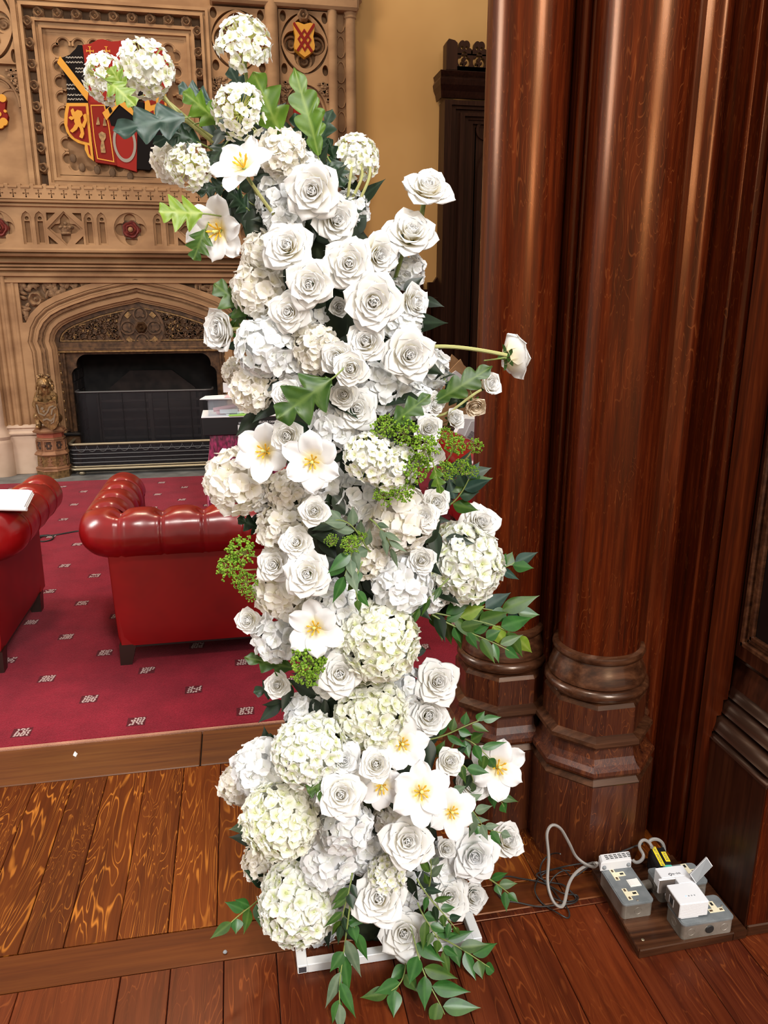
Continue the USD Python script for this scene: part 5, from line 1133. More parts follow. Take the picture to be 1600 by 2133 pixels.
# ---------------------------------------------------------------- sockets on their wooden board
bd = thing('socket_board', 'dark worn wooden board on the floor carrying the metal socket boxes', 'board', (1.04, 1.52, 0))
zbd = .026
fl, bl_, fr = atZ(1330, 1994, .0), atZ(1225, 1803, .0), atZ(1551, 1952, .0)
bp = Polygon([(fl[0], fl[1]), (1.189, fl[1]+.012), (1.189, 1.655), (bl_[0]+.01, 1.655), (bl_[0], 1.6)])
obj('board', extz(Polygon([(.893, 1.368), (1.150, 1.374), (1.150, 1.656), (.906, 1.656)]), 0.001, zbd), 'mahogany_worn', bd)
obj('board_end', extz(Polygon([(1.1515, 1.374), (1.1885, 1.375), (1.1885, 1.607), (1.1515, 1.607)]), 0.001, zbd-.001), 'mahogany_worn', bd)
obj('edge_bead', cat_(tube([(.893, 1.370, zbd-.002), (.906, 1.655, zbd-.002)], .004, 6), tube([(.893, 1.369, zbd-.002), (1.150, 1.375, zbd-.002)], .004, 6)), 'mahogany_worn', bd, smooth=50)
obj('screw', cat_(*[ball((x, y, zbd), .0045, 5, (1, 1, .4)) for x, y in ((.916, 1.395), (1.13, 1.40))]), 'brass', bd)
def rrect(w, h, r): return sbox(-w/2+r, -h/2+r, w/2-r, h/2-r).buffer(r, 5)
def socket_box(label, ctr, ax, L, Wd, hgt, sockets, switches, parts_skip=()):
    """metal socket box; ax = unit vector of its long side"""
    t = thing('socket_box', label, 'socket', (ctr[0], ctr[1], zbd))
    ax = np.array([ax[0], ax[1], 0]); ax /= np.linalg.norm(ax); ay = np.array([-ax[1], ax[0], 0]); Rm = np.array([ax, ay, [0, 0, 1.0]]); o = np.array([ctr[0], ctr[1], zbd+.0005])
    obj('back_box', xf(extz(rrect(L-.004, Wd-.004, .010), 0, hgt-.004), Rm, o), 'zinc', t, smooth=30)
    fp_ = rrect(L, Wd, .012)
    obj('face_plate', xf(cat_(extz(fp_, hgt-.005, hgt-.001), extz(fp_.buffer(-.0025), hgt-.001, hgt+.0008)), Rm, o), 'grey_metal', t, smooth=30)
    for (u, w, rot) in sockets:
        sp_ = part('socket', t); rm = np.array([[math.cos(rot), math.sin(rot), 0], [-math.sin(rot), math.cos(rot), 0], [0, 0, 1.0]]) @ Rm
        oo = o+ax*u+ay*w+[0, 0, hgt+.0008]
        sh2 = affinity.scale(unary_union([sbox(-.016, -.010, .016, .0), sbox(-.0062, -.001, .0062, .018)]), 1.25, 1.25, origin=(0, 0))
        obj('insert', xf(extz(sh2, 0, .0007), rm, oo), 'socket_cream', sp_)
        for (sx, sy, sw, shh) in ((-.011, -.005, .0034, .0022), (.011, -.005, .0034, .0022), (0, .011, .0024, .004)):
            obj('slot', xf(extz(affinity.scale(sbox(sx-sw, sy-shh, sx+sw, sy+shh), 1.25, 1.25, origin=(0, 0)), .0005, .0011), rm, oo), 'slot_dark' if sy > 0 else 'twig_brown', sp_)
    for (u, w, rot) in switches:
        rm = np.array([[math.cos(rot), math.sin(rot), 0], [-math.sin(rot), math.cos(rot), 0], [0, 0, 1.0]]) @ Rm
        oo = o+ax*u+ay*w+[0, 0, hgt+.0008]
        obj('switch', xf(cat_(extz(sbox(-.0125, -.0155, .0125, .0155), 0, .0018), hull([(-.011, -.013, .0018), (.011, -.013, .0018), (-.011, 0, .0018), (.011, 0, .0018), (-.011, -.013, .0045), (.011, -.013, .0045)]), hull([(-.011, .001, .0018), (.011, .001, .0018), (-.011, .013, .0018), (.011, .013, .0018), (-.011, .013, .0032), (.011, .013, .0032)])), rm, oo), 'switch_white', t)
    for u in (-.06, .06):
        if L > .12: obj('screw', xf(ball((0, 0, 0), .0032, 5, (1, 1, .5)), None, o+ax*u+[0, 0, hgt+.001]), 'zinc', t, smooth=True)
    for (u, w, n_) in ((-.045, 0, -1), (0, 0, -1), (.045, 0, -1)):
        c_ = o+ax*u-ay*(Wd/2-.002)+[0, 0, hgt*.45]
        obj('knockout', xf(lathe([(.0085, -.0004), (.0098, .0006), (.0105, -.0004)], 20), frame(-ay), c_), 'zinc', t, smooth=40)
    for e in (-1, 1):
        obj('knockout', xf(lathe([(.0085, -.0004), (.0098, .0006), (.0105, -.0004)], 20), frame(ax*e), o+ax*e*(L/2-.002)+[0, 0, hgt*.45]), 'zinc', t, smooth=40)
    return t, Rm, o
hA = .046
A4 = [atZ(*p, zbd+hA) for p in [(1247, 1806), (1312, 1800), (1362, 1874), (1301, 1889)]]
cA = sum(A4)/4; axA = (A4[0]+A4[1]-A4[2]-A4[3]); axA[2] = 0; LA = np.linalg.norm(axA)/2; WA = (np.linalg.norm(A4[1]-A4[0])+np.linalg.norm(A4[2]-A4[3]))/2
socket_box('long grey metal double socket box on the left of the wooden board', cA, axA, LA, WA, hA, [(.034, .010, PI), (-.036, .010, PI)], [(-.002, -.020, 0)])
obj('conduit', tube([cA*[1, 1, 0]+[.04, .008, zbd+.022], cA*[1, 1, 0]+[.075, .012, zbd+.022]], .0125, 12), 'zinc', None, smooth=50, label='short metal conduit joining two socket boxes on the board', cat='conduit')
C4 = [atZ(*p, zbd+hA) for p in [(1388, 1879), (1494, 1861), (1531, 1913), (1422, 1928)]]
cC = sum(C4)/4; axC = (C4[1]+C4[2]-C4[0]-C4[3]); axC[2] = 0; LC = np.linalg.norm(axC)/2; WC = (np.linalg.norm(C4[0]-C4[3])+np.linalg.norm(C4[1]-C4[2]))/2
tC, RC, oC = socket_box('metal double socket box at the front of the board, under the white router', cC, axC, LC, WC, hA, [(.037, -.004, 0)], [])
obj('blanking_cap', xf(lathe([(.0, .002), (.010, .0018), (.0115, 0)], 20), frame(-RC[1]), oC+RC[0]*.004-RC[1]*(WC/2-.001)+[0, 0, hA*.47]), 'slot_dark', tC, label='black round plug in the front of the box')
cB = cC+RC[1]*(.118); cB = atZ(1420, 1822, zbd+hA); cB = np.array([cB[0]-.012, cB[1]+.0, 0])
socket_box('metal socket box at the back of the board, partly behind the white router', cB, RC[0], LC*.97, WC*.95, hA, [(.036, .012, .0)], [])
# white wifi extender plugged in on top
zr_ = zbd+hA+.0015; hr = .048
R4 = [atZ(*p, zr_+hr) for p in [(1365, 1809), (1421, 1800), (1477, 1876), (1418, 1885)]]
cR = sum(R4)/4; ay_ = R4[0]+R4[1]-R4[2]-R4[3]; ay_[2] = 0; LR = np.linalg.norm(ay_)/2; ay_ /= np.linalg.norm(ay_); ax_ = np.array([ay_[1], -ay_[0], 0]); WR = (np.linalg.norm(R4[1]-R4[0])+np.linalg.norm(R4[2]-R4[3]))/2
ro = thing('router', 'white plug-in wifi extender with two paddle aerials on the front socket box', 'router', (cR[0], cR[1], zr_)); RR = np.array([ax_, ay_, [0, 0, 1.0]]); oR = np.array([cR[0], cR[1], zr_])
def rb(x0, x1, y0, y1, z0, z1, b=.0015): return xf(bx(x0, x1, y0, y1, z0, z1, b), RR, oR)
hw_, hl_ = WR/2, LR/2
notch0, notch1 = hl_*.05, hl_*.42
obj('body', cat_(rb(-hw_, hw_, -hl_, notch0, .006, hr), rb(-hw_*.12, hw_, notch0-.001, notch1+.001, .006, hr), rb(-hw_, hw_, notch1, hl_, .006, hr)), 'router_white', ro)
obj('plug_base', rb(-hw_*.8, hw_*.45, -hl_*.96, hl_*.3, 0, .008), 'router_white', ro)
obj('front_grille', cat_(*[rb(-hw_*.95, hw_*.95, -hl_-.0006, -hl_+.001, .008+.0032*k, .0098+.0032*k, 0) for k in range(12)]), 'white_plastic', ro)
obj('side_face', rb(-hw_-.0006, -hw_+.001, -hl_*.98, notch0*.8, .007, hr-.004, 0), 'router_side', ro)
obj('ethernet_port', rb(-hw_-.0012, -hw_+.001, -hl_*.55, -hl_*.30, .018, .034, 0), 'slot_dark', ro)
obj('port_rim', cat_(rb(-hw_-.001, -hw_+.001, -hl_*.60, -hl_*.55, .015, .037, 0), rb(-hw_-.001, -hw_+.001, -hl_*.30, -hl_*.25, .015, .037, 0)), 'router_white', ro)
for k in range(4): obj('status_light', rb(-hw_*.30+.0075*k, -hw_*.30+.0075*k+.0028, -hl_*.66, -hl_*.61, hr, hr+.0006, 0), 'led_blue' if k == 0 else 'antenna_grey', ro)
lp = oR+RR[0]*(-hw_*.0)+RR[1]*(hl_*.56)+[0, 0, hr]
text_on('logo_lettering', 'tp-link', .0052, RR, lp+RR[0]*.006, 'grey_print', ro, .0006)
obj('logo_ring', xf(extz(unary_union([Point(0, 0).buffer(.0042, 8).difference(Point(0, 0).buffer(.0027, 8)), sbox(-.0055, -.0010, -.0030, .0010), sbox(-.0010, -.0058, .0012, -.0030)]), 0, .0006), RR, lp-RR[0]*.0105), 'grey_print', ro)
def paddle(P, t=.008):
    n_ = np.cross(P[1]-P[0], P[3]-P[0]); n_ /= np.linalg.norm(n_)
    if n_ @ (EYE-P[0]) < 0: n_ = -n_
    return hull(list(P)+[p-n_*t for p in P]), hull([p+n_*.0012 for p in (np.array(P)-sum(P)/4)*.94+sum(P)/4]+[p-n_*.002 for p in (np.array(P)-sum(P)/4)*.94+sum(P)/4])
Yp_ = float((oR+RR[0]*hw_+RR[1]*hl_*.1)[1])
pr_ = [atY(*p, Yp_+dy) for p, dy in [((1438, 1822), .0), ((1473, 1786), .006), ((1485, 1804), .0), ((1450, 1840), -.012)]]
e_, f_ = paddle(pr_); obj('aerial', e_, 'router_white', ro); obj('aerial_face', f_, 'antenna_grey', ro)
obj('aerial', rb(-hw_*1.28, -hw_*.14, notch1-.0075, notch1-.0008, .008, hr+.0005, .001), 'router_white', ro)
obj('aerial_face', rb(-hw_*1.26, -hw_*.16, notch1-.0082, notch1-.006, .009, hr-.001, 0), 'router_side', ro)
# black mains adapter with yellow warning tapes
aT = [atZ(*p, zbd+.062) for p in [(1352, 1767), (1383, 1762), (1400, 1795), (1372, 1806)]]
ad = thing('mains_adapter', 'black mains adapter with yellow PLEASE DO NOT SWITCH OFF tapes behind the router', 'adapter', (aT[0][0]+.02, aT[0][1], zbd))
low = [np.array([p[0], p[1], zbd+.004]) for p in aT]
cen = sum(aT)/4
obj('body', hull([cen+(p-cen)*.88 for p in aT]+[p-[0, 0, .012] for p in aT]+[cen*[1, 1, 0]+(p-cen*[1, 1, 0])*1.02*[1, 1, 1] for p in low]), 'black_plastic', ad)
uy = (aT[0]-aT[3]); uy /= np.linalg.norm(uy); ux = np.cross(uy, [0, 0, 1.0]); ux /= np.linalg.norm(ux)
RA = np.array([-uy, ux, np.cross(-uy, ux)])
if RA[2][2] < 0: RA = np.array([-uy, -ux, np.cross(-uy, -ux)])
for s_, dx_, L_, y_ in (('DO NOT SWITCH OFF', -.009, .074, 0.004), ('PLEASE', .011, .038, 0.006)):
    o3 = cen+ux*dx_*(-1 if (ux @ RT) < 0 else 1)+RA[0]*y_+[0, 0, .0012]
    tp = part('warning_tape', ad)
    obj('tape', xf(bx(-L_/2, L_/2, -.0062, .0062, 0, .0007), RA, o3), 'label_yellow', tp)
    text_on('lettering', s_, .0058 if len(s_) > 8 else .006, RA, o3+[0, 0, .0008], 'grey_print', tp, .0004)
gt = cen+RA[0]*.046+[0, 0, .0]
obj('green_tag', xf(bx(-.016, .016, -.012, .012, 0, .0012), RA, gt+ux*.006+[0, 0, -.006]), 'label_green', ad)
# white power supply on the back end of the left box
wt = [atZ(*p, zbd+hA+.030) for p in [(1248, 1780), (1312, 1772), (1316, 1788), (1252, 1796)]]
ws = thing('power_supply', 'white slotted power supply lying on the back of the left socket box', 'power supply', (wt[0][0]+.02, wt[0][1], zbd+hA)); cw = sum(wt)/4
wl = [np.array([p[0], p[1], zbd+hA+.002]) for p in wt]
obj('case', hull([cw+(p-cw)*.9 for p in wt]+[p-[0, 0, .005] for p in wt]+wl), 'white_plastic', ws)
ux2 = wt[1]-wt[0]; Lw = np.linalg.norm(ux2); ux2 /= Lw; uy2 = wt[0]-wt[3]; Hw = np.linalg.norm(uy2); uy2 -= ux2*(uy2 @ ux2); uy2 /= np.linalg.norm(uy2); Rw = np.array([ux2, uy2, np.cross(ux2, uy2)])
obj('vent_slots', cat_(*[xf(bx(-.0045, .0045, -.0011, .0011, 0, .0006), Rw, cw+ux2*(-Lw*.28+.0125*i)+uy2*(.006-.006*j)+[0, 0, .0004]) for i in range(6) for j in range(3)]), 'slot_dark', ws)
obj('end_clips', cat_(*[ball(wt[3]+ux2*Lw*k+[0, 0, -.018], .006, 5) for k in (.12, .9)]), 'antenna_grey', ws)
# cables
gp = [(1243, 1797, 1.555), (1222, 1801, 1.585), (1206, 1790, 1.60), (1190, 1765, 1.60), (1176, 1738, 1.60), (1163, 1722, 1.60), (1150, 1719, 1.60), (1142, 1728, 1.595), (1140, 1752, 1.585), (1143, 1790, 1.57), (1141, 1838, 1.545), (1148, 1868, 1.525), (1160, 1886, 1.515), (1170, 1889, 1.515), (1178, 1872, 1.53), (1184, 1845, 1.56), (1200, 1818, 1.585), (1222, 1803, 1.59), (1240, 1798, 1.56)]
cable('cable', 'light grey cable looping up against the column base beside the socket board', [atY(a, b_, y) for a, b_, y in gp], .0042, 'grey_rubber', n=120)
cable('cable', 'pale grey cable bent in two hoops behind the black mains adapter', [atY(*p) for p in [(1318, 1790, 1.60), (1335, 1793, 1.605), (1340, 1780, 1.62), (1332, 1762, 1.63), (1340, 1750, 1.635), (1351, 1754, 1.63), (1358, 1766, 1.615)]], .0045, 'grey_rubber', n=70)
cable('cable', 'thick pale grey cable hoop standing by the jamb behind the adapter', [atY(*p) for p in [(1351, 1757, 1.64), (1362, 1748, 1.645), (1376, 1752, 1.64), (1383, 1765, 1.635), (1384, 1780, 1.63)]], .005, 'grey_rubber', n=40)
bk = [[(1254, 1784), (1300, 1772), (1325, 1762), (1340, 1757)]]
cable('cable', 'thin black cable passing behind the white power supply', [atY(a, b_, 1.652) for a, b_ in bk[0]], .0025, 'black_rubber', n=30)
zf = .004
for lab, pts in (('black cable looped widest on the floorboards by the trailing leaves', [(1060, 1878), (1042, 1868), (1032, 1850), (1036, 1834), (1052, 1826), (1080, 1829), (1115, 1835), (1150, 1848), (1178, 1862), (1203, 1866), (1202, 1876), (1170, 1884), (1120, 1888), (1080, 1880), (1060, 1878)]),
                 ('black cable running from the power supply down to the column foot', [(1240, 1800), (1205, 1800), (1165, 1806), (1130, 1822), (1116, 1842), (1118, 1866), (1128, 1880), (1150, 1895), (1172, 1908), (1184, 1912), (1185, 1898), (1172, 1880), (1150, 1852), (1130, 1830), (1126, 1806), (1135, 1784)]),
                 ('black cable twisted round the grey cable on the floor', [(1235, 1803), (1210, 1812), (1190, 1826), (1165, 1815), (1130, 1816), (1118, 1822), (1140, 1836), (1170, 1842), (1190, 1858), (1200, 1870), (1180, 1878), (1155, 1872), (1142, 1850), (1150, 1826), (1180, 1815)])):
    P = []
    for i, (a, b_) in enumerate(pts): P.append(atZ(a, b_, zf+.003*(i % 3)))
    P = [p if p[1] < 1.645 or p[0] < .78 else np.array([p[0], 1.645, p[2]+(p[1]-1.645)*.9]) for p in P]
    cable('cable', lab, P, .0021, 'black_rubber', n=110)
# ---------------------------------------------------------------- flower meshes (unit radius, axis +z)
def petal(th, r0, L, W, a0, a1, curl=0.0, Rc=None, roll=0.0, tip=0.0, ruffle=0.0, seed=0, nu=9, nv=10, p=1.0, zb=0.0, full=0.55):
    """One petal: starts at radius r0, leans out from a0 to a1 (radians from the axis), curls further at its rim."""
    u = np.linspace(-1, 1, nu); v = np.linspace(0, 1, nv)
    al = a0+(a1-a0)*v**p+curl*np.clip((v-.6)/.4, 0, 1)**2
    dv = L/(nv-1); rho = r0+np.r_[0, np.cumsum(np.sin((al[1:]+al[:-1])/2))]*dv; zet = zb+np.r_[0, np.cumsum(np.cos((al[1:]+al[:-1])/2))]*dv
    shp = np.clip(0.35+1.25*v**.8, 0, 1)*np.sqrt(np.clip(1-np.clip((v-full)/(1-full), 0, 1)**2.6, 0, 1)); shp = np.maximum(shp, 0.02)
    R = Rc if Rc else max(rho.max(), .2)
    s = u[:, None]*W*shp[None, :]; beta = s/R
    o = rho[None, :]-R+R*np.cos(beta); sd = R*np.sin(beta)
    vv = np.broadcast_to(v, s.shape); uu = np.broadcast_to(u[:, None], s.shape)
    zz = np.broadcast_to(zet, s.shape)+tip*np.exp(-(uu/.25)**2)*np.clip((vv-.7)/.3, 0, 1)**2
    nr, nz = np.cos(al), -np.sin(al)                       # outward normal in the (rho,z) plane
    d = roll*(np.abs(uu)**3)*np.clip(vv*1.3-.3, 0, 1)
    if ruffle:
        q_ = np.stack([uu*1.7+seed*1.37, vv*2.0+seed*.71, np.full_like(vv, seed*1.3)], -1); d = d+ruffle*(meshkit.noise(q_, seed)-.5)*(.25+vv)
    o = o+d*nr[None, :]; zz = zz+d*nz[None, :]
    x = o*math.cos(th)-sd*math.sin(th); y = o*math.sin(th)+sd*math.cos(th)
    f = grid(np.stack([x, y, zz], -1)); return f[0], f[1], np.clip(vv, 0, 1).ravel()
D = math.radians
def kind_of(name):
    path = '/Kinds/'+_num('/Kinds', name); return stage.CreateClassPrim(path)
stage.CreateClassPrim('/Kinds')
def build_flower(name, petals, pm, extra=(), label=None):
    t = kind_of(name)
    for nm, (v, f, tn) in petals: obj(nm, (v, f), pm, t, smooth=True, tint=tn)
    for nm, m, mt in extra: obj(nm, m, mt, t, smooth=40)
    return t
def merged(ps):
    v, f = cat_(*[(a, b) for a, b, c in ps]); return v, f, np.concatenate([c for a, b, c in ps])
def calyx(stem=1.1, sep=.55, r=.13):
    s = merged([petal(2*PI*k/5+.3, .05, sep, .11, D(70), D(100), D(25), Rc=.5, nu=5, nv=6, zb=-.02, full=.3) for k in range(5)])
    return [('sepals', (s[0], s[1]), 'sepal_green'), ('stem', cat_(tube([(0, 0, .02), (0.01, 0, -.5*stem), (0, 0.02, -stem)], [.035, .032, .03], 6), ball((0, 0, -.02), .085, 5)), 'stem_green')]
def rose(seed, openness=1.0, pm='petal_rose', nl=8, amax=76, ball_=0.0, name='rose', ruf=1.0, size_in=.5, stem=1.1):
    """spiral of wide overlapping petals, three to a turn, leaning out and curling back towards the outside"""
    r = random.Random(seed); out = []; ph = r.uniform(0, 6)
    cs = [petal(ph+k*1.9, .02+.012*k, size_in*(.98+.015*k), .11+.03*k, D(-3), D(2+1.2*k), D(14), Rc=.05+.016*k, nu=9, nv=7, zb=.17, full=.8, ruffle=.03, seed=seed+k) for k in range(6)]
    out.append(('heart', merged(cs)))
    for li in range(nl):
        t = (li+.5)/nl; n = 3 if li < nl-2 else 4
        for k in range(n):
            j = lambda q: r.uniform(-q, q)
            a0 = (4+60*t**1.15)*openness; a1 = (2+amax*t**1.2)*openness-ball_*(26+10*t)
            out.append(('petal', petal(ph+2*PI*(k+j(.09))/n+li*1.13, .07+.19*t+j(.012), (size_in+.47*t)*(1+j(.07))*(1-.06*ball_), (.27+.46*t)*(1+j(.10)), D(a0+j(4)+ball_*16), D(a1+j(7)), D((14+58*t)*(1-.8*ball_)+j(16)), Rc=.13+.52*t, roll=.02+.07*t*r.random(), tip=.02*t*r.random(), ruffle=(.03+.12*t)*ruf, seed=seed*7+li*10+k, zb=.17-.16*t, full=.70+.12*r.random(), nu=11, nv=11)))
    return build_flower(name, out, pm, calyx(stem))
def ranunculus(seed, pm='petal_ranunculus'): return rose(seed, 1.0, pm, 8, 92, .9, 'ranunculus', .8, .46, 1.4)
def bud(seed, pm='petal_rose'): return rose(seed, .62, pm, 6, 60, .25, 'rose_bud', .7, .60, 1.4)
def open_flower(seed):
    r = random.Random(seed); out = []
    for li, (n, ph) in enumerate(((3, .5), (3, .5+PI/3))):
        for k in range(n):
            out.append(('petal', petal(ph+2*PI*k/3+r.uniform(-.1, .1), .06, 1.08*(1+r.uniform(-.08, .08)), .415*(1+r.uniform(-.08, .14)), D(50+10*li+r.uniform(-10, 10)), D(76+r.uniform(-16, 20)), D(20+r.uniform(-20, 30)), Rc=1.0, roll=.12*r.uniform(-.6, 1.2), tip=.06, ruffle=.22, seed=seed*9+li*5+k, nu=13, nv=13, zb=0.02*li, full=.50)))
    st = []
    for k in range(7):
        a = 2*PI*k/7+r.uniform(-.2, .2); d = np.array([math.cos(a), math.sin(a), 0]); L = r.uniform(.30, .40)
        st.append(tube([(0, 0, .05), d*.10+[0, 0, .2], d*.2+[0, 0, L]], [.022, .022, .022], 5)); st.append(tube([d*.17+[0, 0, L-.06], d*.22+[0, 0, L+.02], d*.27+[0, 0, L+.09]], [.014, .042, .012], 6))
    pi_ = cat_(tube([(0, 0, .03), (0, 0, .2), (.01, 0, .40)], [.05, .045, .04], 7), ball((.01, 0, .41), .06, 5, (1, 1, .6)))
    return build_flower('open_flower', out, 'petal_open', [('stamens', cat_(*st), 'stamen'), ('pistil', pi_, 'pistil')]+calyx(1.2, .3))
def floret_mesh(r, size, np_=4, ruffle=.1, cup=.25, seed=0, wide=.52, full=.35, nn=5):
    ps = []
    ph = r.uniform(0, 6)
    for k in range(np_):
        ps.append(petal(ph+2*PI*k/np_+r.uniform(-.12, .12), .04, 1.0*(1+r.uniform(-.1, .08)), wide*(1+r.uniform(-.1, .12)), D(72-60*cup), D(86+r.uniform(-16, 10)), D(r.uniform(-20, 18)), Rc=2.0, ruffle=ruffle*1.4, seed=seed*4+k, nu=nn, nv=nn+1, full=full))
    v, f, tn = merged(ps); v = v*size; return v, f, tn
def umbel(name, seed, n, size, pm, zmin=-.45, np_=4, ruffle=.12, jitter=.10, eye='floret_eye', eye_r=.10, stems=None, tilt=.35, wide=.52, full=.35, squash=.86, label=None, bald=0.0, core=.66):
    """round head of many small florets, each floret a part"""
    r = random.Random(seed); t = kind_of(name); sts = []
    off = r.random()
    for i in range(n):
        z = 1-(i+.5)/n*(1-zmin); a = 2.399963*i+off*6; rr = math.sqrt(max(0, 1-z*z))
        d = np.array([rr*math.cos(a), rr*math.sin(a), z])+np.array([r.uniform(-1, 1) for _ in range(3)])*jitter; d /= np.linalg.norm(d)
        if bald and r.random() < bald and z < .5: continue
        c = d*np.array([1, 1, squash])*(1-size*.35)*r.uniform(.90, 1.03)
        nrm = d+np.array([r.uniform(-1, 1) for _ in range(3)])*tilt
        v, f, tn = floret_mesh(r, size*r.uniform(.88, 1.12), np_, ruffle, r.uniform(.1, .55), seed*100+i, wide, full)
        Rf = frame(nrm, None, r.uniform(0, 6)); v = v @ Rf+c
        ev, ef = xf(ball((0, 0, .10), eye_r, 3), Rf, c, size)
        obj('floret', (np.vstack([v, ev]), np.vstack([f, ef+len(v)])), pm, t, smooth=True, tint=np.r_[tn, np.zeros(len(ev))])
        sts.append(tube([(0, 0, -.25), d*.45+[0, 0, -.05], c], [.03, .018, .014], 4))
    if core: obj('heart', ball((0, 0, 0), core, 8, (1, 1, squash)), pm, t, smooth=True, tint=np.full(17*9, .75))
    if stems: obj('stalks', cat_(*sts), stems, t, smooth=40, kind='stuff')
    obj('stem', tube([(0, 0, -.1), (0, .02, -.8), (.02, 0, -1.3)], [.05, .045, .04], 6), 'stem_green', t, smooth=40)
    return t

# ---------------------------------------------------------------- arrangement layout
TB = np.array([(60, 500, 50), (130, 500, 70), (300, 555, 130), (400, 600, 165), (500, 665, 185), (600, 695, 215), (700, 692, 220), (800, 700, 220), (900, 710, 215), (1000, 735, 240), (1100, 765, 245), (1200, 765, 240), (1300, 740, 215), (1400, 755, 195), (1500, 745, 205), (1600, 755, 265), (1700, 770, 275), (1800, 780, 265), (1900, 775, 225), (1970, 765, 185), (2050, 760, 120)], float)
YC0 = 1.665
def mid(py): return float(np.interp(py, TB[:, 0], TB[:, 1])), float(np.interp(py, TB[:, 0], TB[:, 2]))
def surf(px, py):
    c, h = mid(py); t = max(-.97, min(.97, (px-c)/h)); hm = h*.00098
    return YC0-.86*hm*math.sqrt(1-t*t), t
# stand: white square tube frame with an upright, mossy core
fs = thing('flower_stand', 'white metal base frame and dark mossy core carrying the tall flower arrangement', 'stand', (.30, 1.6, 0))
x0_, x1_, y0_, y1_ = .073, .53, 1.478, 1.86
bw, bh = .024, .024
obj('base_bar', bx(x0_+bw, x1_-bw, y0_, y0_+bw, 0, bh, .0015), 'white_metal', fs)
obj('base_bar', bx(x0_, x0_+bw, y0_, y1_, 0, bh, .0015), 'white_metal', fs)
obj('base_bar', bx(x1_-bw, x1_, y0_, y1_, 0, bh, .0015), 'white_metal', fs)
obj('base_bar', bx(x0_+bw, x1_-bw, y1_-bw, y1_, 0, bh, .0015), 'white_metal', fs)
obj('bar_end', bx(x0_+.003, x0_+bw-.003, y0_-.0008, y0_+.001, .004, bh-.005), 'metal_shadow', fs)
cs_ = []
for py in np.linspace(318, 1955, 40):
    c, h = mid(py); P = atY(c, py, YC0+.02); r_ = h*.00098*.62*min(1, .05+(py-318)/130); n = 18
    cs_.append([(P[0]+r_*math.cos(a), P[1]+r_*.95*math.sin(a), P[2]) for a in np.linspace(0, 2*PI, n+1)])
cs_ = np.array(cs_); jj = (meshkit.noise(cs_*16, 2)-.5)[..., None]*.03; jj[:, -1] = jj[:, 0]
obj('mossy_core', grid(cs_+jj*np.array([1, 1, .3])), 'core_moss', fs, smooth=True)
pc_ = atY(mid(1900)[0], 1900, YC0+.02)
obj('upright', tube([(pc_[0], pc_[1], .01), (pc_[0], pc_[1], .30)], .022, 10), 'white_metal', fs)
for yb_ in (1.64, 1.70): obj('cross_brace', bx(x0_+bw, x1_-bw, yb_, yb_+.02, .003, .02), 'white_metal', fs)

def facing(a, b): 
    return a, b
def put(proto, name, cat, px, py, dia, dy, a, b, spin, label, anchor, inst=True, group=None):
    ys, t = surf(px, py); Y = ys+dy
    P = atY(px, py, Y); dcam = EYE-P; dcam /= np.linalg.norm(dcam)
    if a is None: a, b = .75*t, .18
    n = dcam+a*RT+b*UP; n /= np.linalg.norm(n)
    s = dia/2*depth(P)/FPX
    o = copy_of(proto, name, label, cat, group, inst)
    place(o, frame(n, None, spin), P-n*s*anchor, s)
    return o, P, n, s
RO = [rose(11), rose(12), rose(13, .95), rose(14, 1.06)]
RC = [rose(15, .80, ball_=.3), rose(17, .74, ball_=.3)]                       # cup shaped
RP = [rose(16, 1.08, 'petal_rose_cool', ruf=1.8)]
BU = [bud(21), bud(22), bud(23, 'petal_peach')]
RA_ = [ranunculus(31), ranunculus(32), ranunculus(33)]
OF = [open_flower(41), open_flower(42), open_flower(43)]
HW = [umbel('hydrangea', 51, 44, .40, 'petal_white', full=.30), umbel('hydrangea', 52, 44, .42, 'petal_white', full=.30)]
HC = [umbel('hydrangea', 53, 50, .37, 'petal_cream', ruffle=.16), umbel('hydrangea', 54, 54, .34, 'petal_cream', ruffle=.2, tilt=.6)]
HG = [umbel('hydrangea', 55, 150, .215, 'petal_green', ruffle=.34, eye_r=.14, tilt=.45, wide=.58), umbel('hydrangea', 56, 140, .225, 'petal_green_heart', ruffle=.34, eye_r=.14, tilt=.45, wide=.58)]
SN = [umbel('snowball_flower', 57, 66, .25, 'petal_snow', np_=5, ruffle=.06, zmin=-.25, jitter=.16, stems='pistil', wide=.42, squash=.8, tilt=.3, bald=.12, eye_r=.12), umbel('snowball_flower', 58, 62, .25, 'petal_snow', np_=5, ruffle=.06, zmin=-.15, jitter=.2, stems='pistil', wide=.42, squash=.85, tilt=.35, bald=.18, eye_r=.12, core=0)]
PROTO = dict(R=(RO, 'rose', 'rose', .42), C=(RC, 'rose', 'rose', .45), P=(RP, 'rose', 'rose', .42), B=(BU, 'rose_bud', 'rose', .5), K=(RA_, 'ranunculus', 'ranunculus', .45), O=(OF, 'open_flower', 'flower', .28),
             W=(HW, 'hydrangea', 'hydrangea', .75), D=(HC, 'hydrangea', 'hydrangea', .75), G=(HG, 'hydrangea', 'hydrangea', .7), S=(SN, 'snowball_flower', 'viburnum', .35))
first = {}
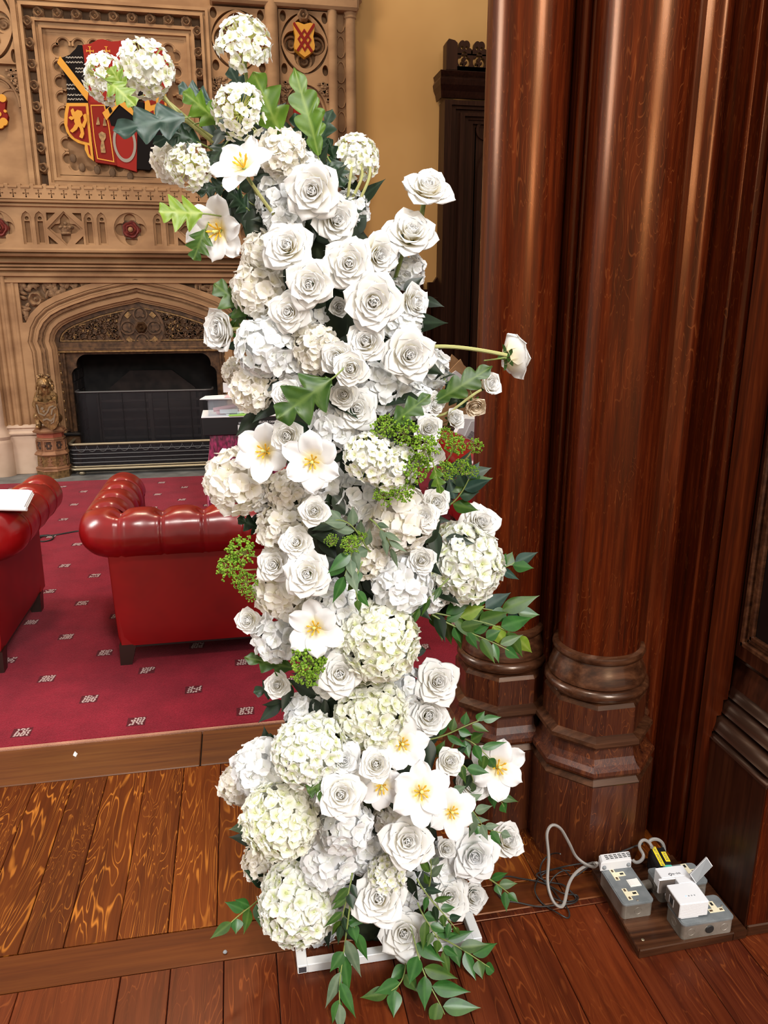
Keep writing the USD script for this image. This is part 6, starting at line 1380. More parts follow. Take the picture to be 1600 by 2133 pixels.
FL = [
 # kind, variant, px, py, diameter px, dy, a, b, label
 ('S', 1, 205, 160, 100, -.05, -1.1, .25, 'small snowball flower at the far left tip, showing yellow green stalks underneath'),
 ('S', 0, 302, 142, 116, -.10, -.1, .15, 'full round snowball flower in front of the big heraldic shield'),
 ('S', 1, 510, 78, 120, -.02, .05, .75, 'topmost snowball flower of the whole arrangement, alone against the carved stone'),
 ('S', 1, 496, 226, 112, -.07, -.1, .35, 'snowball flower above the tilted open flower, between two bright oak leaves'),
 ('D', 1, 340, 325, 90, -.01, -.6, .2, 'cream shaded snowball head at the left edge, below the blue grey leaf'),
 ('S', 1, 390, 348, 96, -.06, -.2, -.1, 'snowball flower with green stalks just above the crosses of the mantel'),
 ('D', 1, 594, 312, 98, -.03, .1, .25, 'ruffled white flower head between the tilted open flower and the top big rose'),
 ('S', 0, 745, 321, 100, .0, .2, .5, 'snowball flower on three bare pale stems against the ochre wall'),
 ('O', 0, 503, 338, 128, -.07, -.35, .75, 'tilted open flower with one hanging petal, highest of the open flowers'),
 ('O', 1, 450, 482, 132, -.07, -.5, -.05, 'open flower with yellow stamens beside the lime green oak leaf on the left'),
 ('O', 2, 550, 940, 120, -.04, -.35, .1, 'open flower partly covered by a ranunculus, left of its twin, at mid height'),
 ('O', 0, 650, 962, 122, -.06, -.1, -.1, 'open flower with golden stamens to the left of the lacy hydrangea'),
 ('O', 1, 655, 1308, 118, -.04, -.2, -.05, 'open flower left of the large greenish hydrangea, over the red carpet edge'),
 ('O', 2, 838, 1550, 108, -.03, .1, -.05, 'open flower just under the pale green hydrangea, above the widest open flower'),
 ('O', 0, 878, 1650, 124, -.07, .1, -.05, 'largest open flower with yellow stamens in the lower part'),
 ('O', 1, 1040, 1598, 118, -.05, .25, .0, 'open flower farthest right, in front of the column base'),
 ('O', 2, 942, 1692, 100, -.05, .2, -.1, 'small open flower between sage leaves, right of the largest open flower'),
 ('O', 0, 795, 1640, 100, -.01, .0, -.5, 'open flower hidden under a ranunculus, only its lower petals showing'),
 ('R', 0, 650, 398, 122, -.05, -.15, .1, 'highest of the big roses, creamy and full, below the ruffled flower head'),
 ('R', 1, 702, 458, 104, -.02, .35, .0, 'big rose tucked under the right side of the highest big rose'),
 ('R', 2, 598, 512, 112, -.03, -.15, .35, 'wide rose looking up, left of the cluster of four roses'),
 ('R', 3, 727, 548, 108, -.05, .0, .05, 'rose with an evenly swirled heart, above the rose with the brown centre'),
 ('R', 0, 790, 532, 98, -.01, .55, .0, 'rose turned to the right with a deep yellow heart'),
 ('R', 1, 645, 592, 104, -.04, -.1, -.05, 'rose standing between the swirled rose and the left hydrangea'),
 ('R', 2, 778, 630, 126, -.06, .05, .0, 'large rose with the brownish centre in the upper middle'),
 ('R', 3, 600, 650, 88, -.02, -.25, .0, 'creamy rose with a dense heart above the white hydrangea on the left'),
 ('C', 0, 762, 712, 96, -.04, -.1, .2, 'cup shaped rose below the rose with the brownish centre'),
 ('R', 0, 853, 740, 120, -.05, .2, .0, 'broad rose at the right end of the upper cluster, beside the dark doorway'),
 ('R', 1, 893, 388, 108, -.03, .15, .85, 'rose seen from the side on a bare stem, highest on the right'),
 ('R', 2, 857, 482, 116, -.03, .2, .7, 'rose looking up below the side view rose on the right'),
 ('C', 1, 458, 687, 104, .0, -1.0, .0, 'rose in profile sticking out to the left in front of the fireplace arch'),
 ('C', 0, 866, 630, 84, .02, .9, .25, 'white rose in profile against the dark panelling on the right'),
 ('B', 0, 706, 640, 52, .05, .1, .1, 'greenish half open rose bud deep between the roses'),
 ('R', 3, 742, 852, 98, .02, .1, .1, 'cream shaded rose in the hollow right of the lobed green leaf'),
 ('C', 0, 1072, 742, 100, .03, 1.05, .15, 'rose seen from behind with its green sepals in front of the wooden column'),
 ('K', 0, 700, 745, 78, -.03, -.35, .0, 'upper left one of two touching ranunculus below the cup shaped rose'),
 ('K', 1, 731, 768, 82, -.06, -.05, .0, 'front one of two touching ranunculus below the cup shaped rose'),
 ('K', 2, 716, 822, 66, .0, -.1, .1, 'cream shaded ranunculus just above the shaded rose'),
 ('K', 1, 596, 822, 72, -.02, -.25, .1, 'ranunculus peeping out behind the lobed green leaf in the middle'),
 ('K', 2, 597, 908, 76, -.06, -.2, .1, 'ranunculus resting on two open flowers'),
 ('K', 0, 894, 892, 66, -.02, .2, .1, 'ranunculus above the green berries on the right'),
 ('K', 1, 899, 946, 62, -.01, .2, .0, 'ranunculus half covered by green berries'),
 ('K', 2, 908, 840, 54, .0, .6, .0, 'small ranunculus at the right edge, level with the cardboard box'),
 ('B', 1, 947, 872, 56, .0, .75, .3, 'white rose bud in front of the tilted barcode box'),
 ('B', 0, 1021, 800, 64, .02, .8, .25, 'white rose bud on a long stem, just left of the column'),
 ('B', 2, 990, 846, 58, .02, .25, -.8, 'peach coloured hanging bud in front of the cardboard box'),
 ('K', 0, 654, 1064, 70, -.05, -.1, .1, 'single round ranunculus in the hollow among sage leaves'),
 ('K', 2, 910, 1046, 66, -.01, .3, .1, 'ranunculus at the right under the green berries'),
 ('R', 1, 882, 1076, 72, -.01, .1, .1, 'small rose beside the ranunculus under the green berries'),
 ('R', 2, 617, 1130, 74, -.03, -.2, .1, 'small rose above the pair of roses on the left'),
 ('R', 3, 570, 1176, 80, -.02, -.3, .1, 'left one of a pair of roses on the cream hydrangea'),
 ('R', 0, 640, 1196, 106, -.05, -.1, .0, 'larger right one of a pair of roses at mid height'),
 ('R', 1, 1002, 1087, 92, .0, .5, .35, 'rose peeking over the top of the right hand greenish hydrangea'),
 ('K', 1, 879, 1167, 66, -.02, .1, .1, 'ranunculus left of the right hand greenish hydrangea'),
 ('K', 2, 514, 1292, 58, .0, -.5, .0, 'small ranunculus sticking out left over the red armchair'),
 ('R', 2, 708, 1404, 100, -.05, -.05, .0, 'rose below the big central greenish hydrangea, right of green berries'),
 ('K', 0, 676, 1430, 52, .0, -.3, .0, 'ranunculus half hidden behind the rose next to green berries'),
 ('K', 1, 577, 1427, 60, .0, -.2, .05, 'ranunculus sticking out left over the dark red carpet'),
 ('R', 3, 912, 1420, 98, -.03, .2, .05, 'upper one of two roses at the right edge beside the far column base'),
 ('C', 0, 893, 1492, 92, -.01, .15, .0, 'lower one of two roses at the right edge beside the far column base'),
 ('P', 0, 716, 1584, 84, -.02, .1, .05, 'cool white rose sunk between two greenish hydrangeas at the lower left'),
 ('K', 0, 783, 1592, 78, -.06, .0, .05, 'tightly layered ranunculus over the hidden open flower'),
 ('R', 0, 710, 1656, 106, -.06, -.05, .0, 'rose with a pale yellow heart right of the dark lobed leaf'),
 ('K', 2, 938, 1586, 64, .0, .3, .1, 'white ranunculus behind dark leaves, left of the farthest right open flower'),
 ('C', 1, 982, 1634, 82, .03, .3, .0, 'shaded cream rose behind the two right hand open flowers'),
 ('R', 1, 849, 1754, 112, -.06, .05, .0, 'large rose under the largest open flower'),
 ('C', 0, 1058, 1748, 84, -.02, .7, .15, 'rose at the far right above the tangled black cables'),
 ('P', 0, 988, 1784, 108, -.03, .15, -.25, 'loose peony like rose at the lower right'),
 ('R', 2, 789, 1872, 116, -.06, -.05, .0, 'large rose at the bottom, left of the trailing leaves'),
 ('R', 3, 936, 1868, 94, -.03, .15, .05, 'rose at the lower right beside sage leaves'),
 ('C', 1, 986, 1868, 70, .02, .5, -.1, 'shaded rose at the lower right edge'),
 ('R', 0, 842, 1945, 108, -.06, .0, -.05, 'lowest rose, overlapping the white metal base frame'),
 ('B', 1, 930, 1768, 50, .03, .2, .0, 'half hidden bud between dark leaves above the lower right rose'),
 ('S', 0, 806, 1818, 86, -.02, .0, .2, 'small lacy cluster directly above the large bottom rose'),
 ('S', 1, 910, 1955, 84, -.02, .2, .0, 'small lacy cluster right of the lowest rose'),
 ('D', 0, 527, 605, 118, -.01, -.3, .0, 'cream hydrangea on the left below the wide rose that looks up'),
 ('D', 0, 545, 525, 100, .02, -.2, .15, 'cream hydrangea peeping out behind the wide rose that looks up'),
 ('W', 0, 575, 415, 100, .03, -.2, .1, 'sparse white hydrangea left of the highest big rose'),
 ('W', 1, 585, 455, 80, .02, -.2, .0, 'white hydrangea florets hanging under the highest big rose'),
 ('W', 1, 635, 345, 80, .03, .1, .3, 'bluish white hydrangea behind the top edge of the highest big rose'),
 ('W', 0, 742, 428, 80, .05, .4, .3, 'white hydrangea right of the highest big rose, against the ochre wall'),
 ('W', 0, 541, 722, 122, -.04, -.2, .05, 'pure white hydrangea on the left over the fireplace opening'),
 ('D', 1, 522, 810, 98, -.02, -.25, .0, 'lacy cream hydrangea on the left above the black box'),
 ('W', 1, 842, 672, 90, .03, .3, .1, 'white hydrangea between the brown centred rose and the broad right rose'),
 ('W', 0, 905, 770, 96, .02, .5, .0, 'white hydrangea behind the broad right rose, by the cardboard box'),
 ('W', 1, 800, 808, 112, .03, .1, .0, 'sparse white hydrangea right of the two touching ranunculus'),
 ('W', 0, 616, 765, 92, .03, -.1, .1, 'white hydrangea left of the two touching ranunculus'),
 ('D', 1, 652, 722, 100, .0, -.1, .1, 'frilly cream hydrangea left of the cup shaped rose'),
 ('W', 1, 698, 885, 104, .03, -.05, .0, 'white hydrangea under the lobed green leaf'),
 ('W', 0, 868, 830, 80, .03, .3, .1, 'white hydrangea behind the upward pointing leaf on the right'),
 ('D', 0, 472, 1000, 142, -.05, -.45, .05, 'large cream hydrangea bulging out left over the armchair back'),
 ('D', 1, 592, 1022, 88, .03, -.15, .0, 'cream florets in shade below the two open flowers at mid height'),
 ('W', 0, 545, 1030, 80, .03, -.2, -.1, 'shaded hydrangea between the large left hydrangea and the open flowers'),
 ('S', 0, 765, 950, 108, -.05, -.15, .1, 'left lobe of the lacy hydrangea among green berries'),
 ('S', 0, 818, 975, 110, -.05, .1, .0, 'right lobe of the lacy hydrangea among green berries'),
 ('D', 0, 838, 1080, 150, .0, .1, .05, 'large cream shaded hydrangea under the lacy hydrangea'),
 ('D', 1, 574, 1095, 106, -.01, -.35, .05, 'cream hydrangea at the left edge above the pair of roses'),
 ('D', 0, 578, 1232, 128, .0, -.3, -.1, 'cream hydrangea under the pair of roses on the left'),
 ('W', 1, 842, 1212, 122, -.02, .1, .05, 'white hydrangea above the big central greenish hydrangea'),
 ('W', 0, 700, 1255, 96, .02, -.1, .0, 'white hydrangea between the larger rose of the pair and the greenish hydrangea'),
 ('D', 1, 770, 1160, 90, .03, .0, .1, 'cream hydrangea in the shaded hollow below the sage leaves'),
 ('W', 1, 660, 1000, 110, .06, -.1, .0, 'white hydrangea florets behind the two open flowers at mid height'),
 ('W', 0, 740, 1040, 110, .06, .0, .0, 'white hydrangea deep behind the lacy hydrangea'),
 ('G', 0, 981, 1172, 178, -.03, .35, .0, 'large greenish hydrangea bulging out right in front of the columns'),
 ('G', 1, 790, 1335, 174, -.06, .05, .0, 'big greenish hydrangea in the centre, beside the open flower'),
 ('W', 0, 568, 1326, 104, .0, -.3, .0, 'white hydrangea at the left over the shadow under the armchair'),
 ('G', 1, 776, 1488, 156, -.03, .0, .0, 'pale green hydrangea right under the rose beside green berries'),
 ('W', 1, 700, 1335, 76, .01, -.2, .1, 'white hydrangea florets left of the big central greenish hydrangea'),
 ('W', 0, 850, 1430, 90, .03, .2, .0, 'bluish hydrangea between the big central hydrangea and the right roses'),
 ('G', 0, 640, 1556, 158, -.05, -.15, .15, 'upper greenish hydrangea of the three stacked at the lower left'),
 ('W', 1, 532, 1590, 120, -.01, -.4, .2, 'cool white hydrangea at the upper left shoulder of the lower bulge'),
 ('D', 0, 478, 1635, 84, .03, -.7, .0, 'cream hydrangea farthest left of the lower bulge over the wooden boards'),
 ('G', 1, 570, 1705, 164, -.06, -.25, .0, 'middle greenish hydrangea of the three stacked at the lower left'),
 ('W', 0, 719, 1720, 112, -.01, -.05, .0, 'white hydrangea beneath the rose with the pale yellow heart'),
 ('W', 1, 682, 1792, 116, .0, -.1, .0, 'white hydrangea right of the middle greenish hydrangea'),
 ('G', 0, 612, 1878, 172, -.06, -.2, .0, 'lowest greenish hydrangea, above the left corner of the base frame'),
 ('D', 1, 528, 1795, 74, .02, -.5, .0, 'cream hydrangea squeezed between the middle and lowest greenish ones'),
 ('W', 1, 690, 1880, 100, .01, .0, .0, 'bluish hydrangea in shade between the lowest greenish one and the bottom rose'),
 ('W', 0, 962, 1950, 90, .02, .3, .0, 'white hydrangea at the bottom right above the trailing leaves'),
 ('W', 1, 930, 1805, 90, .04, .2, .0, 'bluish hydrangea behind leaves between the two lower right roses'),
 ('W', 0, 855, 1840, 96, .06, .1, .0, 'white hydrangea deep between the large bottom roses'),
 ('W', 1, 660, 1950, 84, .04, -.1, -.2, 'pinkish white hydrangea dipping behind the base frame'),
 ('D', 0, 820, 1700, 90, .05, .0, .0, 'cream hydrangea deep behind the largest open flower'),
 ('W', 1, 760, 1775, 84, .04, .0, .0, 'white hydrangea left of the large rose under the open flower'),
 ('D', 1, 480, 775, 60, .05, -.6, .0, 'cream floret tuft at the left edge behind the lacy cream hydrangea'),
 ('W', 0, 860, 560, 80, .06, .5, .1, 'shaded hydrangea behind the looking up rose on the right'),
 ('W', 1, 690, 560, 90, .07, .0, .1, 'white hydrangea deep between the upper roses'),
 ('W', 0, 640, 660, 90, .07, .0, .0, 'white hydrangea deep behind the dense creamy rose'),
 ('W', 1, 905, 1240, 80, .05, .4, -.1, 'white hydrangea beneath the large right hand greenish hydrangea'),
 ('W', 1, 630, 1480, 90, .06, -.3, .1, 'hydrangea florets behind the dark leaves left of the pale green hydrangea'),
 ('W', 0, 640, 1660, 80, .03, .0, .0, 'hydrangea florets behind the dark lobed leaf at the lower left'),
]
STEMS = {
 'rose seen from behind with its green sepals in front of the wooden column': [([(1056, 740, 1.60), (1010, 731, 1.61), (960, 724, 1.62), (905, 722, 1.62), (850, 735, 1.66)], .0042, 'stem_pale')],
 'rose seen from the side on a bare stem, highest on the right': [([(884, 405, 1.635), (880, 432, 1.64), (870, 470, 1.655), (850, 520, 1.67)], .0038, 'stem_green')],
 'rose looking up below the side view rose on the right': [([(848, 500, 1.615), (834, 545, 1.625), (822, 585, 1.66)], .0042, 'stem_green')],
 'tilted open flower with one hanging petal, highest of the open flowers': [([(515, 368, 1.53), (540, 405, 1.535), (565, 440, 1.55), (595, 480, 1.60)], .0035, 'stem_pale')],
 'snowball flower on three bare pale stems against the ochre wall': [([(733, 345, 1.62), (726, 400, 1.62), (722, 440, 1.65)], .003, 'stem_pale'), ([(752, 348, 1.62), (748, 385, 1.615), (738, 405, 1.62), (742, 440, 1.65)], .003, 'stem_pale'), ([(770, 345, 1.62), (764, 385, 1.615), (752, 412, 1.62), (750, 445, 1.65)], .003, 'stem_pale')],
 'rose in profile sticking out to the left in front of the fireplace arch': [([(478, 686, 1.62), (520, 684, 1.60), (575, 683, 1.62)], .004, 'stem_pale')],
 'small snowball flower at the far left tip, showing yellow green stalks underneath': [([(225, 160, 1.57), (275, 168, 1.58), (340, 205, 1.59), (400, 255, 1.61), (450, 290, 1.64)], .0035, 'stem_pale')],
 'full round snowball flower in front of the big heraldic shield': [([(325, 165, 1.57), (365, 230, 1.58), (410, 270, 1.60), (455, 310, 1.64)], .0033, 'stem_pale')],
 'topmost snowball flower of the whole arrangement, alone against the carved stone': [([(510, 95, 1.64), (512, 150, 1.645), (520, 210, 1.66), (535, 290, 1.68)], .0034, 'stem_green')],
 'white rose bud on a long stem, just left of the column': [([(1003, 812, 1.635), (975, 830, 1.63), (935, 858, 1.625), (900, 868, 1.64)], .003, 'stem_pale')],
 'snowball flower with green stalks just above the crosses of the mantel': [([(420, 350, 1.58), (465, 352, 1.59), (510, 352, 1.64)], .003, 'stem_pale')],
 'ranunculus sticking out left over the dark red carpet': [([(590, 1424, 1.62), (620, 1425, 1.63), (650, 1430, 1.67)], .0035, 'stem_green')],
 'open flower farthest right, in front of the column base': [([(1030, 1610, 1.61), (1005, 1640, 1.61), (975, 1685, 1.62), (950, 1720, 1.66)], .003, 'stem_pale')],
}
rs = random.Random(77)
for (k, var, px, py, dia, dy, a, b, lab) in FL:
    ps, nm, ct, anc = PROTO[k]; pr = ps[var % len(ps)]
    sp = rs.uniform(0, 2*PI)
    lab2 = lab if lab.split()[0] in ('small', 'full', 'topmost') else lab
    ys, t = surf(px, py); P = atY(px, py, ys+dy); dc = EYE-P; dc /= np.linalg.norm(dc); n = (-.6 if 'from behind' in lab else 1)*dc+a*RT+b*UP; n /= np.linalg.norm(n); s = dia/2*depth(P)/FPX
    o = copy_of(pr, nm, lab2, ct, None, lab not in STEMS)
    R = frame(n, None, sp); T = P-n*s*anc; place(o, R, T, s)
    for pts, r, m in STEMS.get(lab, []):
        v, f = tube(spline([atY(*p) for p in pts], 24), r, 7)
        obj('bare_stem', ((v-T) @ R.T/s, f), m, o, smooth=50)

# ---------------------------------------------------------------- leaves
def leaf_mesh(base, tip, w, nrm, kind='oak', droop=.12, fold=.25, seed=0):
    base, tip = np.asarray(base), np.asarray(tip); L = np.linalg.norm(tip-base); d = (tip-base)/L
    n = np.asarray(nrm, float); n = n-d*(n @ d); n /= np.linalg.norm(n); s = np.cross(d, n)
    nv, nu = (41, 11) if kind in ('oak', 'serrate') else (13, 7)
    v = np.linspace(0, 1, nv); u = np.linspace(-1, 1, nu)
    if kind == 'oak':
        env = np.sin(PI*np.clip(v*.93+.05, 0, 1)**.72)**.75; ph = v*3.1-.1
        lob = (1-np.abs(2*(ph % 1)-1))**.75; hw = env*(.30+.70*lob); fw = .42
    elif kind == 'serrate':
        env = np.sin(PI*np.clip(v*.95+.03, 0, 1)**.85)**.9; ph = v*3.9+.25; lob = np.abs(np.sin(PI*ph))**.7; hw = env*(.36+.64*lob); fw = .55
    else:
        hw = np.sin(PI*v**.66)**1.3*(1-.15*v); fw = .0
    hw = np.maximum(hw, .012); hw[-1] = .005
    U, V = np.meshgrid(u, v, indexing='ij'); H = np.broadcast_to(hw, U.shape)
    side = U*H*w/2; along = V*L+fw*np.abs(U)*H*w*.5
    up = -droop*L*(V**2)+droop*L*.25-fold*np.abs(side)*.6*(1)
    if kind in ('oak', 'serrate'):
        nve = 3.1 if kind == 'oak' else 3.9
        up = up+.012*w*np.sin(PI*2*(V*nve*2-np.abs(U)*.35))*np.abs(U)*H+.10*w*(meshkit.noise(np.stack([U*1.4+seed, V*3+seed, 0*U+seed], -1), seed)-.5)
    P = base+d*along[..., None]+s*side[..., None]+n*up[..., None]
    mid_ = np.exp(-(side/(w*.022))**2)
    if kind in ('oak', 'serrate'): mid_ = np.maximum(mid_, .6*np.exp(-((((V*nve-np.abs(U)*.35+.75) % 1)-.5)/.07)**2)*(np.abs(U) < .85))
    else: mid_ = .55*mid_
    vv, f = grid(P); return vv, f, np.clip(mid_, 0, 1).ravel()
def one_leaf(name, label, b_, t_, wpx, m, kind='oak', Yb=None, Yt=None, tilt=(0, .3), droop=.12, cat='leaf', group=None, seed=1):
    Yb = surf(*b_)[0] if Yb is None else Yb; Yt = Yb-.02 if Yt is None else Yt
    B, T = atY(*b_, Yb), atY(*t_, Yt); dc = EYE-(B+T)/2; dc /= np.linalg.norm(dc); n = dc+tilt[0]*RT+tilt[1]*UP
    w = wpx*depth((B+T)/2)/FPX
    t = thing(name, label, cat, tuple(B), group)
    v, f, tn = leaf_mesh(B, T, w, n, kind, droop, seed=seed); obj('blade', (v, f), m, t, smooth=True, tint=tn)
    d = (T-B)/np.linalg.norm(T-B); obj('stalk', tube([B-d*.035+[0, .02, 0], B-d*.01, B+d*.01], .0016, 5), 'stem_green', t)
    return t
LV = [
 ('bright green oak leaf standing up right of the upper snowball flower', (585, 280), (528, 150), 92, 'leaf_bright', 'oak', 1.56, 1.53),
 ('tall fresh green leaf rising highest at the right of the top', (662, 325), (618, 138), 70, 'leaf_bright', 'serrate', 1.60, 1.57),
 ('second fresh green leaf leaning right beside the tallest leaf', (655, 320), (652, 190), 56, 'leaf_bright', 'serrate', 1.62, 1.60),
 ('bright green leaf pointing left, left of the snowball with oak leaves', (455, 258), (385, 190), 74, 'leaf_bright', 'oak', 1.58, 1.54),
 ('blue green jagged leaf pointing left in front of the heraldic shield', (385, 245), (236, 268), 84, 'leaf_blue', 'oak', 1.55, 1.52),
 ('light green leaf between the two left snowball flowers', (225, 170), (282, 215), 62, 'leaf_lime', 'oak', 1.53, 1.50),
 ('light green leaf under the far left snowball flower', (258, 190), (232, 140), 54, 'leaf_lime', 'oak', 1.54, 1.52),
 ('dark green leaf behind the snowball with oak leaves, nearest the topmost flower', (520, 220), (478, 138), 60, 'leaf_blue', 'oak', 1.66, 1.66),
 ('lime green lobed leaf pointing left over the mantel crosses', (422, 445), (333, 438), 92, 'leaf_lime', 'oak', 1.52, 1.49),
 ('green lobed leaf hanging under the lime green one', (428, 478), (402, 540), 60, 'leaf_mid', 'oak', 1.56, 1.55),
 ('dark green leaf beside the three pale stems', (684, 330), (718, 385), 56, 'leaf_dark', 'oak', 1.63, 1.60),
 ('narrow dark green leaf left of the snowball flower on bare stems', (700, 345), (684, 288), 34, 'leaf_dark', 'oak', 1.64, 1.62),
 ('large lobed green leaf in the middle of the upper part', (690, 790), (578, 872), 112, 'leaf_mid', 'oak', 1.40, 1.38),
 ('olive green leaf left of the dense creamy rose', (530, 655), (448, 590), 84, 'leaf_mid', 'oak', 1.60, 1.58),
 ('olive green leaf hanging behind the rose in profile', (515, 620), (482, 690), 56, 'leaf_mid', 'oak', 1.62, 1.62),
 ('green leaf pointing up to the right beside the small ranunculus', (818, 884), (896, 820), 58, 'leaf_mid', 'oak', 1.43, 1.42),
 ('dark green jagged leaf reaching right towards the column', (905, 838), (1028, 762), 56, 'leaf_mid', 'serrate', 1.60, 1.58),
 ('dark leaf hanging in front of the cardboard box', (930, 795), (968, 850), 54, 'leaf_dark', 'oak', 1.64, 1.64),
 ('dark green lobed leaf between greenish hydrangeas at the lower left', (690, 1622), (640, 1648), 66, 'leaf_mid', 'oak', 1.41, 1.40),
 ('olive green leaf at the left over the carpet, above the lone ranunculus', (610, 1392), (512, 1368), 54, 'leaf_mid', 'oak', 1.62, 1.60),
 ('dark green leaf left of the lone ranunculus over the carpet', (600, 1425), (528, 1440), 52, 'leaf_dark', 'oak', 1.64, 1.62),
 ('dark leaf below the lone ranunculus pointing down', (630, 1450), (598, 1512), 62, 'leaf_dark', 'oak', 1.62, 1.60),
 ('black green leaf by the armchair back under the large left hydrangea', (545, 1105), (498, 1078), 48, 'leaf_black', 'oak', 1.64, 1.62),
 ('green leaf under the berries pointing down', (905, 975), (918, 1028), 36, 'leaf_bright', 'oak', 1.44, 1.42),
 ('dark leaf tucked behind the tilted open flower', (470, 300), (430, 350), 60, 'leaf_dark', 'oak', 1.62, 1.60),
 ('dark leaf under the left snowball flowers, above the lime leaf', (470, 385), (410, 398), 54, 'leaf_dark', 'oak', 1.62, 1.60),
 ('dark green leaf right of the tallest leaf', (660, 320), (690, 225), 54, 'leaf_dark', 'oak', 1.68, 1.67),
 ('dark green leaf low behind the tallest leaf', (640, 330), (612, 235), 60, 'leaf_dark', 'oak', 1.70, 1.69),
 ('dark leaf above the open flower on the left', (520, 440), (478, 398), 62, 'leaf_dark', 'oak', 1.62, 1.60),
 ('small dark leaf sticking out at the lower left over the boards', (520, 1720), (478, 1728), 26, 'leaf_sage', 'lance', 1.60, 1.58),
 ('dark leaf beside the lowest greenish hydrangea', (560, 1835), (512, 1812), 44, 'leaf_dark', 'lance', 1.62, 1.60),
 ('bluish leaf left of the upper snowball, over the stems', (440, 215), (372, 178), 56, 'leaf_blue', 'oak', 1.62, 1.60),
 ('dark leaf under the left snowballs beside the stems', (420, 300), (352, 268), 60, 'leaf_dark', 'oak', 1.60, 1.58),
 ('bluish green leaf drooping beside the shield base', (400, 262), (320, 298), 50, 'leaf_blue', 'oak', 1.60, 1.58),
]
for i, (lab, b_, t_, w, m, kd, Yb, Yt) in enumerate(LV): one_leaf('leaf', lab, b_, t_, w, m, kd, Yb, Yt, tilt=(rs.uniform(-.3, .3), rs.uniform(0, .5)), seed=i)
# leafy sprays: a stem with pointed leaves
def spray(label, path, n, L, W, m, seed, spread=.9, Yj=.015, start=.15, stem='stem_green', r=.0022, pair=True, group=None, end=1.0):
    r_ = random.Random(seed); P = spline([atY(*p) for p in path], 60)
    t = thing('leafy_spray', label, 'leaves', tuple(P[0]), group)
    obj('stem', tube(P, np.linspace(r, r*.5, 60), 6), stem, t, smooth=50)
    for i in range(n):
        f = start+(end-start)*(i+.5+r_.uniform(-.35, .35))/n; k = max(0, min(58, int(f*59))); p = P[k]; d = P[k+1]-P[k]; d /= np.linalg.norm(d)
        dc = EYE-p; dc /= np.linalg.norm(dc); sd = np.cross(d, dc); sd /= np.linalg.norm(sd)
        s = 1 if i % 2 else -1
        ang = s*spread*r_.uniform(.55, 1.15) if i < n-1 else .1
        q_ = d*math.cos(ang)+sd*math.sin(ang)+dc*r_.uniform(-.25, .35); q_ /= np.linalg.norm(q_)
        l = L*r_.uniform(.62, 1.25)*depth(p)/FPX; w = W*r_.uniform(.85, 1.15)*depth(p)/FPX
        nn = dc+sd*r_.uniform(-.6, .6)+np.array([0, 0, r_.uniform(0, .5)])
        v, fc, tn = leaf_mesh(p+q_*.004, p+q_*l, w, nn, 'lance', r_.uniform(.0, .2), .3)
        obj('leaf', (v, fc), m[i % len(m)] if isinstance(m, (list, tuple)) else m, t, smooth=True, tint=tn)
    return t
VN = ['leaf_vine', 'leaf_vine', 'leaf_mid']
spray('long trailing green spray in front of the base frame, right of the pale leaves', [(855, 1930, 1.45), (870, 1985, 1.40), (885, 2030, 1.36), (905, 2070, 1.33), (930, 2125, 1.31)], 8, 70, 32, VN, 3)
spray('trailing green spray whose tip points left over the floor', [(845, 1960, 1.46), (845, 2000, 1.42), (838, 2040, 1.38), (800, 2068, 1.36)], 6, 64, 30, VN, 4)
spray('pale green spray hanging straight down over the base frame', [(730, 1880, 1.42), (722, 1940, 1.41), (715, 1990, 1.40), (708, 2045, 1.37), (712, 2110, 1.34)], 7, 72, 29, ['leaf_sage', 'leaf_vine', 'leaf_vine'], 5, spread=.45, start=.3)
spray('dense dark tendrils between the lowest hydrangea and the bottom rose', [(735, 1810, 1.46), (728, 1850, 1.43), (718, 1890, 1.42), (712, 1930, 1.42)], 9, 46, 18, ['leaf_dark', 'leaf_mid'], 6, spread=.6)
spray('single large green leaf spray pointing down right of the base frame corner', [(715, 1905, 1.44), (735, 1925, 1.41), (745, 1945, 1.40)], 3, 62, 28, 'leaf_vine', 7, spread=.5)
spray('green spray at the far lower left lying over the boards', [(545, 1868, 1.60), (520, 1890, 1.56), (500, 1905, 1.53), (478, 1925, 1.51)], 6, 48, 25, VN, 8)
spray('green spray at the lower right above the floor', [(905, 1950, 1.47), (950, 1970, 1.44), (985, 1992, 1.42), (1020, 2015, 1.40)], 7, 54, 28, VN, 9)
spray('green leaves across the lower right lacy cluster', [(870, 1880, 1.45), (890, 1920, 1.42), (912, 1955, 1.40), (925, 1985, 1.39)], 8, 50, 20, ['leaf_vine', 'leaf_mid'], 10)
spray('curling dark green sprigs between the two lower right roses', [(868, 1830, 1.46), (895, 1870, 1.43), (925, 1905, 1.41), (950, 1935, 1.40)], 9, 46, 16, ['leaf_dark', 'leaf_vine', 'leaf_mid'], 11)
spray('green spray pointing up beside the rose under the open flower', [(890, 1860, 1.45), (898, 1815, 1.43), (895, 1775, 1.42)], 5, 50, 20, ['leaf_mid', 'leaf_sage'], 12, spread=.5)
spray('green tips by the black cables at the far right', [(1010, 1825, 1.58), (1040, 1845, 1.55), (1062, 1862, 1.53)], 5, 36, 20, VN, 13)
spray('green spray reaching right above the far right open flower', [(895, 1540, 1.58), (930, 1530, 1.57), (975, 1510, 1.56), (1010, 1498, 1.56)], 8, 46, 20, VN, 14)
spray('green spray from the right with leaves round the far right open flower', [(940, 1560, 1.60), (970, 1540, 1.58), (1000, 1560, 1.55), (1020, 1580, 1.55)], 7, 48, 22, VN, 15)
spray('dark green leaves left of the far right open flower', [(890, 1590, 1.58), (925, 1575, 1.56), (960, 1590, 1.54), (985, 1630, 1.54)], 7, 44, 22, ['leaf_mid', 'leaf_vine', 'leaf_dark'], 16)
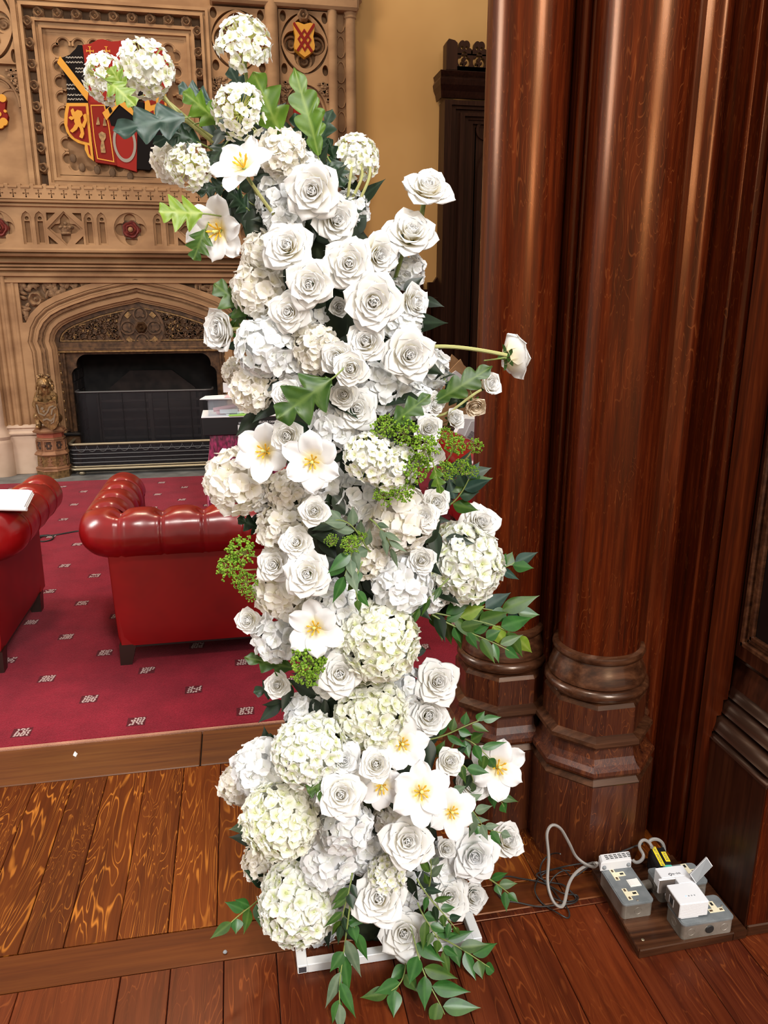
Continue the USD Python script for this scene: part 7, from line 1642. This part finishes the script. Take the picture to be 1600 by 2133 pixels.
spray('sage green leaves around the small open flower', [(915, 1640, 1.50), (945, 1655, 1.48), (985, 1690, 1.47), (1005, 1720, 1.47)], 7, 44, 20, 'leaf_sage', 17)
spray('green leaves under the far right open flower', [(1000, 1620, 1.60), (1030, 1650, 1.58), (1050, 1680, 1.57)], 4, 48, 22, VN, 18)
spray('large leaves fanning right before the column, uppermost of the right fan', [(890, 1240, 1.62), (950, 1255, 1.62), (1020, 1270, 1.62), (1090, 1275, 1.62)], 9, 76, 34, ['leaf_mid', 'leaf_blue', 'leaf_vine'], 19, spread=.6)
spray('large leaves fanning right, middle layer with the long light leaf', [(880, 1270, 1.60), (950, 1285, 1.59), (1020, 1300, 1.58), (1080, 1330, 1.58)], 9, 72, 34, ['leaf_vine', 'leaf_mid', 'leaf_lime'], 20, spread=.8)
spray('leaves hanging at the lower side of the right fan over the column foot', [(900, 1280, 1.60), (960, 1310, 1.58), (1020, 1335, 1.57), (1060, 1355, 1.56)], 10, 52, 24, VN, 21, spread=1.0)
spray('dark leaves at the inner side of the right fan', [(870, 1265, 1.64), (910, 1280, 1.63), (960, 1300, 1.62)], 9, 54, 26, ['leaf_dark', 'leaf_mid'], 22, spread=1.1)
spray('leaves poking out right of the greenish hydrangea before the columns', [(1020, 1185, 1.62), (1055, 1180, 1.62), (1075, 1170, 1.62)], 5, 56, 28, ['leaf_vine', 'leaf_blue', 'leaf_mid'], 23, spread=.8)
spray('rounded green leaves right of the berries beside the red chair', [(920, 1060, 1.60), (945, 1045, 1.59), (965, 1020, 1.58), (978, 995, 1.58)], 9, 56, 32, ['leaf_dark', 'leaf_mid', 'leaf_blue'], 24, spread=.9)
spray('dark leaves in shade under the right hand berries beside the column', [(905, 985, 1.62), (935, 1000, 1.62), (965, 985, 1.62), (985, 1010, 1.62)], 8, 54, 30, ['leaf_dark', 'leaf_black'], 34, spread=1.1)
spray('sage leaves spreading in the hollow right of the single ranunculus', [(780, 1150, 1.50), (745, 1110, 1.46), (715, 1085, 1.45), (690, 1085, 1.45)], 9, 50, 24, 'leaf_sage', 25, spread=.8)
spray('sage leaves hanging from the hollow over the rose pair', [(740, 1120, 1.46), (730, 1160, 1.44), (718, 1200, 1.43)], 6, 56, 26, ['leaf_sage', 'leaf_vine'], 26, spread=.7)
spray('sage sprigs under the lacy hydrangea', [(770, 1080, 1.48), (795, 1105, 1.46), (815, 1140, 1.45)], 6, 46, 16, 'leaf_sage', 27, spread=.5)
spray('green stem with two leaves crossing the bluish hydrangea in the centre', [(755, 1170, 1.46), (742, 1210, 1.44), (748, 1260, 1.43)], 4, 42, 20, ['leaf_vine', 'leaf_mid'], 28, spread=.5)
spray('narrow green leaves crossing above the big central hydrangea', [(935, 1205, 1.52), (900, 1240, 1.50), (860, 1280, 1.49)], 6, 52, 14, ['leaf_mid', 'leaf_sage'], 29, spread=.4)
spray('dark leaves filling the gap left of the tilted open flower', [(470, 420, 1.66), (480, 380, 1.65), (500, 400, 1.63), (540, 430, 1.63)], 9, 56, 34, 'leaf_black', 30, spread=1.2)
spray('green sprigs at the right of the shaded rose, lower right', [(965, 1700, 1.55), (1000, 1720, 1.53), (1045, 1735, 1.52)], 5, 40, 18, ['leaf_sage', 'leaf_vine'], 31)
# green berry clusters
def berries(label, px, py, rpx, Y, seed, n=58, m='berry_green', aim=(0, .5), stem_to=None):
    r_ = random.Random(seed); C = atY(px, py, Y); s = rpx*depth(C)/FPX; dc = EYE-C; dc /= np.linalg.norm(dc); n_ = dc+aim[0]*RT+aim[1]*UP; R = frame(n_)
    t = thing('berry_cluster', label, 'berries', tuple(C)); bs, ss = [], []
    for i in range(n):
        z = 1-(i+.5)/n*1.15; a = 2.4*i; rr = math.sqrt(max(0, 1-z*z)); d = np.array([rr*math.cos(a), rr*math.sin(a), z])+np.array([r_.uniform(-.2, .2) for _ in range(3)])
        p = d*r_.uniform(.75, 1.0)
        for k in range(4): bs.append(ball(p+np.array([r_.uniform(-.13, .13) for _ in range(3)]), r_.uniform(.07, .10), 3))
        if i % 3 == 0: ss.append(tube([(0, 0, -.5), p*.5+[0, 0, -.15], p], .025, 4))
    v, f = cat_(*bs); obj('berries', (v*s @ R+C, f), m, t, smooth=True, kind='stuff')
    v, f = cat_(*ss); obj('stalks', (v*s @ R+C, f), 'stem_pale', t)
    T = atY(*stem_to) if stem_to else C-n_*s*1.4
    obj('stem', tube([C-R[2]*s*.4, (C+T)/2+[0, .0, -.004], T], .0018, 5), 'stem_pale', t)
for i, (lab, px, py, rp, Y, st_o) in enumerate([
 ('green berry cluster above the lacy hydrangea, top left of the group', 800, 890, 24, 1.44, None), ('green berry cluster above the lacy hydrangea, next to the ranunculus', 846, 902, 28, 1.43, None),
 ('green berry cluster over the half covered ranunculus', 884, 934, 28, 1.41, None), ('green berry cluster right of the lacy hydrangea', 866, 978, 30, 1.42, None),
 ('green berry cluster below the lacy hydrangea, left one', 800, 1030, 22, 1.44, None), ('green berry cluster below the lacy hydrangea, right one', 838, 1024, 24, 1.43, None),
 ('green berry cluster hanging beside the two right ranunculus', 926, 908, 18, 1.46, None), ('green berry cluster in front of the tilted white box', 948, 928, 22, 1.50, (930, 960, 1.55)),
 ('green berry cluster at the far right edge of the berries', 990, 930, 16, 1.54, (960, 965, 1.58)), ('lower green berry cluster in front of the red chair', 962, 974, 18, 1.53, (940, 985, 1.58)),
 ('green berry cluster hanging low right of the lacy hydrangea', 928, 980, 20, 1.47, None), ('tiny green berry cluster under the red chair edge', 985, 982, 12, 1.55, (960, 985, 1.58)),
 ('bright green cluster left of the rose under the central hydrangea', 642, 1378, 36, 1.46, None), ('bright green cluster just below, touching the hidden ranunculus', 640, 1405, 28, 1.46, None),
 ('small green berry cluster in the central hollow', 728, 1134, 20, 1.44, None), ('second small green berry cluster in the central hollow', 690, 1126, 14, 1.46, None), ('third small green berry cluster right in the central hollow', 752, 1118, 13, 1.46, None),
 ('feathery green tuft over the armchair, uppermost', 505, 1150, 30, 1.56, (550, 1160, 1.62)), ('feathery green tuft over the armchair, left one', 480, 1182, 26, 1.55, (545, 1185, 1.62)), ('feathery green tuft over the armchair, lowest', 512, 1212, 24, 1.56, (550, 1195, 1.62)), ('small feathery green tip beside the cream hydrangea', 525, 1240, 14, 1.58, (550, 1215, 1.62))]):
    berries(lab, px, py, rp, Y, 200+i, 46 if rp < 20 else 60, aim=(-.4 if px < 600 else .1, .3), stem_to=st_o)
# small stones of packing leaves deep inside, between the heads
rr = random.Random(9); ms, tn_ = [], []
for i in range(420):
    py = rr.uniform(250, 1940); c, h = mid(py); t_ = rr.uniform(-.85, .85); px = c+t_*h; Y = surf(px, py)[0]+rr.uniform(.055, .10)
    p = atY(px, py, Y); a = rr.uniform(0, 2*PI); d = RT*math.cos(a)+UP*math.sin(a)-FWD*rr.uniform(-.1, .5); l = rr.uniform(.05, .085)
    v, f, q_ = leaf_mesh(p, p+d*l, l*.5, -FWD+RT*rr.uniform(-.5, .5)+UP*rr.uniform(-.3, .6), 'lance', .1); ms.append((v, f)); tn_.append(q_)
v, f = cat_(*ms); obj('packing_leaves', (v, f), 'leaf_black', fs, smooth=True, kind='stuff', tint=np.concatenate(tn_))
